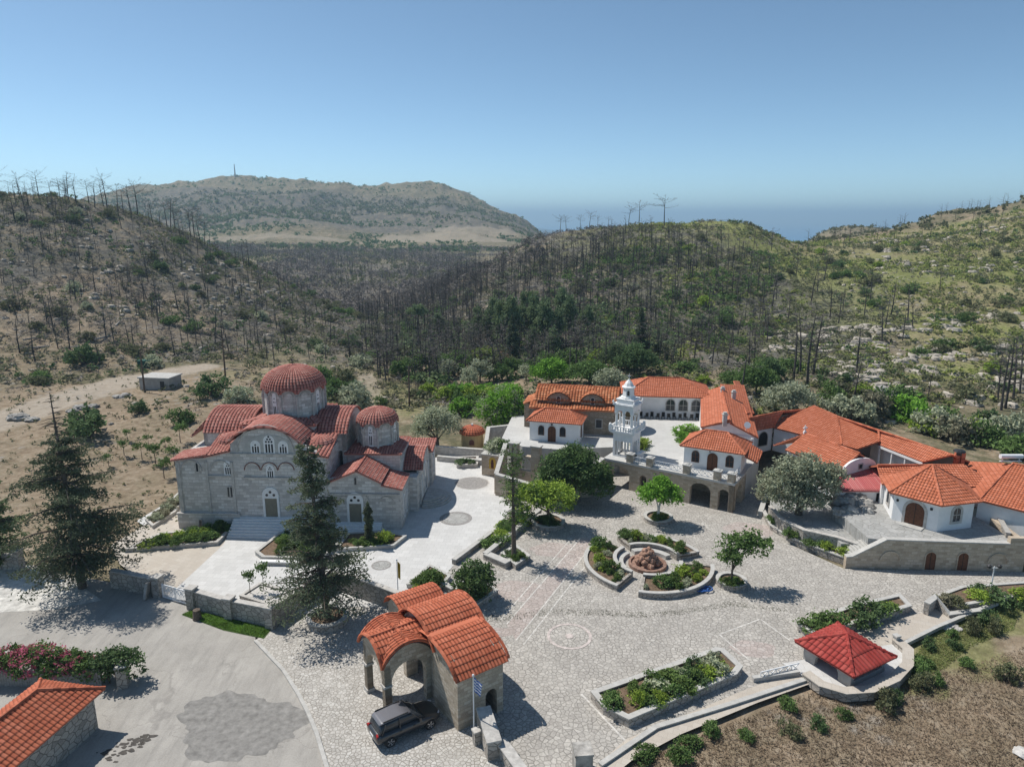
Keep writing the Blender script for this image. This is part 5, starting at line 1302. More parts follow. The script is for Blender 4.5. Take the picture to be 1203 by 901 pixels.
curved_bed('curved_planter', 'crescent planter bed on the near right side of the fountain beside the blue hose', 3.3, 6.8, 252, 352)
fo = thing('fountain', 'round sunken fountain with a pile of reddish rocks in the middle of the plaza', 'fountain', FC)
m = MB(); m.lathe([(2.0,.0),(2.0,.35),(1.75,.38),(1.7,.2),(.01,.2)], 28, FC+Vector((0,0,.01))); m.build('basin', plain('terracotta_stone', (.27,.17,.13), .9, .25, 3), fo)
m = MB()
for a0, a1, r in ((30,112,3.1),(127,205,3.1)):
    aa = arcseg(a0, a1, 14)
    for k in range(14):
        q = [(FC.x+rr*math.cos(t), FC.y+rr*math.sin(t)) for rr, t in ((r-.55,aa[k]),(r+.15,aa[k]),(r+.15,aa[k+1]),(r-.55,aa[k+1]))]
        m.add([(x,y,0) for x, y in q]+[(x,y,.42) for x, y in q], [[0,1,5,4],[1,2,6,5],[2,3,7,6],[3,0,4,7],[4,5,6,7]])
m.build('bench', COPING_W, fo)
def rock(m, c, r, seed=0, sq=(1,1,.75), n=10):
    rn = random.Random(seed); ph = [rn.random()*9 for _ in range(3)]; V = []; fs = []
    for i in range(n+1):
        th = math.pi*i/n
        for k in range(2*n):
            t = math.pi*k/n; d = Vector((math.sin(th)*math.cos(t), math.sin(th)*math.sin(t), math.cos(th)))
            q = 1+.38*noise.noise(d*1.6+Vector(ph))+.2*noise.noise(d*4+Vector(ph))
            V.append((c[0]+d.x*r*sq[0]*q, c[1]+d.y*r*sq[1]*q, c[2]+d.z*r*sq[2]*q))
    for i in range(n):
        for k in range(2*n): fs.append([i*2*n+k, (i+1)*2*n+k, (i+1)*2*n+(k+1) % (2*n), i*2*n+(k+1) % (2*n)])
    m.add(V, fs)
m = MB()
for k in range(26):
    a = k*2.4; rr = 1.15*(1-k/34); rock(m, (FC.x+rr*math.cos(a), FC.y+rr*math.sin(a), .3+1.55*(k/26)**1.1), .42-.006*k, k, (1,1,.9), 6)
m.build('rock_pile', ROCK_RED, fo)
hose = thing('hose', 'bright blue hose heaped on the paving beside the curved planter', 'hose', at(825,694))
m = MB(); c = at(825, 693); pts = []
for k in range(90):
    t = k*.42; r = .45+.22*math.sin(k*.37); pts.append((c.x+.25*math.sin(k*.1)+r*math.cos(t)*1.3, c.y+r*math.sin(t), .06+.05*abs(math.sin(k*1.3))+.002*k))
m.tube(pts, .05, 5); m.build('coil', plain('blue_plastic', (.04,.12,.36), .4, .05), hose)

# ---- planters
def planter(name, label, pix, h=.55, wd=.34, mat=RUBBLE, cope=COPING_W, soil=SOIL, group=None, z=0.0, cat='planter'):
    pts = [at(x, y, z).xy for x, y in pix]
    if sum(a.x*b.y-b.x*a.y for a, b in zip(pts, pts[1:]+pts[:1])) < 0: pts = pts[::-1]
    root = low_wall(name, label, pts, wd, z-.05, z+h, mat, cope, cat, True, .09, group)
    m = MB(); P = [Vector((p.x,p.y,z+h*.72)) for p in pts]; m.add(P, [list(t) for t in tessellate_polygon([P])]); m.build('soil', soil, root)
    return root
planter('long_planter', 'long stone edged planter with rounded corners in the front of the plaza', [(698,822),(711,838),(738,852),(862,799),(868,791),(848,772),(842,771)], .75, .4)
planter('planter', 'straight planter holding round clipped bushes beside the red roofed well house', [(940,741),(958,752),(1067,718),(1056,706),(1000,719)], .7, .35)
planter('planter', 'low planter at the end of the garden path below the retaining wall', [(1098,706),(1124,716),(1215,700),(1215,688),(1130,694)], .5, .3)
def round_planter(label, px, py, r, h=.6, mat=RUBBLE):
    c = at(px, py); root = thing('round_planter', label, 'planter', c, 0, 'round planters with trees')
    m = MB(); m.lathe([(r,-.05),(r,h-.1),(r-.35,h-.1),(r-.35,h*.6)], 24, c, caps=False); m.build('wall', mat, root)
    m = MB(); m.lathe([(r-.38,h-.1),(r-.38,h),(r+.05,h),(r+.05,h-.1)], 24, c, caps=False); m.build('coping', COPING_W, root)
    m = MB(); m.lathe([(r-.3,h*.62),(.01,h*.75)], 24, c, caps=False); m.build('soil', SOIL, root); return root
round_planter('round stone planter round the limewashed tree near the arcade', 773, 611, 1.75)
round_planter('round stone planter with the small tree right of the fountain', 859, 686, 1.5)
round_planter('round stone planter at the foot of the tall conifer near the gatehouse', 385, 730, 1.85, .7)
round_planter('round stone planter under the yellow green tree near the icon wall', 644, 616, 2.0)
planter('planter', 'square planter at the foot of the thin spindly conifer', [(590,655),(606,668),(621,658),(606,646)], .6, .3)
planter('planter', 'planter box under the dark round tree behind the gatehouse', [(533,694),(561,714),(583,699),(556,682)], .6, .3)
planter('planter', 'planter bed with hedge against the left front of the church', [(150,648),(255,640),(276,619),(216,628),(190,630)], .45, .3, COPING, COPING)
planter('planter', 'white edged planter bed in front of the church door steps', [(302,652),(310,658),(375,660),(400,640),(385,624),(335,626)], .5, .3, COPING_W, COPING_W)
planter('planter', 'white edged planter bed with the narrow cypress beside the church', [(396,648),(462,644),(476,633),(450,628),(410,630)], .45, .25, COPING_W, COPING_W)
planter('planter', 'small low planter against the steps behind the yellow shrine', [(536,541),(561,540),(560,549),(538,550)], .6, .3, COPING, COPING)
planter('planter', 'planter of pale gravel with two saplings behind the boundary wall', [(284,704),(322,716),(345,700),(306,690)], .5, .25, RUBBLE, COPING, plain('pale_gravel', (.5,.48,.45), .9, .2, 9))
planter('planter', 'planter strip of green bushes behind the gatehouse roof', [(480,690),(515,695),(528,680),(505,668)], .45, .25, COPING_W, COPING_W)
planter('planter', 'narrow side planter of grey green plants left of the church', [(172,612),(196,596),(212,580),(217,584),(205,604),(180,620)], .4, .25, COPING, COPING)
b_ = thing('bench', 'white stone bench in front of the white edged planter bed', 'bench', at(330,661)); m = MB(); a, b = at(306,663), at(352,664); m.bar(a+Vector((0,0,.42)), b+Vector((0,0,.42)), .55, .12); m.build('seat', MARBLE, b_)
m = MB(); m.bar(a+Vector((.3,0,.18)), b+Vector((-.3,0,.18)), .4, .36); m.build('base', COPING_W, b_)
# long low walls between court and plaza
low_wall('low_wall', 'longer low stone wall edging the white court beside the plaza', [at(533,663).xy, at(578,629).xy], .45, -.05, .6, RUBBLE, COPING_W)
low_wall('low_wall', 'low stone wall leading down to the square planter of the spindly conifer', [at(570,657).xy, at(634,604).xy], .5, -.05, .75, RUBBLE, COPING_W)
low_wall('low_wall', 'short wall block closing the ramp beside the dark round tree', [at(571,656).xy, at(597,667).xy], .8, -.05, .7, RUBBLE, COPING_W)
low_wall('low_wall', 'short low wall beside the planter strip behind the gatehouse', [at(519,689).xy, at(533,697).xy], .5, -.05, .6, RUBBLE, COPING_W)
low_wall('low_wall', 'low pale wall with steps below the yellow shrine', [at(514,541).xy, at(566,546).xy], .5, -.05, .8, COPING, COPING_W)
low_wall('low_wall', 'higher pale wall step just below the yellow shrine', [at(512,533).xy, at(570,537).xy], .5, -.05, 1.3, COPING, COPING_W)
# boundary wall along the road
bw = [(139,690),(187,700)]
def pillar(label, px, py, h=2.15, wdt=.8, ang=-.25, mat=RUBBLE, cope=COPING, group=None):
    c = at(px, py); root = thing('stone_pillar', label, 'pillar', c, 0, group); m = MB(); m.box((c.x,c.y,-.1), wdt, wdt, h, ang); m.build('shaft', mat, root)
    m = MB(); m.box((c.x,c.y,h-.1), wdt+.12, wdt+.12, .14, ang); m.build('cap', cope, root); return root
low_wall('boundary_wall', 'rubble stone boundary wall in the shade of the left conifer', [at(133,689).xy, at(184,699).xy], .5, -.1, 1.9, RUBBLE, COPING)
low_wall('boundary_wall', 'rubble stone boundary wall right of the white gate above the grass strip', [at(229,713).xy, at(270,725).xy], .5, -.1, 1.85, RUBBLE, COPING)
low_wall('boundary_wall', 'rubble wall turning from the road back towards the tall conifer', [at(273,725).xy, at(319,736).xy, at(367,702).xy, at(392,690).xy], .5, -.1, [1.85,2.0,1.9,1.9], RUBBLE, COPING)
low_wall('boundary_wall', 'shaded retaining wall between the tall conifer and the gatehouse', [at(392,690).xy, at(430,703).xy, at(474,719).xy], .5, -.1, [1.9,2.0,1.9], RUBBLE, COPING)
low_wall('boundary_wall', 'far left stone wall half hidden by trees beside the road', [at(-60,668).xy, at(22,668).xy], .5, -.1, 1.7, RUBBLE, COPING)
pillar('rubble gate pillar left of the white metal gate', 187, 700); pillar('rubble gate pillar right of the white metal gate', 227, 714)
pillar('wall pillar in the middle of the rubble wall above the grass', 271, 726); pillar('wall corner pillar at the right end of the grass strip', 319, 737)
pillar('pale stone pillar nearest the left picture edge by the road', 24, 668, 2.2, .7); pillar('short stone pillar just left of the left conifer trunk', 62, 680, 1.5, .8)
gt = thing('gate', 'white metal gate in the rubble wall beside the road', 'gate', at(207,707)); a, b = at(192,702), at(222,711)
m = MB(); U = Vector((0,0,1)); m.bar(a+U*.12, b+U*.12, .08); m.bar(a+U*1.45, b+U*1.45, .08); m.bar(a+U*.1, a+U*1.5, .08); m.bar(b+U*.1, b+U*1.5, .08); m.bar((a+b)/2+U*.1, (a+b)/2+U*1.5, .08); m.build('frame', WHITE_METAL, gt)
m = MB()
for k in range(1, 20): m.bar(a+(b-a)*k/20+U*.12, a+(b-a)*k/20+U*1.45, .04)
for k in range(6): m.bar(a+(b-a)*k/6+U*.75, a+(b-a)*(k+1)/6+U*1.4, .04); m.bar(a+(b-a)*k/6+U*1.4, a+(b-a)*(k+1)/6+U*.75, .04)
m.build('bar', WHITE_METAL, gt)
st_ = thing('standing_stone', 'grey stone slab leaning by the wall left of the gate', 'stone', at(172,703)); m = MB(); c = at(172,703); m.bar(c, c+Vector((.25,.3,1.6)), .95, .25); m.build('slab', ROCK, st_)
st_ = thing('stump', 'dark stump standing on the grass strip by the wall', 'stump', at(232,727)); m = MB(); c = at(232,727); m.lathe([(.42,0),(.36,.5),(.33,.95),(.01,1.0)], 9, c); m.build('trunk', BARK, st_)
# bottom edge pillars
low_wall('stone_buttress', 'sloping stone buttress wall at the right corner of the gatehouse', [at(568,858).xy, at(581,893).xy], .95, -.1, [2.0,1.5], RUBBLE, COPING)
low_wall('boundary_wall', 'low wall running out of the bottom edge beside the gatehouse', [at(588,884).xy, at(612,915).xy, at(640,965).xy], .7, -.1, [1.1,.9,.9], RUBBLE, COPING)
pillar('small stone bollard at the foot of the blue and white flag', 560, 873, 1.1, .45, .5)
pillar('square stone pillar at the bottom edge by the garden path', 684, 905, 1.7, 1.15, .1, ROCK, ROCK)
def flagpole(name, label, px, py, h, cols, fw, fh):
    c = at(px, py); root = thing(name, label, 'flag', c); m = MB(); m.tube([(c.x,c.y,0),(c.x,c.y,h)], [.055,.035], 8); m.lathe([(.09,h),(.07,h+.12),(.01,h+.16)], 8, (c.x,c.y,0)); m.build('pole', WHITE_METAL, root)
    n = len(cols)
    for mk_, col in sorted(set((str(q), q) for q in cols)):
        m = MB()
        for k in range(n):
            if cols[k] != col: continue
            for j in range(10):      # limp cloth hanging in folds
                def P(t, s_): return (c.x+.06+fw*t*(.55+.15*math.sin(t*9+s_*2)), c.y+.18*math.sin(t*13+s_*3)*t, h-.1-fh*s_-1.1*fw*t*.55)
                m.poly([P(j/10,k/n), P((j+1)/10,k/n), P((j+1)/10,(k+1)/n), P(j/10,(k+1)/n)])
        m.build('flag', plain('cloth_%s' % mk_, col, .9, .04), root)
B_, W_ = (.06,.14,.42), (.75,.76,.78)
flagpole('flagpole', 'flagpole with limp blue and white striped flag at the gatehouse corner', 557, 868, 5.1, [B_,W_,B_,W_,B_,W_,B_,W_,B_], .9, 1.1)
flagpole('flagpole', 'flagpole with limp yellow flag standing behind the gatehouse roof', 468, 706, 4.3, [(.5,.36,.05)]*3, .45, 1.7)
# guard house at the left bottom
gd_ang = math.atan2(.98, .18)
gh = hip_house('guardhouse', 'low stone guardhouse with wide orange hip roof at the bottom left corner', 'building', (-32.5,30.2), gd_ang, 14.0, 4.3, -.1, 3.0, 1.55, .55, 2.3, TILE_GATE, RUBBLE)
fn = thing('board_fence', 'grey weathered board fence behind the guardhouse below the pink oleanders', 'fence', at(40,800))
m = MB(); a, b = at(-60,806), at(120,806); n = 60
for k in range(n):
    p = a+(b-a)*(k+.5)/n; m.box((p.x,p.y,0), (b-a).length/n*.9, .05, 1.5+.08*math.sin(k*3.1))
m.build('board', WOOD_GREY, fn)
m = MB(); m.bar(a+Vector((0,.08,.4)), b+Vector((0,.08,.4)), .08); m.bar(a+Vector((0,.08,1.2)), b+Vector((0,.08,1.2)), .08); m.build('rail', WOOD_GREY, fn)
pillar('rough stone pillar in front of the dark bush by the road', 146, 806, 1.9, .75, .2)
# well house with red pyramid roof
gz = thing('well_house', 'open well house with bright red pyramid roof beside the garden path', 'pavilion', (26.45,49.6,0))
cn = [at(933.4,753.6,1.45), at(1003,796.4,1.45), at(1053.7,772.3,1.45), at(984.2,731.7,1.45)]; cc_ = sum(cn, Vector())/4; apx = at_y(993.6,745.6,cc_.y); apx.x = cc_.x
m = MB()
for k in range(4): roof_plane(m, [cn[k], cn[(k+1) % 4], apx], .42, .6 if k != 1 else 1.3, .08); ridge(m, cn[k]+Vector((0,0,.08)), apx+Vector((0,0,.08)), .13, .35)
m.build('roof', TILE_RED, gz)
m = MB(); q = [apx.xy+(c.xy-apx.xy)*.8 for c in cn]
for k in (0, 2):
    d = (q[(k+1) % 4]-q[k]); L = d.length; d /= L; m.wall(q[k], d, notch(L, [(L,1.6),(0,1.6)], [arch(L/2, L*.5, -.1, .35)], -.1), [], .4)
for k in (1, 3):
    d = (q[(k+1) % 4]-q[k]); L = d.length; d /= L; m.wall(q[k]+d*.4, d, rect(0, L-.8, -.1, 1.55) if k == 3 else rect(0, L-.8, -.1, .5), [], .35)
m.build('wall', CONCRETE, gz)
rw = [at(946,796), at(965,810), at(992,818), at(1022,816), at(1050,803), at(1066,786), at(1066,768), at(1052,756)]
low_wall('ring_wall', 'curved pale ring wall round the red roofed well house', [p.xy for p in rw], .75, -.2, .55, RUBBLE, PATHM)
m = MB(); m.poly([(p.x,p.y,.03) for p in rw]+[(22.4,51.5,.03)]); o = m.build('well_terrace', COURT); o['kind'] = 'structure'
pillar('small white post at the end of the ring wall on the path', 1052, 757, .9, .4, .3, COPING_W, COPING_W)
low_wall('garden_wall', 'short stone pier with low wall beside the upper garden path', [at(1087,722).xy, at(1098,712).xy, at(1115,724).xy, at(1150,719).xy], .45, -.1, [1.25,1.1,.35,.3], RUBBLE, COPING_W)
low_wall('garden_kerb', 'low dark edging wall along the bottom side of the garden path', [at(705,900).xy, at(770,856).xy, at(860,828).xy, at(945,800).xy], .3, -.2, .22, COPING, COPING_W)
low_wall('garden_kerb', 'low edging wall of the garden path above the grass patch', [at(1062,757).xy, at(1100,738).xy, at(1172,708).xy], .25, -.2, .2, COPING, COPING_W)
rail(thing('handrail', 'thin metal handrail beside the steps left of the red roofed well house', 'railing', at(912,795)), at(893,799), at(938,788), 0, .75, 3, WHITE_METAL, 'rail')
low_wall('low_wall', 'low pale wall ending in a dark pot beside the long planter', [at(884,800).xy, at(938,792).xy], .3, -.1, .4, COPING, COPING_W)
# lamp post
lp = thing('street_lamp', 'twin headed lamp post standing in the planter below the retaining wall', 'lamp post', at(1163,697)); c = at(1163,697)
m = MB(); m.tube([(c.x,c.y,0),(c.x,c.y,2.9)], [.07,.05], 8); m.bar((c.x-.55,c.y,2.75),(c.x+.55,c.y,2.75),.06); m.build('pole', WHITE_METAL, lp)
for s in (-.5,.5): m = MB(); m.lathe([(.05,-.18),(.2,-.05),(.2,.12),(.24,.14),(.05,.25),(.01,.27)], 8, (c.x+s,c.y,2.85)); m.build('lamp_head', IRON, lp)
# icon wall, stairs and piers left of the arcade
iw = thing('icon_wall', 'brown stone wall with a small golden arched icon panel above the white court', 'wall', at(567,558))
a, b = at(566,558), at(590,561); d = (b-a).xy.normalized(); L = (b-a).xy.length
m = MB(); m.wall(a.xy, d, rect(0, L, -.1, 3.1), [], 2.2); m.build('wall', STONE_ARCADE, iw); m = MB(); n = Vector((-d.y,d.x)); p, q = a.xy+n*1.1-d*.1, b.xy+n*1.1+d*.1; m.bar((p.x,p.y,3.17),(q.x,q.y,3.17),2.5,.16); m.build('coping', COPING_W, iw)
s_, z_ = on_wall(578.5,544,a.xy,b.xy); m = MB(); panel(m, a.xy, d, arch(s_, 1.0, z_-.85, z_+.35), [], .05, .05); o = m.build('icon', plain('gold_panel', (.50,.33,.06), .4, .1, 8), iw)
m = MB(); panel(m, a.xy, d, arch(s_, .42, z_-.75, z_+.05, .25), [], .065, .012); panel(m, a.xy, d, circ(s_, z_+.38, .17), [], .066, .012); m.build('figure', plain('dark_robe', (.10,.04,.03), .8), o)
w2 = thing('stair_wall', 'stone pier wall with arched opening at the top of the stairs left of the big dark tree', 'wall', at(597,562)); a, b = at(600,566), at(646,574); d = (b-a).xy.normalized(); L = (b-a).xy.length
sA_, _ = on_wall(617,545,a.xy,b.xy); m = MB(); m.wall(a.xy, d, rect(0, L, -.1, 4.1), [arch(sA_, 1.7, 2.0, 3.0)], .7); m.build('wall', STONE_ARCADE, w2)
for px in (603, 629):
    s_, _ = on_wall(px, 530, a.xy, b.xy); p = a.xy+d*s_+Vector((-d.y,d.x))*.35; m = MB(); m.box((p.x,p.y,4.1), 1.25, .85, 1.5, math.atan2(d.y,d.x)); o = m.build('pier', STONE_ARCADE, w2); m = MB(); m.box((p.x,p.y,5.6), 1.5, 1.1, .15, math.atan2(d.y,d.x)); m.build('capstone', COPING_W, o)
low_wall('stair_wall', 'stone wall below the stairs facing the white court behind the spindly conifer', [at(583,581).xy, at(632,590).xy], .6, -.1, [3.0,2.3], STONE_ARCADE, COPING_W, cope=.16)
low_wall('stair_wall', 'slanting white coped stair wall rising behind the icon wall', [at(583,580).xy, at(594,556).xy], .5, -.1, [2.9,4.6], STONE_ARCADE, COPING_W, cope=.16)
low_wall('planter_wall', 'white coped planter wall behind the icon wall beside the yellow shrine', [at(571,545).xy, at(574,527).xy, at(600,524).xy], .5, -.1, [3.2,3.6,3.6], COPING, COPING_W, cope=.16)
low_wall('terrace_wall', 'brown retaining wall hidden behind the big dark tree left of the bell tower', [at(632,590).xy, at(690,583).xy, A0-AD*.6], .6, -.1, 3.9, STONE_ARCADE, COPING_W)
# yellow shrine
ks = thing('shrine', 'small round ochre shrine with red conical roof behind the church', 'shrine', at(555,525)); c = at(555,525)
m = MB(); m.lathe([(1.75,-.3),(1.75,2.5),(.01,2.5)], 20, c); m.build('wall', STUCCO_Y, ks)
m = MB(); dome_tiles(m, (c.x,c.y,2.45), 2.0, 1.15, 26, .4, .06, None, 0, 2*math.pi)
m.build('roof', TILE_GATE, ks)
m = MB(); panel(m, (c.x-.0,c.y-1.8), (1,0), arch(0, .75, .9, 1.4), [], .04, .05); m.build('window', plain('brick_red', (.2,.09,.07)), ks)
m = MB(); m.box((c.x,c.y,3.6), .3, .3, .3); m.build('finial', MARBLE, ks)
# shed, skip, poles on the dirt slope
p0 = on_terrain(190, 455); sh2 = thing('concrete_shed', 'small flat roofed grey concrete shed on the dirt slope behind the church', 'shed', p0, R(-8))
m = ML(); m.prism([(-3.3,-2),(3.0,-2),(3.0,2.2),(-3.3,2.2)], -.8, 2.2); m.build('wall', CONCRETE, sh2); m = ML(); m.prism([(-3.5,-2.2),(3.2,-2.2),(3.2,2.4),(-3.5,2.4)], 2.2, 2.45, True); m.build('roof', COPING_W, sh2)
m = ML(); m.box((1.6,-2.01,-.2), .9, .06, 1.9); m.build('door', IRON, sh2)
p0 = on_terrain(172, 431); sk = thing('skip', 'dark green rubbish skip on the track behind the concrete shed', 'skip', p0); m = ML(); m.prism([(-1.5,-.9),(1.5,-.9),(1.7,1),(-1.7,1)], .1, 1.5); m.build('body', plain('green_steel', (.02,.09,.07), .5), sk); m = ML(); m.box((0,0,1.5), 3.3, 1.9, .1); m.build('lid', plain('green_steel', (.02,.09,.07), .5), sk)
for px, py, h, lab in ((170,461,8.0,'wooden utility pole beside the concrete shed'),(265,445,8.5,'wooden utility pole on the scrub slope right of the shed'),(481,478,8.0,'dark pole standing in the field behind the small church dome')):
    p = on_terrain(px, py); r_ = thing('utility_pole', lab, 'pole', p); m = ML(); m.tube([(0,0,-.3),(.1,0,h)], [.2,.13], 7); m.build('pole', POLE_WOOD, r_)
    m = ML()
    for s in (-.25,.25): m.lathe([(.06,0),(.09,.1),(.03,.2)], 6, (s,0,h-.1))
    m.bar((-.4,0,h-.15),(.4,0,h-.15),.1); m.build('insulator', IRON, r_)
p = hill(289, 1790); r_ = thing('antenna_mast', 'thin lattice radio mast on the distant hilltop', 'mast', p); m = ML(); m.tube([(0,0,-3),(0,0,30)], [2.0,.8], 4)
m.build('lattice', plain('mast_steel', (.3,.3,.32), .6), r_)
# loose rocks
def lone_rock(label, px, py, r, sq=(1.3,1,.6), mat=ROCK, z=None, seed=1, group=None):
    p = on_terrain(px, py) if z is None else at(px, py, z); r_ = thing('boulder', label, 'rock', p, 0, group); m = ML(); rock(m, (0,0,r*.2), r, seed, sq, 12); m.build('stone', mat, r_)
lone_rock('big rounded grey boulder on the hillside above the monks wing', 1040, 471, 2.9, (1.2,1,.75))
m = MB(); r_ = thing('rock_outcrop', 'craggy grey rock outcrop beside the olive tree on the lower terrace', 'rock', at(1000,596,1.7))
for k, (px, py, rr) in enumerate(((990,592,1.5),(1004,588,1.7),(1015,594,1.3),(998,600,1.1),(1020,601,.9),(985,602,.8),(1008,583,1.4))):
    p = at(px, py, 3.0); rock(m, (p.x,p.y,3.0), rr*.8, k+40, (1.1,1,.85), 9)
m.build('stone', ROCK, r_)
for k, (px, py, r) in enumerate(((22,492,1.3),(38,494,.9),(85,484,.8),(95,480,1.0),(110,478,.8),(140,467,.9),(148,465,.8),(1112,739,.35),(1120,737,.4),(1126,740,.3),(1203,886,.55))):
    lone_rock(['pale boulder lying beside the dirt track','small white stone heaped on the grass patch','pale rock at the bottom right corner'][0 if k < 7 else 1 if k < 10 else 2], px, py, r, (1.3,1,.5), ROCK_PALE if k > 6 else ROCK, None, k, ['boulders beside the dirt track','white stones on the grass',None][0 if k < 7 else 1 if k < 10 else 2])
low_wall('field_wall', 'pale stone wall on the slope behind the monks wing', [on_terrain(962,468).xy, on_terrain(985,473).xy, on_terrain(1003,481).xy], .5, tz(*on_terrain(985,473).xy)-1.5, tz(*on_terrain(985,473).xy)+1.2, ROCK_PALE, COPING_W)
# chairs under the dormitory arches
def make_chair():
    r_ = thing('chair', 'dark chair standing in the row under the dormitory arches', 'chair', (0,0,0), 0, 'dark chairs under the dormitory arches')
    m = ML(); m.box((0,0,.43), .5, .5, .06); m.build('seat', DARK, r_); m = ML(); m.box((0,.24,.49), .5, .05, .6); m.build('backrest', DARK, r_)
    for x in (-.22,.22):
        for y in (-.22,.22): m = ML(); m.bar((x,y,0),(x,y,.43),.05); m.build('leg', DARK, r_)
    return r_
ch0 = make_chair()
for k in range(14):
    s_ = .8+k*.9; p = WP+wd_*s_+Vector((wd_.y,-wd_.x))*(1.0+.25*(k % 2))
    o = ch0 if k == 0 else copy_tree(ch0); o.location = (p.x,p.y,3.9); o.rotation_euler = (0,0,wa+random.uniform(-.4,.4)+(math.pi if k % 2 else 0))

# ================================================================== plants
def rnd_unit(n, rg):
    v = rg.normal(size=(n, 3)); return v/np.linalg.norm(v, axis=1, keepdims=True)
def leaf_quads(C, size, rg, up=.5, aspect=.55, flat=0.0):
    n = len(C); nr = rnd_unit(n, rg)*.9; nr[:,2] += up; nr /= np.linalg.norm(nr, axis=1, keepdims=True)
    t = np.cross(nr, rnd_unit(n, rg)); t /= np.linalg.norm(t, axis=1, keepdims=True)+1e-9; b = np.cross(nr, t)
    s = (size*rg.uniform(.6, 1.35, n))[:, None]; t = t*s*.5; b = b*s*.5*aspect
    bend = nr*s*.12
    return np.stack([C-t-bend, C-b*1.0+bend*.3, C+t-bend, C+b+bend*.3], axis=1)
def crown_pts(blobs, n, rg, clump=22, spread=.5, inner=.45):
    vol = np.array([b[3]*b[4]*b[5] for b in blobs])**.72; vol = vol/vol.sum()
    nc = max(6, n//clump); k = rg.choice(len(blobs), nc, p=vol); B = np.array(blobs)[k]
    d = rnd_unit(nc, rg); d[:,2] = np.where(d[:,2] < -.55, -d[:,2]*.4, d[:,2]); r = rg.uniform(inner, 1.0, nc)**.55
    cc = B[:,:3]+d*B[:,3:6]*r[:,None]
    j = rg.integers(0, nc, n); sp = spread*rg.uniform(.6,1.2,nc)[j][:,None]
    return cc[j]+rg.normal(size=(n,3))*sp*np.array([1,1,.75])
def limb_tree(m, blobs, h0, r, rg, lean=(0,0), z0=-.2, nl=None, base=(0,0)):
    """tapered trunk then limbs reaching into the crown"""
    top = np.array([base[0]+lean[0], base[1]+lean[1], h0])
    m.tube([(base[0],base[1],z0), (base[0]+lean[0]*.4, base[1]+lean[1]*.4, h0*.5), tuple(top)], [r*1.25, r*.95, r*.8], 8)
    for b in blobs:
        c = np.array(b[:3]); e = c+np.array([rg.normal()*.2*b[3], rg.normal()*.2*b[4], .25*b[5]])
        mid = (top+e)/2+np.array([rg.normal()*.12*b[3], rg.normal()*.12*b[4], .1])
        m.tube([tuple(top-np.array([0,0,.15])), tuple(mid), tuple(e)], [r*.62, r*.4, r*.16], 6)
        for _ in range(4):
            d = rnd_unit(1, rg)[0]; d[2] = abs(d[2])*.6-.1; q = c+d*np.array(b[3:6])*.9
            m.tube([tuple(mid), tuple((mid+q)/2+np.array([0,0,.12])), tuple(q)], [r*.3, r*.2, r*.07], 4)
def tree(name, label, cat, loc, blobs, n, size, mat, h0=1.5, r=.18, bark=BARK, seed=1, group=None, lean=(0,0), spread=.5, up=.5, extra=(), crown='crown'):
    rg = np.random.default_rng(seed); root = thing(name, label, cat, loc, 0, group)
    m = ML(); limb_tree(m, blobs, h0, r, rg, lean); m.build('trunk', bark, root)
    m = ML(); m.quads(leaf_quads(crown_pts(blobs, n, rg, 22, spread), size, rg, up)); m.build(crown, mat, root)
    for mt, n2, s2 in extra:
        m = ML(); m.quads(leaf_quads(crown_pts(blobs, n2, rg, 22, spread*.8, .8), s2, rg, up)); m.build('blossom' if 'flower' in mt.name else 'young_growth', mt, root)
    return root
def shrub(name, label, cat, loc, blobs, n, size, mat, seed=1, group=None, spread=.22, extra=()):
    rg = np.random.default_rng(seed); root = thing(name, label, cat, loc, 0, group)
    m = ML(); m.quads(leaf_quads(crown_pts(blobs, n, rg, 20, spread, .55), size, rg, .6)); m.build('foliage', mat, root)
    m = ML()
    for b in blobs:
        for k in range(4):
            d = rnd_unit(1, rg)[0]; m.tube([(b[0]*.5,b[1]*.5,-.15), (b[0]+d[0]*b[3]*.5, b[1]+d[1]*b[4]*.5, b[2]+abs(d[2])*b[5]*.4)], [.05,.02], 4)
    m.build('stem', BARK, root)
    for mt, n2, s2 in extra:
        m = ML(); m.quads(leaf_quads(crown_pts(blobs, n2, rg, 12, spread*.7, .85), s2, rg, .6)); m.build('blossom', mt, root)
    return root
def pxm(p): return (p-Vector((0,0,CAMZ))).dot(Vector((0,CP,-SP)))/F      # metres per picture pixel at a point

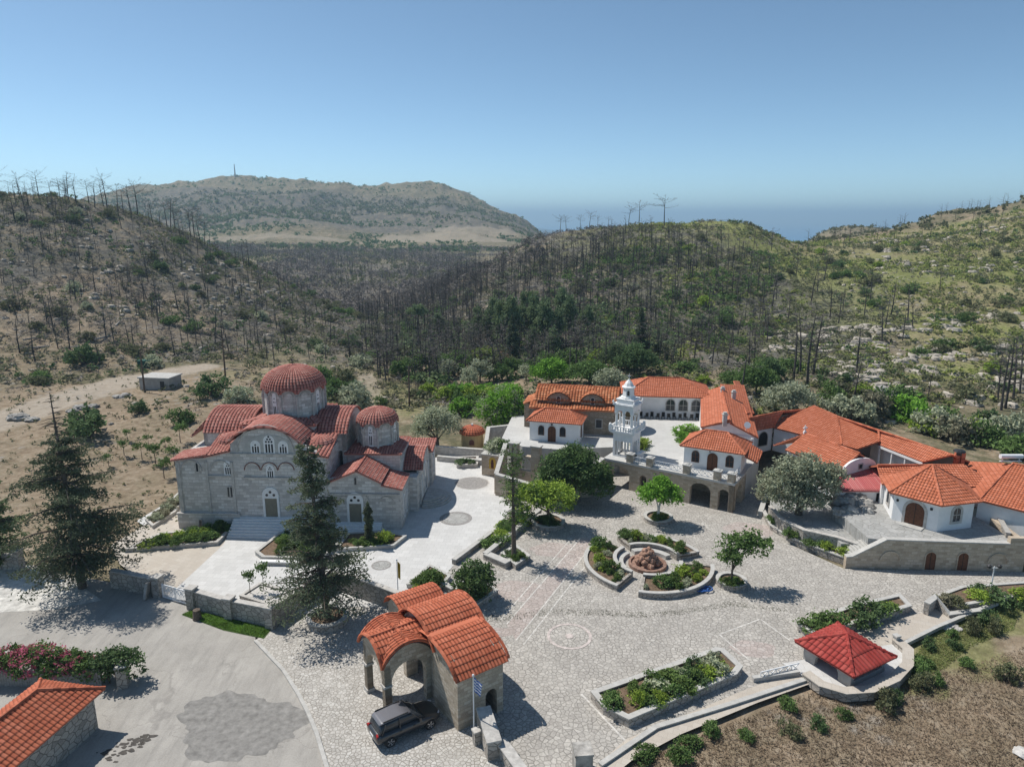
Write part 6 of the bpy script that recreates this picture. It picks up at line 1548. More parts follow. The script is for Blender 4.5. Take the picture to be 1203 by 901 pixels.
def conifer(label, loc, h, rad, seed, mat=L_CONIFER, bare=.0, z0=.1, whorls=30, per=6, lean=(0,0), name='conifer', prof=None, group=None, nd=16, size=.5):
    rg = np.random.default_rng(seed); root = thing(name, label, 'tree', loc, 0, group)
    m = ML(); m.tube([(0,0,-.3),(lean[0]*.4,lean[1]*.4,h*.4),(lean[0],lean[1],h)], [h*.018+.06, h*.013+.03, .03], 8)
    P = []; q = ML()
    for w_ in range(whorls):
        f = z0+(1-z0)*(w_+rg.uniform(-.3,.3))/whorls; f = min(max(f, z0), .985)
        R_ = rad*(prof(f) if prof else (1-f)**.75*(1-.5*max(0,(z0+.12-f)/.12)))
        for k in range(per):
            if rg.random() < .22: continue
            a = rg.uniform(0, 2*math.pi); L = R_*rg.uniform(.45, 1.15); up = rg.uniform(-.18,.22)
            o = np.array([lean[0]*f, lean[1]*f, f*h]); d = np.array([math.cos(a), math.sin(a), up])
            e = o+d*L; e[2] -= .06*L*L/max(rad,1)
            m.tube([tuple(o), tuple((o+e)/2+np.array([0,0,.06*L])), tuple(e)], [.03+.018*L, .02+.01*L, .012], 4, False)
            if f > 1-bare: continue
            n = int(nd*L/rad*2.2)+3
            t = rg.uniform(.22, 1.05, n); c = o+(e-o)*t[:,None]; side = np.array([-d[1], d[0], 0])
            c = c+side*(rg.normal(size=n)*.22*L*(1.1-t*.6))[:,None]+np.array([0,0,1])*(rg.normal(size=n)*.10-.04*L*.4)[:,None]
            P.append(c)
    m.build('trunk', BARK, root)
    C = np.concatenate(P); m = ML(); m.quads(leaf_quads(C, size, rg, .9, .38)); m.build('crown', mat, root)
    return root

# ---- single trees of the site
p = at(385,729); Hc = at_y(368,514,p.y).z
conifer('tall dark conifer in the round stone planter beside the gatehouse', p, Hc, 5.5, 11, L_CONIFER, .05, .17, 36, 7, (-.9,.3), nd=90, size=.31,
        prof=lambda f: float(np.interp(f, [.1,.22,.35,.5,.9,1], [.7,1,.66,.5,.24,.06])))
p = at(97,690); Hc = at_y(76,462,p.y).z
conifer('tall dark conifer with bare dead top beside the road at the left', p, Hc, 5.9, 12, L_CONIFER, .22, .09, 38, 7, (-.4,.2), nd=112, size=.33,
        prof=lambda f: float(np.interp(f, [.08,.2,.35,.58,.76,1], [.7,1,.95,.66,.36,.1])))
p = at(4,668); Hc = at_y(0,545,p.y).z
conifer('lighter green conifer cut off by the left picture edge', p, Hc, 4.2, 13, L_PINE, .0, .1, 26, 6, nd=34, size=.5)
p = at(434,638,.2); conifer('narrow dark cypress in the white edged bed beside the church', p, at_y(434,592,p.y).z, .55, 14, L_CONIFER, 0, .05, 40, 7, name='cypress', nd=10, size=.3, prof=lambda f: .9 if f < .8 else (1-f)*4.5)
p = at(604,657,.3); Hc = at_y(602,528,p.y).z
conifer('thin spindly conifer with sparse branches in the square planter', p, Hc, 1.75, 15, L_MID, 0, .3, 24, 5, (-.2,.6), nd=9, size=.3, prof=lambda f: .8 if f > .6 else .95)
p = at(672,592); m_ = pxm(p)
tree('round_tree', 'big dense dark green tree in front of the arcade left of the bell tower', 'tree', p, [(-1.2,.3,4.2,3.0,2.8,2.5),(1.8,0,4.0,2.9,2.6,2.6),(.2,.8,5.6,2.6,2.6,2.0),(3.0,-.4,2.9,2.0,2.0,1.8),(-2.9,0,3.1,1.9,2,1.7)], 9000, .42, L_DARK, 2.0, .3, seed=21, spread=.42, extra=[(L_MID,3200,.38)])
p = at(644,616,.4)
tree('round_tree', 'yellow green tree with two rounded crowns in its round planter by the icon wall', 'tree', p, [(-2.4,.4,3.2,2.2,2.1,1.5),(1.0,-.1,3.5,2.3,2.2,1.7),(-.6,.3,3.9,1.8,1.8,1.3)], 6500, .34, L_LIME, 1.7, .2, seed=22, spread=.34, extra=[(L_MID,1500,.34)])
p = at(773,611,.4)
tree('round_tree', 'bright green tree with limewashed trunk in the round planter near the arcade', 'tree', p, [(-.9,0,3.3,1.8,1.7,1.2),(1.0,.2,3.2,1.7,1.6,1.2),(.1,.1,4.2,1.3,1.3,1.3)], 4200, .34, L_GREEN, 1.5, .2, BARK_WHITE, 23, spread=.34)
p = at(859,685,.4)
tree('small_tree', 'small open crowned tree in the round planter right of the fountain', 'tree', p, [(.0,0,4.1,1.5,1.4,1.0),(2.3,.1,3.9,1.6,1.4,.9),(-.3,0,2.9,1.0,1.0,.9),(1.2,.3,4.7,1.3,1.2,.8)], 2300, .34, L_MID, 1.5, .12, seed=24, spread=.3)
p = at(938,604,1.7)
tree('olive_tree', 'big grey green olive tree on the terrace right of the arcade', 'olive tree', p, [(-2.2,0,3.6,2.7,2.4,2.3),(1.8,.4,3.6,2.9,2.4,2.4),(-.2,.3,5.6,2.7,2.4,1.9),(3.6,.2,4.8,1.6,1.6,1.4),(-.3,-1.2,2.3,2.6,1.6,1.6),(-3.4,0,2.6,1.6,1.6,1.5)], 11000, .36, L_OLIVE, 1.4, .42, seed=25, spread=.38, extra=[(L_SCRUBG,2500,.3)])
p = at(557,702,.3)
tree('round_tree', 'dark rounded bay tree in the planter box behind the gatehouse', 'tree', p, [(0,0,2.5,1.7,1.6,1.3),(.7,.2,1.6,1.3,1.3,1.0),(-.8,0,1.7,1.2,1.2,1.0),(-.2,0,.7,1.5,1.3,.7)], 3800, .28, L_DARK, .9, .14, seed=26, spread=.26, extra=[(L_MID,900,.28)])
p = at(507,688,.2); shrub('round_bush', 'rounded clipped green bush in the planter strip behind the gatehouse', 'bush', p, [(0,0,.75,1.2,1.1,.75)], 1500, .24, L_MID, 27)
p = at(514,527)
tree('olive_tree', 'large grey olive tree behind the right end of the church', 'olive tree', p, [(-1.3,0,4.0,2.4,2.2,2.0),(1.5,.3,3.8,2.4,2.2,1.9),(0,.3,5.3,2.0,2.0,1.5),(-2.6,.2,3.0,1.4,1.4,1.2)], 6500, .36, L_OLIVE, 1.6, .3, seed=28, spread=.4)
p = on_terrain(590,512)
tree('broad_tree', 'tall leafy fresh green tree left of the old stone church', 'tree', p, [(-1.5,0,4.6,3.0,2.8,2.5),(1.6,.4,4.3,2.9,2.7,2.6),(.3,.8,6.6,2.7,2.6,2.0),(-.2,-.8,2.6,3.2,2.2,1.8)], 8000, .44, L_GREEN, 2.0, .28, seed=29, spread=.5, extra=[(L_OLIVE,2600,.36)])
p = on_terrain(607,516)
tree('round_tree', 'dark green tree squeezed between the fresh green tree and the small white house', 'tree', p, [(0,0,3.0,1.8,1.8,2.0),(.4,.2,1.6,1.6,1.6,1.4)], 2600, .34, L_DARK, 1.0, .16, seed=30, spread=.32)
# trees behind the monastery
for k, (px, py, rx, rz, mt, sd_, lab) in enumerate((
    (648,452,4.6,3.2,L_GREEN,31,'bright green leafy tree behind the roof of the old stone church'),
    (692,452,4.8,3.0,L_MID,32,'mid green tree behind the middle of the old stone church'),
    (716,458,3.2,2.4,L_OLIVE,33,'grey green olive directly behind the white bell tower'),
    (748,440,4.6,3.8,L_DARK,34,'dark green tree left of the back dormitory roof'),
    (726,434,4.0,3.6,L_PINE,35,'dark pine like tree on the slope above the bell tower'),
    (888,462,4.0,3.4,L_MID,36,'bushy green tree right of the dormitory ridge'),
    (926,486,4.6,3.4,L_OLIVE,37,'large grey olive tree on the slope behind the monks wing'),
    (903,450,3.2,2.8,L_DARK,38,'dark bushy tree behind the large grey olive'))):
    p = on_terrain(px, py)
    tree('leafy_tree', lab, 'tree', p, [(-rx*.4,0,rz*.8,rx*.62,rx*.6,rz*.6),(rx*.4,.2,rz*.75,rx*.62,rx*.6,rz*.55),(0,.3,rz*1.2,rx*.55,rx*.55,rz*.5)], 4200, .5, mt, rz*.5, .22, seed=sd_, spread=.5)
# bushes along the back of the monks wing
BB = [(985,487,2.4,L_OLIVE),(1003,492,2.6,L_OLIVE),(1024,489,2.8,L_SCRUBG),(1045,487,2.6,L_MID),(1068,494,3.0,L_GREEN),(1060,476,2.6,L_MID),(1085,508,2.4,L_LIME),(1098,512,2.6,L_OLIVE),(1120,518,2.8,L_SCRUBG),(1140,512,2.4,L_LIME),(1155,524,2.4,L_MID),(1170,520,2.6,L_OLIVE),(1192,520,2.8,L_OLIVE),(1205,540,2.6,L_MID),(1110,497,2.2,L_MID),(1180,508,2.2,L_SCRUBG),(975,470,2.0,L_MID),(1160,500,1.8,L_DARK)]
bproto = {}
def bush_proto(mt):
    if mt.name not in bproto:
        bproto[mt.name] = shrub('bush', 'x', 'bush', (0,0,-500), [(-.4,0,.5,.7,.6,.5),(.4,.1,.45,.6,.6,.45),(0,.1,.75,.5,.5,.35),(0,0,.22,.85,.75,.3)], 850, .2, mt, 50+len(bproto), None, .13); bproto[mt.name]['used'] = 0
    return bproto[mt.name]
def put_bush(mt, p, s, label, group, name='bush', cat='bush', sz=None):
    pr = bush_proto(mt)
    if not pr['used']: o = pr; o['used'] = 1
    else: o = copy_tree(pr)
    o.name = name; o['category'] = cat; o['label'] = label
    if group: o['group'] = group
    o.location = p; o.rotation_euler = (0,0,random.uniform(0,6.28)); o.scale = (s*random.uniform(.9,1.15), s*random.uniform(.9,1.15), (sz or s)*random.uniform(.85,1.15))
    return o
NAMES = {'olive_leaves':'grey green','scrub_leaves':'dull olive','grey_scrub_leaves':'pale grey','mid_green_leaves':'mid green','fresh_leaves':'bright green','yellow_green_leaves':'yellow green','dark_leaves':'dark green','pine_needles':'pine green','bedding_leaves':'low green'}
for px, py, s, mt in BB:
    p = on_terrain(px, py); put_bush(mt, p, s*1.35, '%s bush on the slope behind the monks wing roofs' % NAMES[mt.name], '%s bushes behind the monks wing' % NAMES[mt.name])
# olive grove and field trees
og = tree('olive_tree', 'round olive tree in the row at the far edge of the tan field', 'olive tree', (0,0,-500), [(-.5,0,1.9,1.3,1.2,1.0),(.6,.1,1.8,1.2,1.2,1.0),(0,.2,2.4,1.1,1.1,.8)], 1100, .36, L_OLIVE, .9, .13, seed=41, group='olive trees in the field grove', spread=.3)
og2 = tree('olive_tree', 'darker green orchard tree in the row at the far edge of the tan field', 'orchard tree', (0,0,-500), [(-.5,0,1.6,1.3,1.2,1.1),(.6,.1,1.6,1.2,1.2,1.0)], 1000, .36, L_MID, .7, .13, seed=42, group='green trees in the field grove', spread=.3)
for k, (px, py, g) in enumerate(((484,440,1),(496,437,1),(511,441,1),(526,444,0),(521,437,1),(538,441,1),(552,456,0),(564,449,0),(575,448,1),(590,447,1),(602,443,1),(618,447,0),(628,440,1),(545,435,1),(505,434,1),(470,443,1))):
    pr = (og2 if g else og); o = pr if pr.location.z < -400 else copy_tree(pr); o.location = on_terrain(px, py); o.rotation_euler = (0,0,k*1.3); s = 1.35+.3*math.sin(k*2.1); o.scale = (s,s,s)
m = None
for k in range(9):      # low vines
    p = on_terrain(526+k*9.5, 470-2*(k % 3)); put_bush(L_GREEN if k % 3 else L_LIME, p, 2.6, 'bright green vine bush in the row before the fresh green tree', 'vines beside the fresh green tree', 'vine_bush')
for px, py, s, mt, lab in ((247,463,3.2,L_DARK,'dark green bush on the dirt slope above the church roof'),(282,473,2.6,L_OLIVE,'grey olive bush just above the left church roof'),(104,510,4.2,L_DARK,'wide dark green bush beside the dirt track'),(100,428,4.0,L_DARK,'big dark bush at the foot of the left hill'),(420,478,4.0,L_OLIVE,'broad olive bush between the church domes and the field'),(165,485,1.8,L_DARK,'small dark bush on the slope left of the church'),(213,498,2.2,L_MID,'green bush beside the left church wall'),(447,475,1.6,L_MID,'small green bush beside the dark pole'),(543,487,2.6,L_GREEN,'bright green bush between the big olive and the fresh green tree'),(556,480,2.8,L_MID,'mid green bush behind the yellow shrine'),(535,470,2.4,L_MID,'bushy green plant behind the big grey olive'),(500,462,2.2,L_LIME,'yellow green bush in the field right of the dark pole'),(405,450,2.6,L_SCRUB,'dull olive shrub above the small church dome'),(380,448,2.8,L_MID,'green shrub on the slope above the main dome'),(395,462,2.6,L_MID,'low green bush right of the main dome'),(368,462,2.2,L_OLIVE,'low grey bush behind the main dome')):
    put_bush(mt, on_terrain(px, py), s, lab, None)
sap = tree('sapling', 'young tree planted in the bare field left of the church', 'sapling', (0,0,-500), [(0,0,1.9,.8,.8,.7)], 260, .3, L_MID, 1.2, .05, seed=43, group='saplings in the field left of the church', spread=.25)
for k, (px, py, s) in enumerate(((183,545,1.3),(193,562,1.2),(167,540,1.1),(146,535,1.0),(212,520,1.3),(175,525,.8),(150,518,.8),(195,530,.9),(205,545,1.1),(128,548,.8))):
    o = sap if k == 0 else copy_tree(sap); o.location = on_terrain(px, py); o.rotation_euler = (0,0,k*2.0); o.scale = (s,)*3
# beds round the court and plaza: each bush a thing
def bed(pts, z, s, mts, label, group, jit=.15, hz_=.9):
    for k, (px, py) in enumerate(pts):
        mt = mts[k % len(mts)]; p = at(px, py, z); p.x += random.uniform(-jit,jit); p.y += random.uniform(-jit,jit)
        put_bush(mt, p, s*random.uniform(.75,1.2), '%s %s' % (NAMES[mt.name], label), '%s %s' % (NAMES[mt.name], group), 'bedding_plant', 'plant', s*hz_*random.uniform(.7,1.15))
def inpoly(p, P):
    c = False
    for (x1,y1), (x2,y2) in zip(P, P[1:]+P[:1]):
        if (y1 > p[1]) != (y2 > p[1]) and p[0] < (x2-x1)*(p[1]-y1)/(y2-y1)+x1: c = not c
    return c
def fillpix(P, n, seed, margin=0):
    r = random.Random(seed); xs = [p[0] for p in P]; ys = [p[1] for p in P]; out = []; t = 0
    while len(out) < n and t < 9000:
        t += 1; q = (r.uniform(min(xs),max(xs)), r.uniform(min(ys),max(ys)))
        if inpoly(q, P) and all((q[0]-o[0])**2+((q[1]-o[1])*1.4)**2 > 16 for o in out): out.append(q)
    return out
bed(fillpix([(708,824),(740,842),(856,792),(840,776)], 26, 3), .5, 1.0, [L_BED,L_DARK,L_MID,L_LIME,L_OLIVE], 'bedding plant in the long front planter', 'plants in the long front planter')
bed(fillpix([(158,643),(250,636),(268,620),(215,630),(185,634)], 20, 4), .3, 1.0, [L_MID,L_LIME,L_BED], 'hedge plant in the bed against the church', 'plants in the bed against the church')
bed(fillpix([(310,650),(372,652),(386,638),(378,628),(335,630)], 18, 5), .35, 1.05, [L_BED,L_MID,L_DARK], 'bedding plant in the bed before the church steps', 'plants in the bed before the church steps')
bed(fillpix([(402,642),(458,640),(468,633),(415,632)], 8, 6), .3, .8, [L_BED,L_MID], 'bedding plant at the foot of the cypress', 'plants at the foot of the cypress')
put_bush(L_LIME, at(453,637,.3), 1.1, 'yellow green round bush beside the narrow cypress', None, 'round_bush')
bed(fillpix([(174,612),(196,598),(214,583),(205,600),(182,617)], 10, 7), .25, .9, [L_OLIVE,L_SCRUBG], 'plant in the narrow side planter left of the church', 'plants in the side planter left of the church')
bed(fillpix([(486,688),(510,693),(524,680),(506,672)], 5, 8), .25, .8, [L_BED,L_LIME], 'plant in the planter strip behind the gatehouse', 'plants in the planter strip behind the gatehouse')
def ringpts(a0, a1, ra, rb, n, seed):
    r = random.Random(seed); out = []; t = 0
    while len(out) < n and t < 5000:
        t += 1; a = R(r.uniform(a0+5,a1-5)); q = math.sqrt(r.uniform(ra*ra, rb*rb)); p = (FC.x+q*math.cos(a), FC.y+q*math.sin(a))
        if all((p[0]-o[0])**2+(p[1]-o[1])**2 > .4 for o in out): out.append(p)
    return out
for (a0,a1,lab,sd_) in ((127,233,'left crescent bed of the fountain',1),(18,112,'far crescent bed of the fountain',2),(252,352,'near right crescent bed of the fountain',3)):
    for k, (x, y) in enumerate(ringpts(a0, a1, 4.2, 5.9, 15, sd_)):
        mt = (L_MID,L_BED,L_LIME,L_OLIVE)[k % 4]; big = k < 3
        put_bush(mt, Vector((x,y,.42)), 1.0 if big else random.uniform(.4,.7), ('large rounded %s bush in the %s' if big else 'small %s plant in the %s') % (NAMES[mt.name], lab), ('large %s bushes, %s' if big else 'small %s plants, %s') % (NAMES[mt.name], lab), 'bedding_plant', 'plant', (1.1 if big else .5))
for px, py, s, mt, lab in ((958,742,1.6,L_MID,'low spreading green bush at the left end of the straight planter'),(974,735,2.0,L_MID,'leafy green bush in the straight planter behind the red roof'),(1012,728,2.3,L_DARK,'big round dark green bush in the middle of the straight planter'),(1033,720,1.8,L_MID,'rounded mid green bush in the straight planter'),(1048,715,1.0,L_LIME,'small yellow green bush near the right end of the straight planter'),(1152,705,1.5,L_LIME,'yellow green bush at the foot of the lamp post'),(1166,703,1.9,L_DARK,'dark green bush right beside the lamp post'),(1198,702,1.6,L_LIME,'yellow green bush in the planter at the right edge'),(1110,708,1.2,L_SCRUBG,'grey dry shrub in the planter behind the stone pier'),(1125,711,1.3,L_SCRUB,'dull shrub in the planter behind the stone pier')):
    put_bush(mt, at(px, py, .35), s*.85, lab, None, 'bush', 'bush', s*.62)
bed([(644,616),(639,614),(650,617),(646,611)], .45, .9, [L_DARK], 'plants under the yellow green tree', 'plants under the yellow green tree')
bed([(768,610),(776,612),(772,607),(780,609)], .45, .75, [L_BED], 'plants under the limewashed tree', 'plants under the limewashed tree')
bed([(853,686),(862,687),(866,684),(858,683)], .45, .7, [L_BED], 'plants under the small open tree', 'plants under the small open tree')
bed([(598,656),(606,660),(604,652),(612,656)], .3, .8, [L_DARK,L_BED], 'plants at the foot of the spindly conifer', 'plants at the foot of the spindly conifer')
bed(fillpix([(900,610),(925,630),(960,645),(1000,655),(985,645),(940,630),(915,612)], 16, 9), .45, .95, [L_LIME,L_MID,L_BED], 'plant in the curved planter below the olive terrace', 'plants in the curved planter below the olive terrace')
bed([(588,632),(594,626),(600,621),(582,640),(607,616),(613,611)], .1, 1.3, [L_LIME,L_MID], 'bush between the two low walls', 'bushes between the two low walls')
put_bush(plain('red_brown_leaves', (.13,.05,.035)), at(583,637,.1), 1.4, 'reddish brown bush between the two low walls', None, 'bush') if False else None
bed([(541,545),(548,544),(556,545)], .4, .8, [L_DARK], 'plant in the small planter below the shrine', 'plants in the small planter below the shrine')
bed([(575,528),(582,530),(590,529),(586,525)], 3.2, 1.6, [L_MID,L_OLIVE], 'bush behind the icon wall', 'bushes behind the icon wall')
bed([(806,520),(812,516),(808,511)], 3.9, 2.0, [L_GREEN,L_MID], 'leafy bush on the court beside the arcade house', 'bushes beside the arcade house')
bed([(752,528),(757,524)], 3.9, 1.5, [L_LIME], 'bush behind the bell tower', 'bushes behind the bell tower')
bed([(921,520),(928,517),(934,521)], 3.0, 2.2, [L_DARK], 'dark creeper beside the chapel roof', 'creepers beside the chapel roof')
# oleanders behind the guardhouse
for k, (px, py, s, fl, lab) in enumerate(((12,800,1.9,1,'pink flowering oleander nearest the left picture edge'),(50,800,2.1,1,'largest pink flowering oleander behind the guardhouse roof'),(86,802,1.7,.45,'oleander with few pink flowers right of the largest one'),(112,800,1.3,.1,'pale green oleander almost without flowers'),(137,802,2.0,0,'dark green dense bush at the end of the board fence'))):
    p = at(px, py); sc = s
    shrub('oleander' if k < 4 else 'bush', lab, 'oleander' if k < 4 else 'bush', p, [(-.5*sc,0,.8*sc,.7*sc,.6*sc,.6*sc),(.5*sc,.1,.75*sc,.7*sc,.6*sc,.6*sc),(0,.2,1.05*sc,.6*sc,.6*sc,.45*sc)], 1900, .28, L_MID if k < 4 else L_DARK, 60+k, None, .2, [(L_PINK,int(1500*fl),.2)] if fl else ())
# shrubs on the dry slope at the bottom right
for k, (zx, zy_, s) in enumerate(((100,640,1.0),(100,750,1.0),(225,720,.9),(340,680,.8),(525,640,1.3),(560,610,.9),(680,490,1.3),(680,545,1.2),(710,370,.9),(820,325,.8),(905,300,1.2),(965,265,1.3),(885,455,.9),(1070,515,1.2),(825,375,.9),(750,525,.8),(1000,300,1.0),(1100,190,1.2),(690,450,.9))):
    px, py = 900+zx/3.74, 660+zy_/3.74; p = on_terrain(px, py+2); mt = (L_MID,L_SCRUB,L_DARK)[k % 3]
    put_bush(mt, p, s*.8, '%s shrub scattered on the dry slope near the well house' % NAMES[mt.name], '%s shrubs on the dry slope near the well house' % NAMES[mt.name], 'shrub', 'shrub', s*1.0)
for px, py, s in ((756,895,.8),(800,893,1.0),(836,862,.8),(878,868,.7),(760,885,.7),(810,878,.9)): put_bush(L_MID, on_terrain(px, py), s, 'small green shrub below the garden path at the bottom edge', 'small shrubs below the garden path', 'shrub', 'shrub')
for px, py, lab in ((294,697,'thin sapling in the gravel planter, left one'),(310,694,'taller pale sapling in the gravel planter')):
    p = at(px, py, .3); o = copy_tree(sap); o.location = p; o.scale = (.7,.7,1.0 if px < 300 else 1.25); o['label'] = lab
    del o['group']
def grass(name, P, n, sd_, h, mat, zf=None):
    r = np.random.default_rng(sd_); pts = fillpix_fast(P, n, r); m = MB(); C = []
    for px, py in pts: p = at(px, py, 0) if zf is None else zf(px, py); C.append((p.x,p.y,p.z+h*.3))
    C = np.array(C); q = leaf_quads(C, h, r, .2, .22); m.quads(q); o = m.build(name, mat); o['kind'] = 'stuff'; return o
def fillpix_fast(P, n, r):
    xs = [p[0] for p in P]; ys = [p[1] for p in P]; out = []
    while len(out) < n:
        q = (r.uniform(min(xs),max(xs)), r.uniform(min(ys),max(ys)))
        if inpoly(q, P): out.append(q)
    return out
m = MB(); P_ = [at(x, y, .02) for x, y in ((214,722),(226,716),(320,738),(310,750),(262,740))]; m.poly(P_); o = m.build('lawn', plain('turf', (.06,.10,.025), .95, .3, 2)); o['kind'] = 'structure'
grass('grass', [(214,722),(226,717),(318,739),(308,749),(262,739)], 9000, 71, .22, L_GRASS)
grass('grass', [(1075,770),(1100,742),(1165,712),(1203,705),(1190,740),(1140,760),(1110,785),(1075,800)], 9000, 72, .24, leaf_mat('dry_green_grass', (.12,.135,.05), .4, .8), on_terrain)
grass('dry_grass', [(730,901),(960,810),(1060,800),(1110,790),(1203,760),(1203,901)], 14000, 73, .26, leaf_mat('straw_grass', (.125,.095,.066), .55, .22), on_terrain)

# ---- pines left alive in the burnt wood
pp = None
pines = [(492,400,11,'umbrella'),(515,398,8,0),(575,405,12,0),(590,410,13,0),(600,412,12,0),(612,405,12,0),(628,404,13,0),(640,410,12,0),(655,408,11,0),(668,398,11,0),(562,402,9,0),(580,395,10,0),(640,388,11,0),(660,380,10,0),(617,392,11,0),(690,395,9,0),(625,420,9,0),(650,425,8,0)]
for k, (px, py, h, kind) in enumerate(pines):
    p = on_terrain(px, py)
    if kind == 'umbrella':
        tree('pine_tree', 'lone umbrella shaped pine above the field grove', 'pine tree', p, [(-1.6,0,h*.85,2.0,1.8,.9),(1.4,.2,h*.8,2.2,1.8,.9),(0,0,h*.95,1.8,1.8,.9)], 1500, .6, L_PINE, h*.6, .28, seed=80, spread=.5)
    elif pp is None:
        pp = tree('pine_tree', 'living green pine standing in the burnt wood', 'pine tree', p, [(-.8,0,h*.55,1.5,1.5,1.6),(.9,.2,h*.62,1.5,1.4,1.7),(0,0,h*.82,1.2,1.2,1.9),(.2,.1,h*.4,1.6,1.5,1.2)], 1700, .6, L_PINE, h*.5, .25, seed=81, group='living pines in the burnt wood', spread=.5); pp['h'] = h
    else:
        o = copy_tree(pp); o.location = p; o.rotation_euler = (0,0,k*1.7); s = h/pp['h']*random.uniform(.7,1.0); o.scale = (s*.85,s*.85,s*random.uniform(1,1.3))
conifer('dark green cypress standing out in the burnt wood', on_terrain(602,424), 12, 2.0, 84, L_CONIFER, 0, .05, 22, 8, name='cypress', nd=22, size=.7, prof=lambda f: 1.0 if f < .5 else (1-f)*2)
conifer('dark conifer on the slope above the bell tower', on_terrain(752,418), 12, 2.4, 85, L_CONIFER, 0, .05, 22, 8, nd=22, size=.7)
lt_ = None
for k, (px, py, s) in enumerate(((566,425,2.4),(640,432,2.4),(556,420,2.2),(700,432,2.4),(670,430,2.6),(770,420,2.4),(742,402,2.4),(850,380,2.6),(812,400,2.0),(828,360,2.2),(532,428,2.2),(590,432,2.2))):
    put_bush((L_LIME,L_MID,L_SCRUB)[k % 3], on_terrain(px, py), s*1.5, '%s tall bush at the foot of the burnt wood' % NAMES[(L_LIME,L_MID,L_SCRUB)[k % 3].name], '%s tall bushes at the foot of the burnt wood' % NAMES[(L_LIME,L_MID,L_SCRUB)[k % 3].name])
ole = None
for k in range(8):
    p = on_terrain(536+k*8.5, 424+3*math.sin(k)); 
    if ole is None: ole = shrub('oleander', 'dusky pink shrub in the stream bed below the burnt wood', 'oleander', p, [(-.6,0,.9,1.2,1,.9),(.7,.1,.9,1.1,1,.8)], 900, .32, L_SCRUB, 90, 'pink shrubs below the burnt wood', .25, [(leaf_mat('dusky_pink', (.24,.13,.12), .3),500,.28)])
    else: o = copy_tree(ole); o.location = p; o.rotation_euler = (0,0,k); o.scale = (1.3,1.3,1.2)

m_ = [(540,724),(600,722),(640,716),(700,716),(760,720),(800,716),(860,706),(930,716),(930,720),(860,712),(800,722),(760,726),(700,723),(640,723),(600,729),(540,732)]
grass('moss', m_, 1500, 74, .16, leaf_mat('dark_moss', (.055,.06,.035), .4, .8), None)
# ---- burnt trees
def burnt_mesh(h, seed, nb=16, tw=90, n=5, f0=.28, spread=1.0):
    rg = np.random.default_rng(seed); m = ML(); g = ML(); b = rg.normal(size=2)*.04*h; r = .0125*h+.03
    def tr(f): return np.array([b[0]*f*f, b[1]*f*f, h*f])
    m.tube([tuple(tr(-.02)), tuple(tr(.35)), tuple(tr(.7)), tuple(tr(1))], [r*1.2, r*.95, r*.6, r*.15], n)
    ends = []
    for k in range(nb):
        f = f0+(.97-f0)*(k+rg.random())/nb; a = rg.uniform(0, 6.28); L = h*(.36*(1.15-f)+.09)*rg.uniform(.5,1.4)*spread; d = np.array([math.cos(a), math.sin(a), rg.uniform(.0,.75)])
        o = tr(f); e = o+d*L; mid = (o+e)/2+np.array([0,0,-.05*L])
        m.tube([tuple(o), tuple(mid), tuple(e)], [r*.55*(1.25-f), r*.4*(1.25-f), r*.14], 3, False); ends += [(o,mid,e)]
    P = []
    for k in range(tw):
        o, mid, e = ends[rg.integers(len(ends))]; t = rg.uniform(.3, 1); s = o+(e-o)*t; d = rnd_unit(1, rg)[0]; d[2] = abs(d[2])*.7+.1; L = rg.uniform(.25,.8)*h/9; w_ = .028*h/9
        x = np.cross(d, rnd_unit(1, rg)[0])*w_; P.append([s-x, s+x, s+d*L+x*.2, s+d*L-x*.2])
    g.quads(np.array(P)); return m, g
variants = []
for v in range(10):
    h = 9.0; m, g = burnt_mesh(h, 100+v, 18+v, 230) if v < 7 else burnt_mesh(h, 100+v, 15, 200, 5, .6, 1.9)
    r_ = thing('burnt_tree', 'x', 'burnt tree', (0,0,-600)); m.build('trunk', BURNT, r_); tag(g.build('twigs', BURNT_TWIG, r_), kind='stuff'); r_['used'] = 0; variants.append(r_)
def put_burnt(p, h, label, group):
    pr = random.choice(variants[7:] if ('skyline' in label and random.random() < .65) else variants)
    if not pr['used']: o = pr; o['used'] = 1
    else: o = copy_tree(pr)
    o['label'] = label
    if group: o['group'] = group
    elif 'group' in o: del o['group']
    s = h/9; o.location = p; o.rotation_euler = (random.gauss(0,.05), random.gauss(0,.05), random.uniform(0,6.28)); o.scale = (s*1.05,s*1.05,s); return o
NB = 0
for px, h in ((8,8),(17,9),(42,8),(36,6),(64,9),(58,6),(97,10),(106,9),(126,9),(120,8),(140,11),(136,9),(152,9),(158,8),(174,12),(167,10),(190,8),(206,9),(210,10),(215,9),(232,10),(236,11),(242,9),(247,8),(290,8),(296,9),(78,6),(88,7)):
    Y = np.interp(px, [0,60,110,170,230,300], [268,272,278,286,291,294])-random.uniform(0,5); put_burnt(hill(px, Y), h*1.1, 'bare burnt tree standing on the skyline of the left hill', 'burnt trees on the left skyline'); NB += 1
for px, Y, h in ((735,333,9),(747,336,10),(776,330,13),(680,344,7),(690,345,8),(664,350,7),(712,342,5),(657,352,8),(700,342,6)):
    put_burnt(hill(px, Y), h, 'bare dead tree on the skyline of the middle hill', 'dead trees on the middle skyline'); NB += 1
for px, py, h in ((1176,482,13),(1181,480,14),(1190,470,13),(1172,470,10),(1198,462,12)):
    put_burnt(on_terrain(px, py), h*.95, 'tall blackened trunk in the clump at the right edge', 'blackened trunks at the right edge'); NB += 1
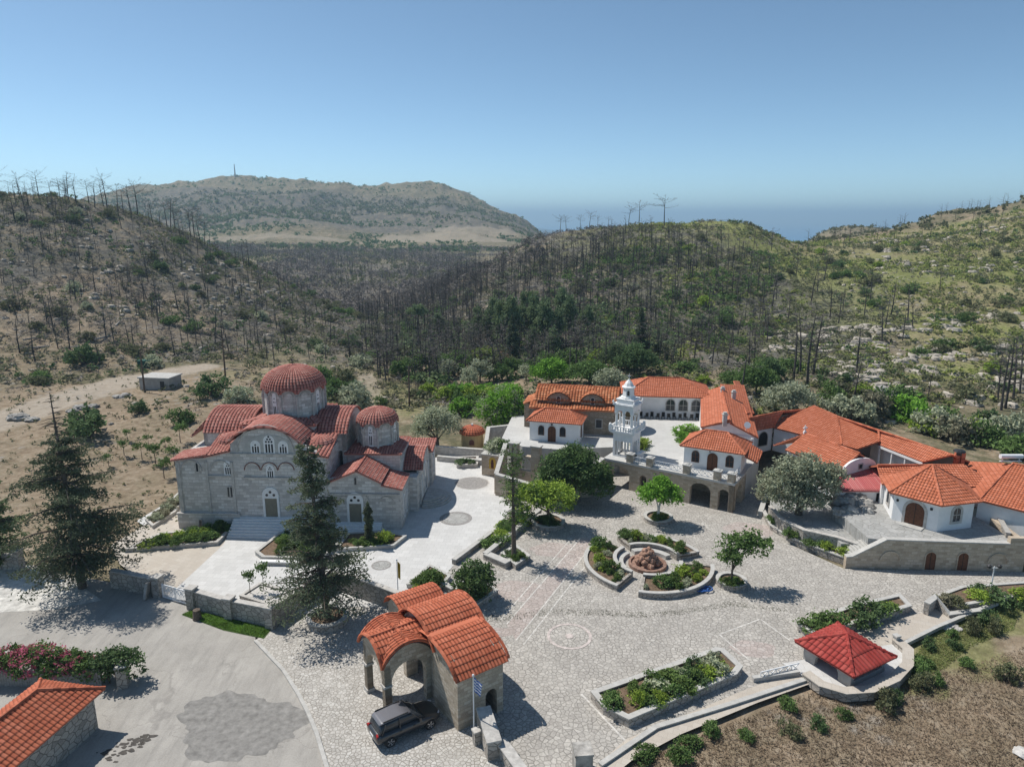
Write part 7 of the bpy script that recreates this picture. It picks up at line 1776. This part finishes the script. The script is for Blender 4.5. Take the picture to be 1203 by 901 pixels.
for px, py, h in ((932,448,14),(948,455,15),(940,440,13),(955,440,14),(1006,440,11),(1003,470,9),(1036,402,10),(1066,380,11),(1072,386,8),(1047,370,10),(975,375,10),(985,380,9),(907,362,12),(912,352,8),(890,340,10),(935,325,8),(953,355,11),(960,345,9),(968,330,9),(1022,355,9),(1104,342,7),(865,350,8),(870,470,10),(880,430,9),(1060,400,8),(1040,385,8),(990,365,8),(1015,372,9),(925,380,9),(900,395,10),(1090,470,6)):
    put_burnt(on_terrain(px, py), h*1.0, 'bare burnt trunk on the green right hillside', 'burnt trunks on the right hillside'); NB += 1
for k in range(88):
    px = random.uniform(-10, 420); top = np.interp(px, [0,110,230,300,430], [240,246,292,330,392]); py = random.uniform(top, np.interp(px, [0,200,300,430], [420,420,425,428]))
    put_burnt(on_terrain(px, py), random.uniform(5,9), 'thin burnt tree on the slope of the left hill', 'burnt trees on the left hillside'); NB += 1
for px, py, h in ((264,432,11),(270,420,8),(125,398,9),(41,425,7),(178,372,7),(92,322,7),(118,428,7)): put_burnt(on_terrain(px, py), h, 'thin burnt tree on the slope of the left hill', 'burnt trees on the left hillside'); NB += 1
cand = []
rr = random.Random(5)
while len(cand) < 1700:
    Y = math.sqrt(rr.uniform(150**2, 400**2)); px = rr.uniform(420, 905)
    lo = np.interp(px, [420,500,560,630,905], [300,390,325,322,290]); 
    if Y > lo: continue
    dn = np.interp(px, [420,520,700,800,905], [.5,1,.9,.6,.35])*(1.0 if Y > 180 else .75)
    if rr.random() > dn: continue
    cand.append((px, Y, rr.uniform(4.5, 9.5)))
cand.sort(key=lambda c: -c[2]/c[1]); nind = 290-NB
for px, Y, h in cand[:nind]: put_burnt(hill(px, Y), h, 'bare burnt tree in the grey wood of the middle hillside', 'burnt trees of the middle hillside')
def stuff_trees(name, L, twig, tw=70, mat=BURNT):
    m1 = MB(); V, Fc, G = [], [], []
    tmpl = []
    for v in range(5):
        a, g = burnt_mesh(9, 300+v, 10, tw, 3); tmpl.append((np.array(a.v), a.f, np.array(g.v).reshape(-1,4,3)))
    for px, Y, h in L:
        p = hill(px, Y); a, f, g = tmpl[rr.randrange(5)]; s = h/9; t = rr.uniform(0,6.28); M3 = np.array([[math.cos(t),-math.sin(t),0],[math.sin(t),math.cos(t),0],[0,0,1]])*s
        m1.add((a@M3.T+np.array(p)).tolist(), f); G.append(g@M3.T+np.array(p))
    o = m1.build(name, mat); o['kind'] = 'stuff'
    m2 = MB(); m2.quads(np.concatenate(G)); o = m2.build(name+'_twigs', twig); o['kind'] = 'stuff'
far = [(rr.uniform(250,560), math.sqrt(rr.uniform(300**2, 850**2)), rr.uniform(5,8.5)) for _ in range(1300)]
far += [(rr.uniform(930,1203), math.sqrt(rr.uniform(260**2, 440**2)), rr.uniform(5,8)) for _ in range(60)]
far += [(rr.uniform(-20,380), math.sqrt(rr.uniform(170**2, 285**2)), rr.uniform(4,7)) for _ in range(260)]
stuff_trees('burnt_wood', cand[nind:]+far, BURNT_TWIG)

# ---- fallen trunks
lg = thing('fallen_log', 'pale fallen dead trunk lying on the hillside', 'fallen log', (0,0,-500), 0, 'fallen trunks on the hillsides'); m = ML(); m.tube([(-3.5,0,.15),(0,.15,.3),(3.5,-.1,.5)], [.24,.2,.08], 6); m.build('trunk', plain('bleached_wood', (.36,.33,.29), .9, .25, 2), lg)
m = ML()
for x, y, z in ((1.2,1.2,.9),(2.2,-1.0,1.0),(2.8,.8,1.1)): m.tube([(x-.6,0,.35),(x,y,z)], [.08,.03], 4)
m.build('branch', MATS['bleached_wood'], lg)
r4 = random.Random(12)
for k, (px, py) in enumerate([(905,372),(915,375),(742,300),(700,330),(835,420),(660,345),(150,375),(140,380),(60,340),(250,330),(310,400),(1000,415),(1110,400)]+[(r4.uniform(20,400), r4.uniform(300,420)) for _ in range(14)]+[(r4.uniform(560,1150), r4.uniform(310,430)) for _ in range(14)]):
    o = lg if k == 0 else copy_tree(lg); o.location = on_terrain(px, py); s = r4.uniform(.5,1.15); o.scale = (s,s,s); o.rotation_euler = (0,r4.uniform(-.15,.15),r4.uniform(0,6.28))

# ---- scrub covering the hills
def scrub(name, L, mat, nleaf, sd_, lsize=.42, asp=.7):
    rg = np.random.default_rng(sd_); Q = []
    T = []
    for v in range(8):
        T.append(leaf_quads(crown_pts([(0,0,.35,.6,.6,.45)], nleaf, rg, 8, .16, .6), lsize, rg, .7, asp))
    for p, s in L:
        t = rg.uniform(0,6.28); M3 = np.array([[math.cos(t),-math.sin(t),0],[math.sin(t),math.cos(t),0],[0,0,rg.uniform(.7,1.1)]])*s
        Q.append(T[rg.integers(8)]@M3.T+np.array(p))
    m = MB(); m.quads(np.concatenate(Q)); o = m.build(name, mat); o['kind'] = 'stuff'; return o
def scat(n, pxr, Yr, srange, sd_, nscale=30, thr=.5):
    r = random.Random(sd_); out = []; t = 0
    while len(out) < n and t < n*30:
        t += 1; Y = math.sqrt(r.uniform(Yr[0]**2, Yr[1]**2)); px = r.uniform(*pxr); x = (px-601.5)/F*Y
        if noise.noise(Vector((x/nscale, Y/nscale, sd_*3.1)))+.5+r.uniform(-.2,.2) < thr: continue
        z = tz(x, Y)
        zi = int(round((math.atan2(x, Y)-AZ[0])/(AZ[1]-AZ[0]))); zj = int(round((math.log(Y)-math.log(12))/(math.log(4000)-math.log(12))*(NY-1)))
        if 0 <= zi < NA and (ZA[zi,zj] > .25 or (ZR[zi,zj] > .7 and r.random() < .8)): continue
        if z < 1.2 and Y < 128: continue
        out.append((Vector((x,Y,z)), r.uniform(*srange)))
    return out
big = scat(210, (-20,1225), (118,300), (1.6,3.0), 401, 25, .5)
for p, s in big:
    px = p.x/p.y*F+601.5; mt = random.choice((L_DARK,L_SCRUB,L_MID,L_SCRUB,L_LIME if px > 800 else L_OLIVE)); side = 'left' if px < 430 else 'middle' if px < 900 else 'right'
    put_bush(mt, p, s, '%s wild shrub on the %s hillside' % (NAMES[mt.name], side), '%s wild shrubs on the %s hillside' % (NAMES[mt.name], side), 'wild_shrub', 'shrub', s*.8)
scrub('scrub', scat(13000, (-260,1420), (112,330), (.5,1.7), 402, 18, .46), L_SCRUB, 15, 402, .45)
scrub('burnt_brush', scat(5200, (-60,905), (114,400), (.8,2.1), 412, 22, .5), BURNT_TWIG, 26, 412, .55, .13)
scrub('burnt_brush', scat(2500, (-60,905), (114,400), (.8,2.0), 413, 22, .5), BURNT, 24, 413, .5, .13)
scrub('dark_scrub', scat(2900, (-260,1420), (118,360), (.6,1.9), 403, 22, .55), L_DARK, 16, 403, .5)
scrub('grey_scrub', scat(4300, (-260,1420), (118,340), (.6,1.5), 404, 15, .52), L_SCRUBG, 16, 404, .5)
scrub('undergrowth', scat(950, (470,905), (150,285), (1.0,2.6), 416, 26, .48), L_MID, 34, 416, .36)
scrub('undergrowth', scat(420, (450,800), (145,235), (1.5,3.4), 417, 26, .5), L_PINE, 34, 417, .36)
scrub('green_scrub', scat(4200, (700,1270), (120,360), (.6,1.7), 405, 20, .42), leaf_mat('green_scrub_leaves', (.15,.17,.055), .4, .25), 16, 405, .5)
scrub('burnt_brush', scat(5200, (230,640), (300,900), (2.0,5.0), 414, 60, .4), BURNT_TWIG, 22, 414, .55, .16)
scrub('distant_scrub', scat(2600, (100,640), (1100,1600), (3,8), 415, 160, .45), L_SCRUB, 10, 415, .6)
scrub('distant_scrub', scat(1500, (900,1230), (360,820), (1.2,3.6), 418, 50, .42), L_SCRUB, 12, 418, .6)
scrub('field_weeds', [(p, s) for p, s in ((on_terrain(rr.uniform(0,210), rr.uniform(440,640)), rr.uniform(.2,.7)) for _ in range(500))], L_SCRUB, 12, 406, .5)
scrub('field_weeds', [(p, s) for p, s in ((on_terrain(rr.uniform(280,640), rr.uniform(425,480)), rr.uniform(.3,.9)) for _ in range(600))], L_SCRUB, 12, 407, .5)
scrub('distant_orchard', scat(900, (240,640), (820,1250), (3,6), 408, 90, .5), L_DARK, 12, 408, .6)
scrub('distant_scrub', scat(1300, (120,660), (1200,1900), (2,7), 409, 120, .5), L_DARK, 10, 409, .6)
scrub('distant_scrub', scat(1500, (250,560), (420,900), (1.5,4), 410, 60, .45), L_SCRUB, 12, 410, .6)
# stones weathering out of the hillsides
m = MB(); r3 = random.Random(9)
tm = ML(); rock(tm, (0,0,0), 1, 3, (1,1,.7), 4); TV = np.array(tm.v); TF = tm.f
for p, s in scat(750, (-20,1225), (112,300), (.2,.75), 411, 14, .58):
    t = r3.uniform(0,6.28); M3 = np.array([[math.cos(t)*1.3,-math.sin(t),0],[math.sin(t)*1.3,math.cos(t),0],[0,0,1]])*s; m.add((TV@M3.T+np.array(p)).tolist(), TF)
for (pa, ya, n_, sz, sd_) in (((985,1215),(116,190),330,(.4,1.5),421),((905,985),(150,200),90,(.4,1.2),422),((90,330),(190,270),160,(.4,1.3),423),((1000,1210),(240,340),160,(.5,1.4),424)):
    for p, s in scat(n_, pa, ya, sz, sd_, 9, .55):
        t = r3.uniform(0,6.28); M3 = np.array([[math.cos(t)*1.4,-math.sin(t),0],[math.sin(t)*1.4,math.cos(t),0],[0,0,.9]])*s; m.add((TV@M3.T+np.array(p)).tolist(), TF)
o = m.build('loose_stones', plain('weathered_limestone', (.36,.325,.275), .95, .4, .8)); o['kind'] = 'stuff'
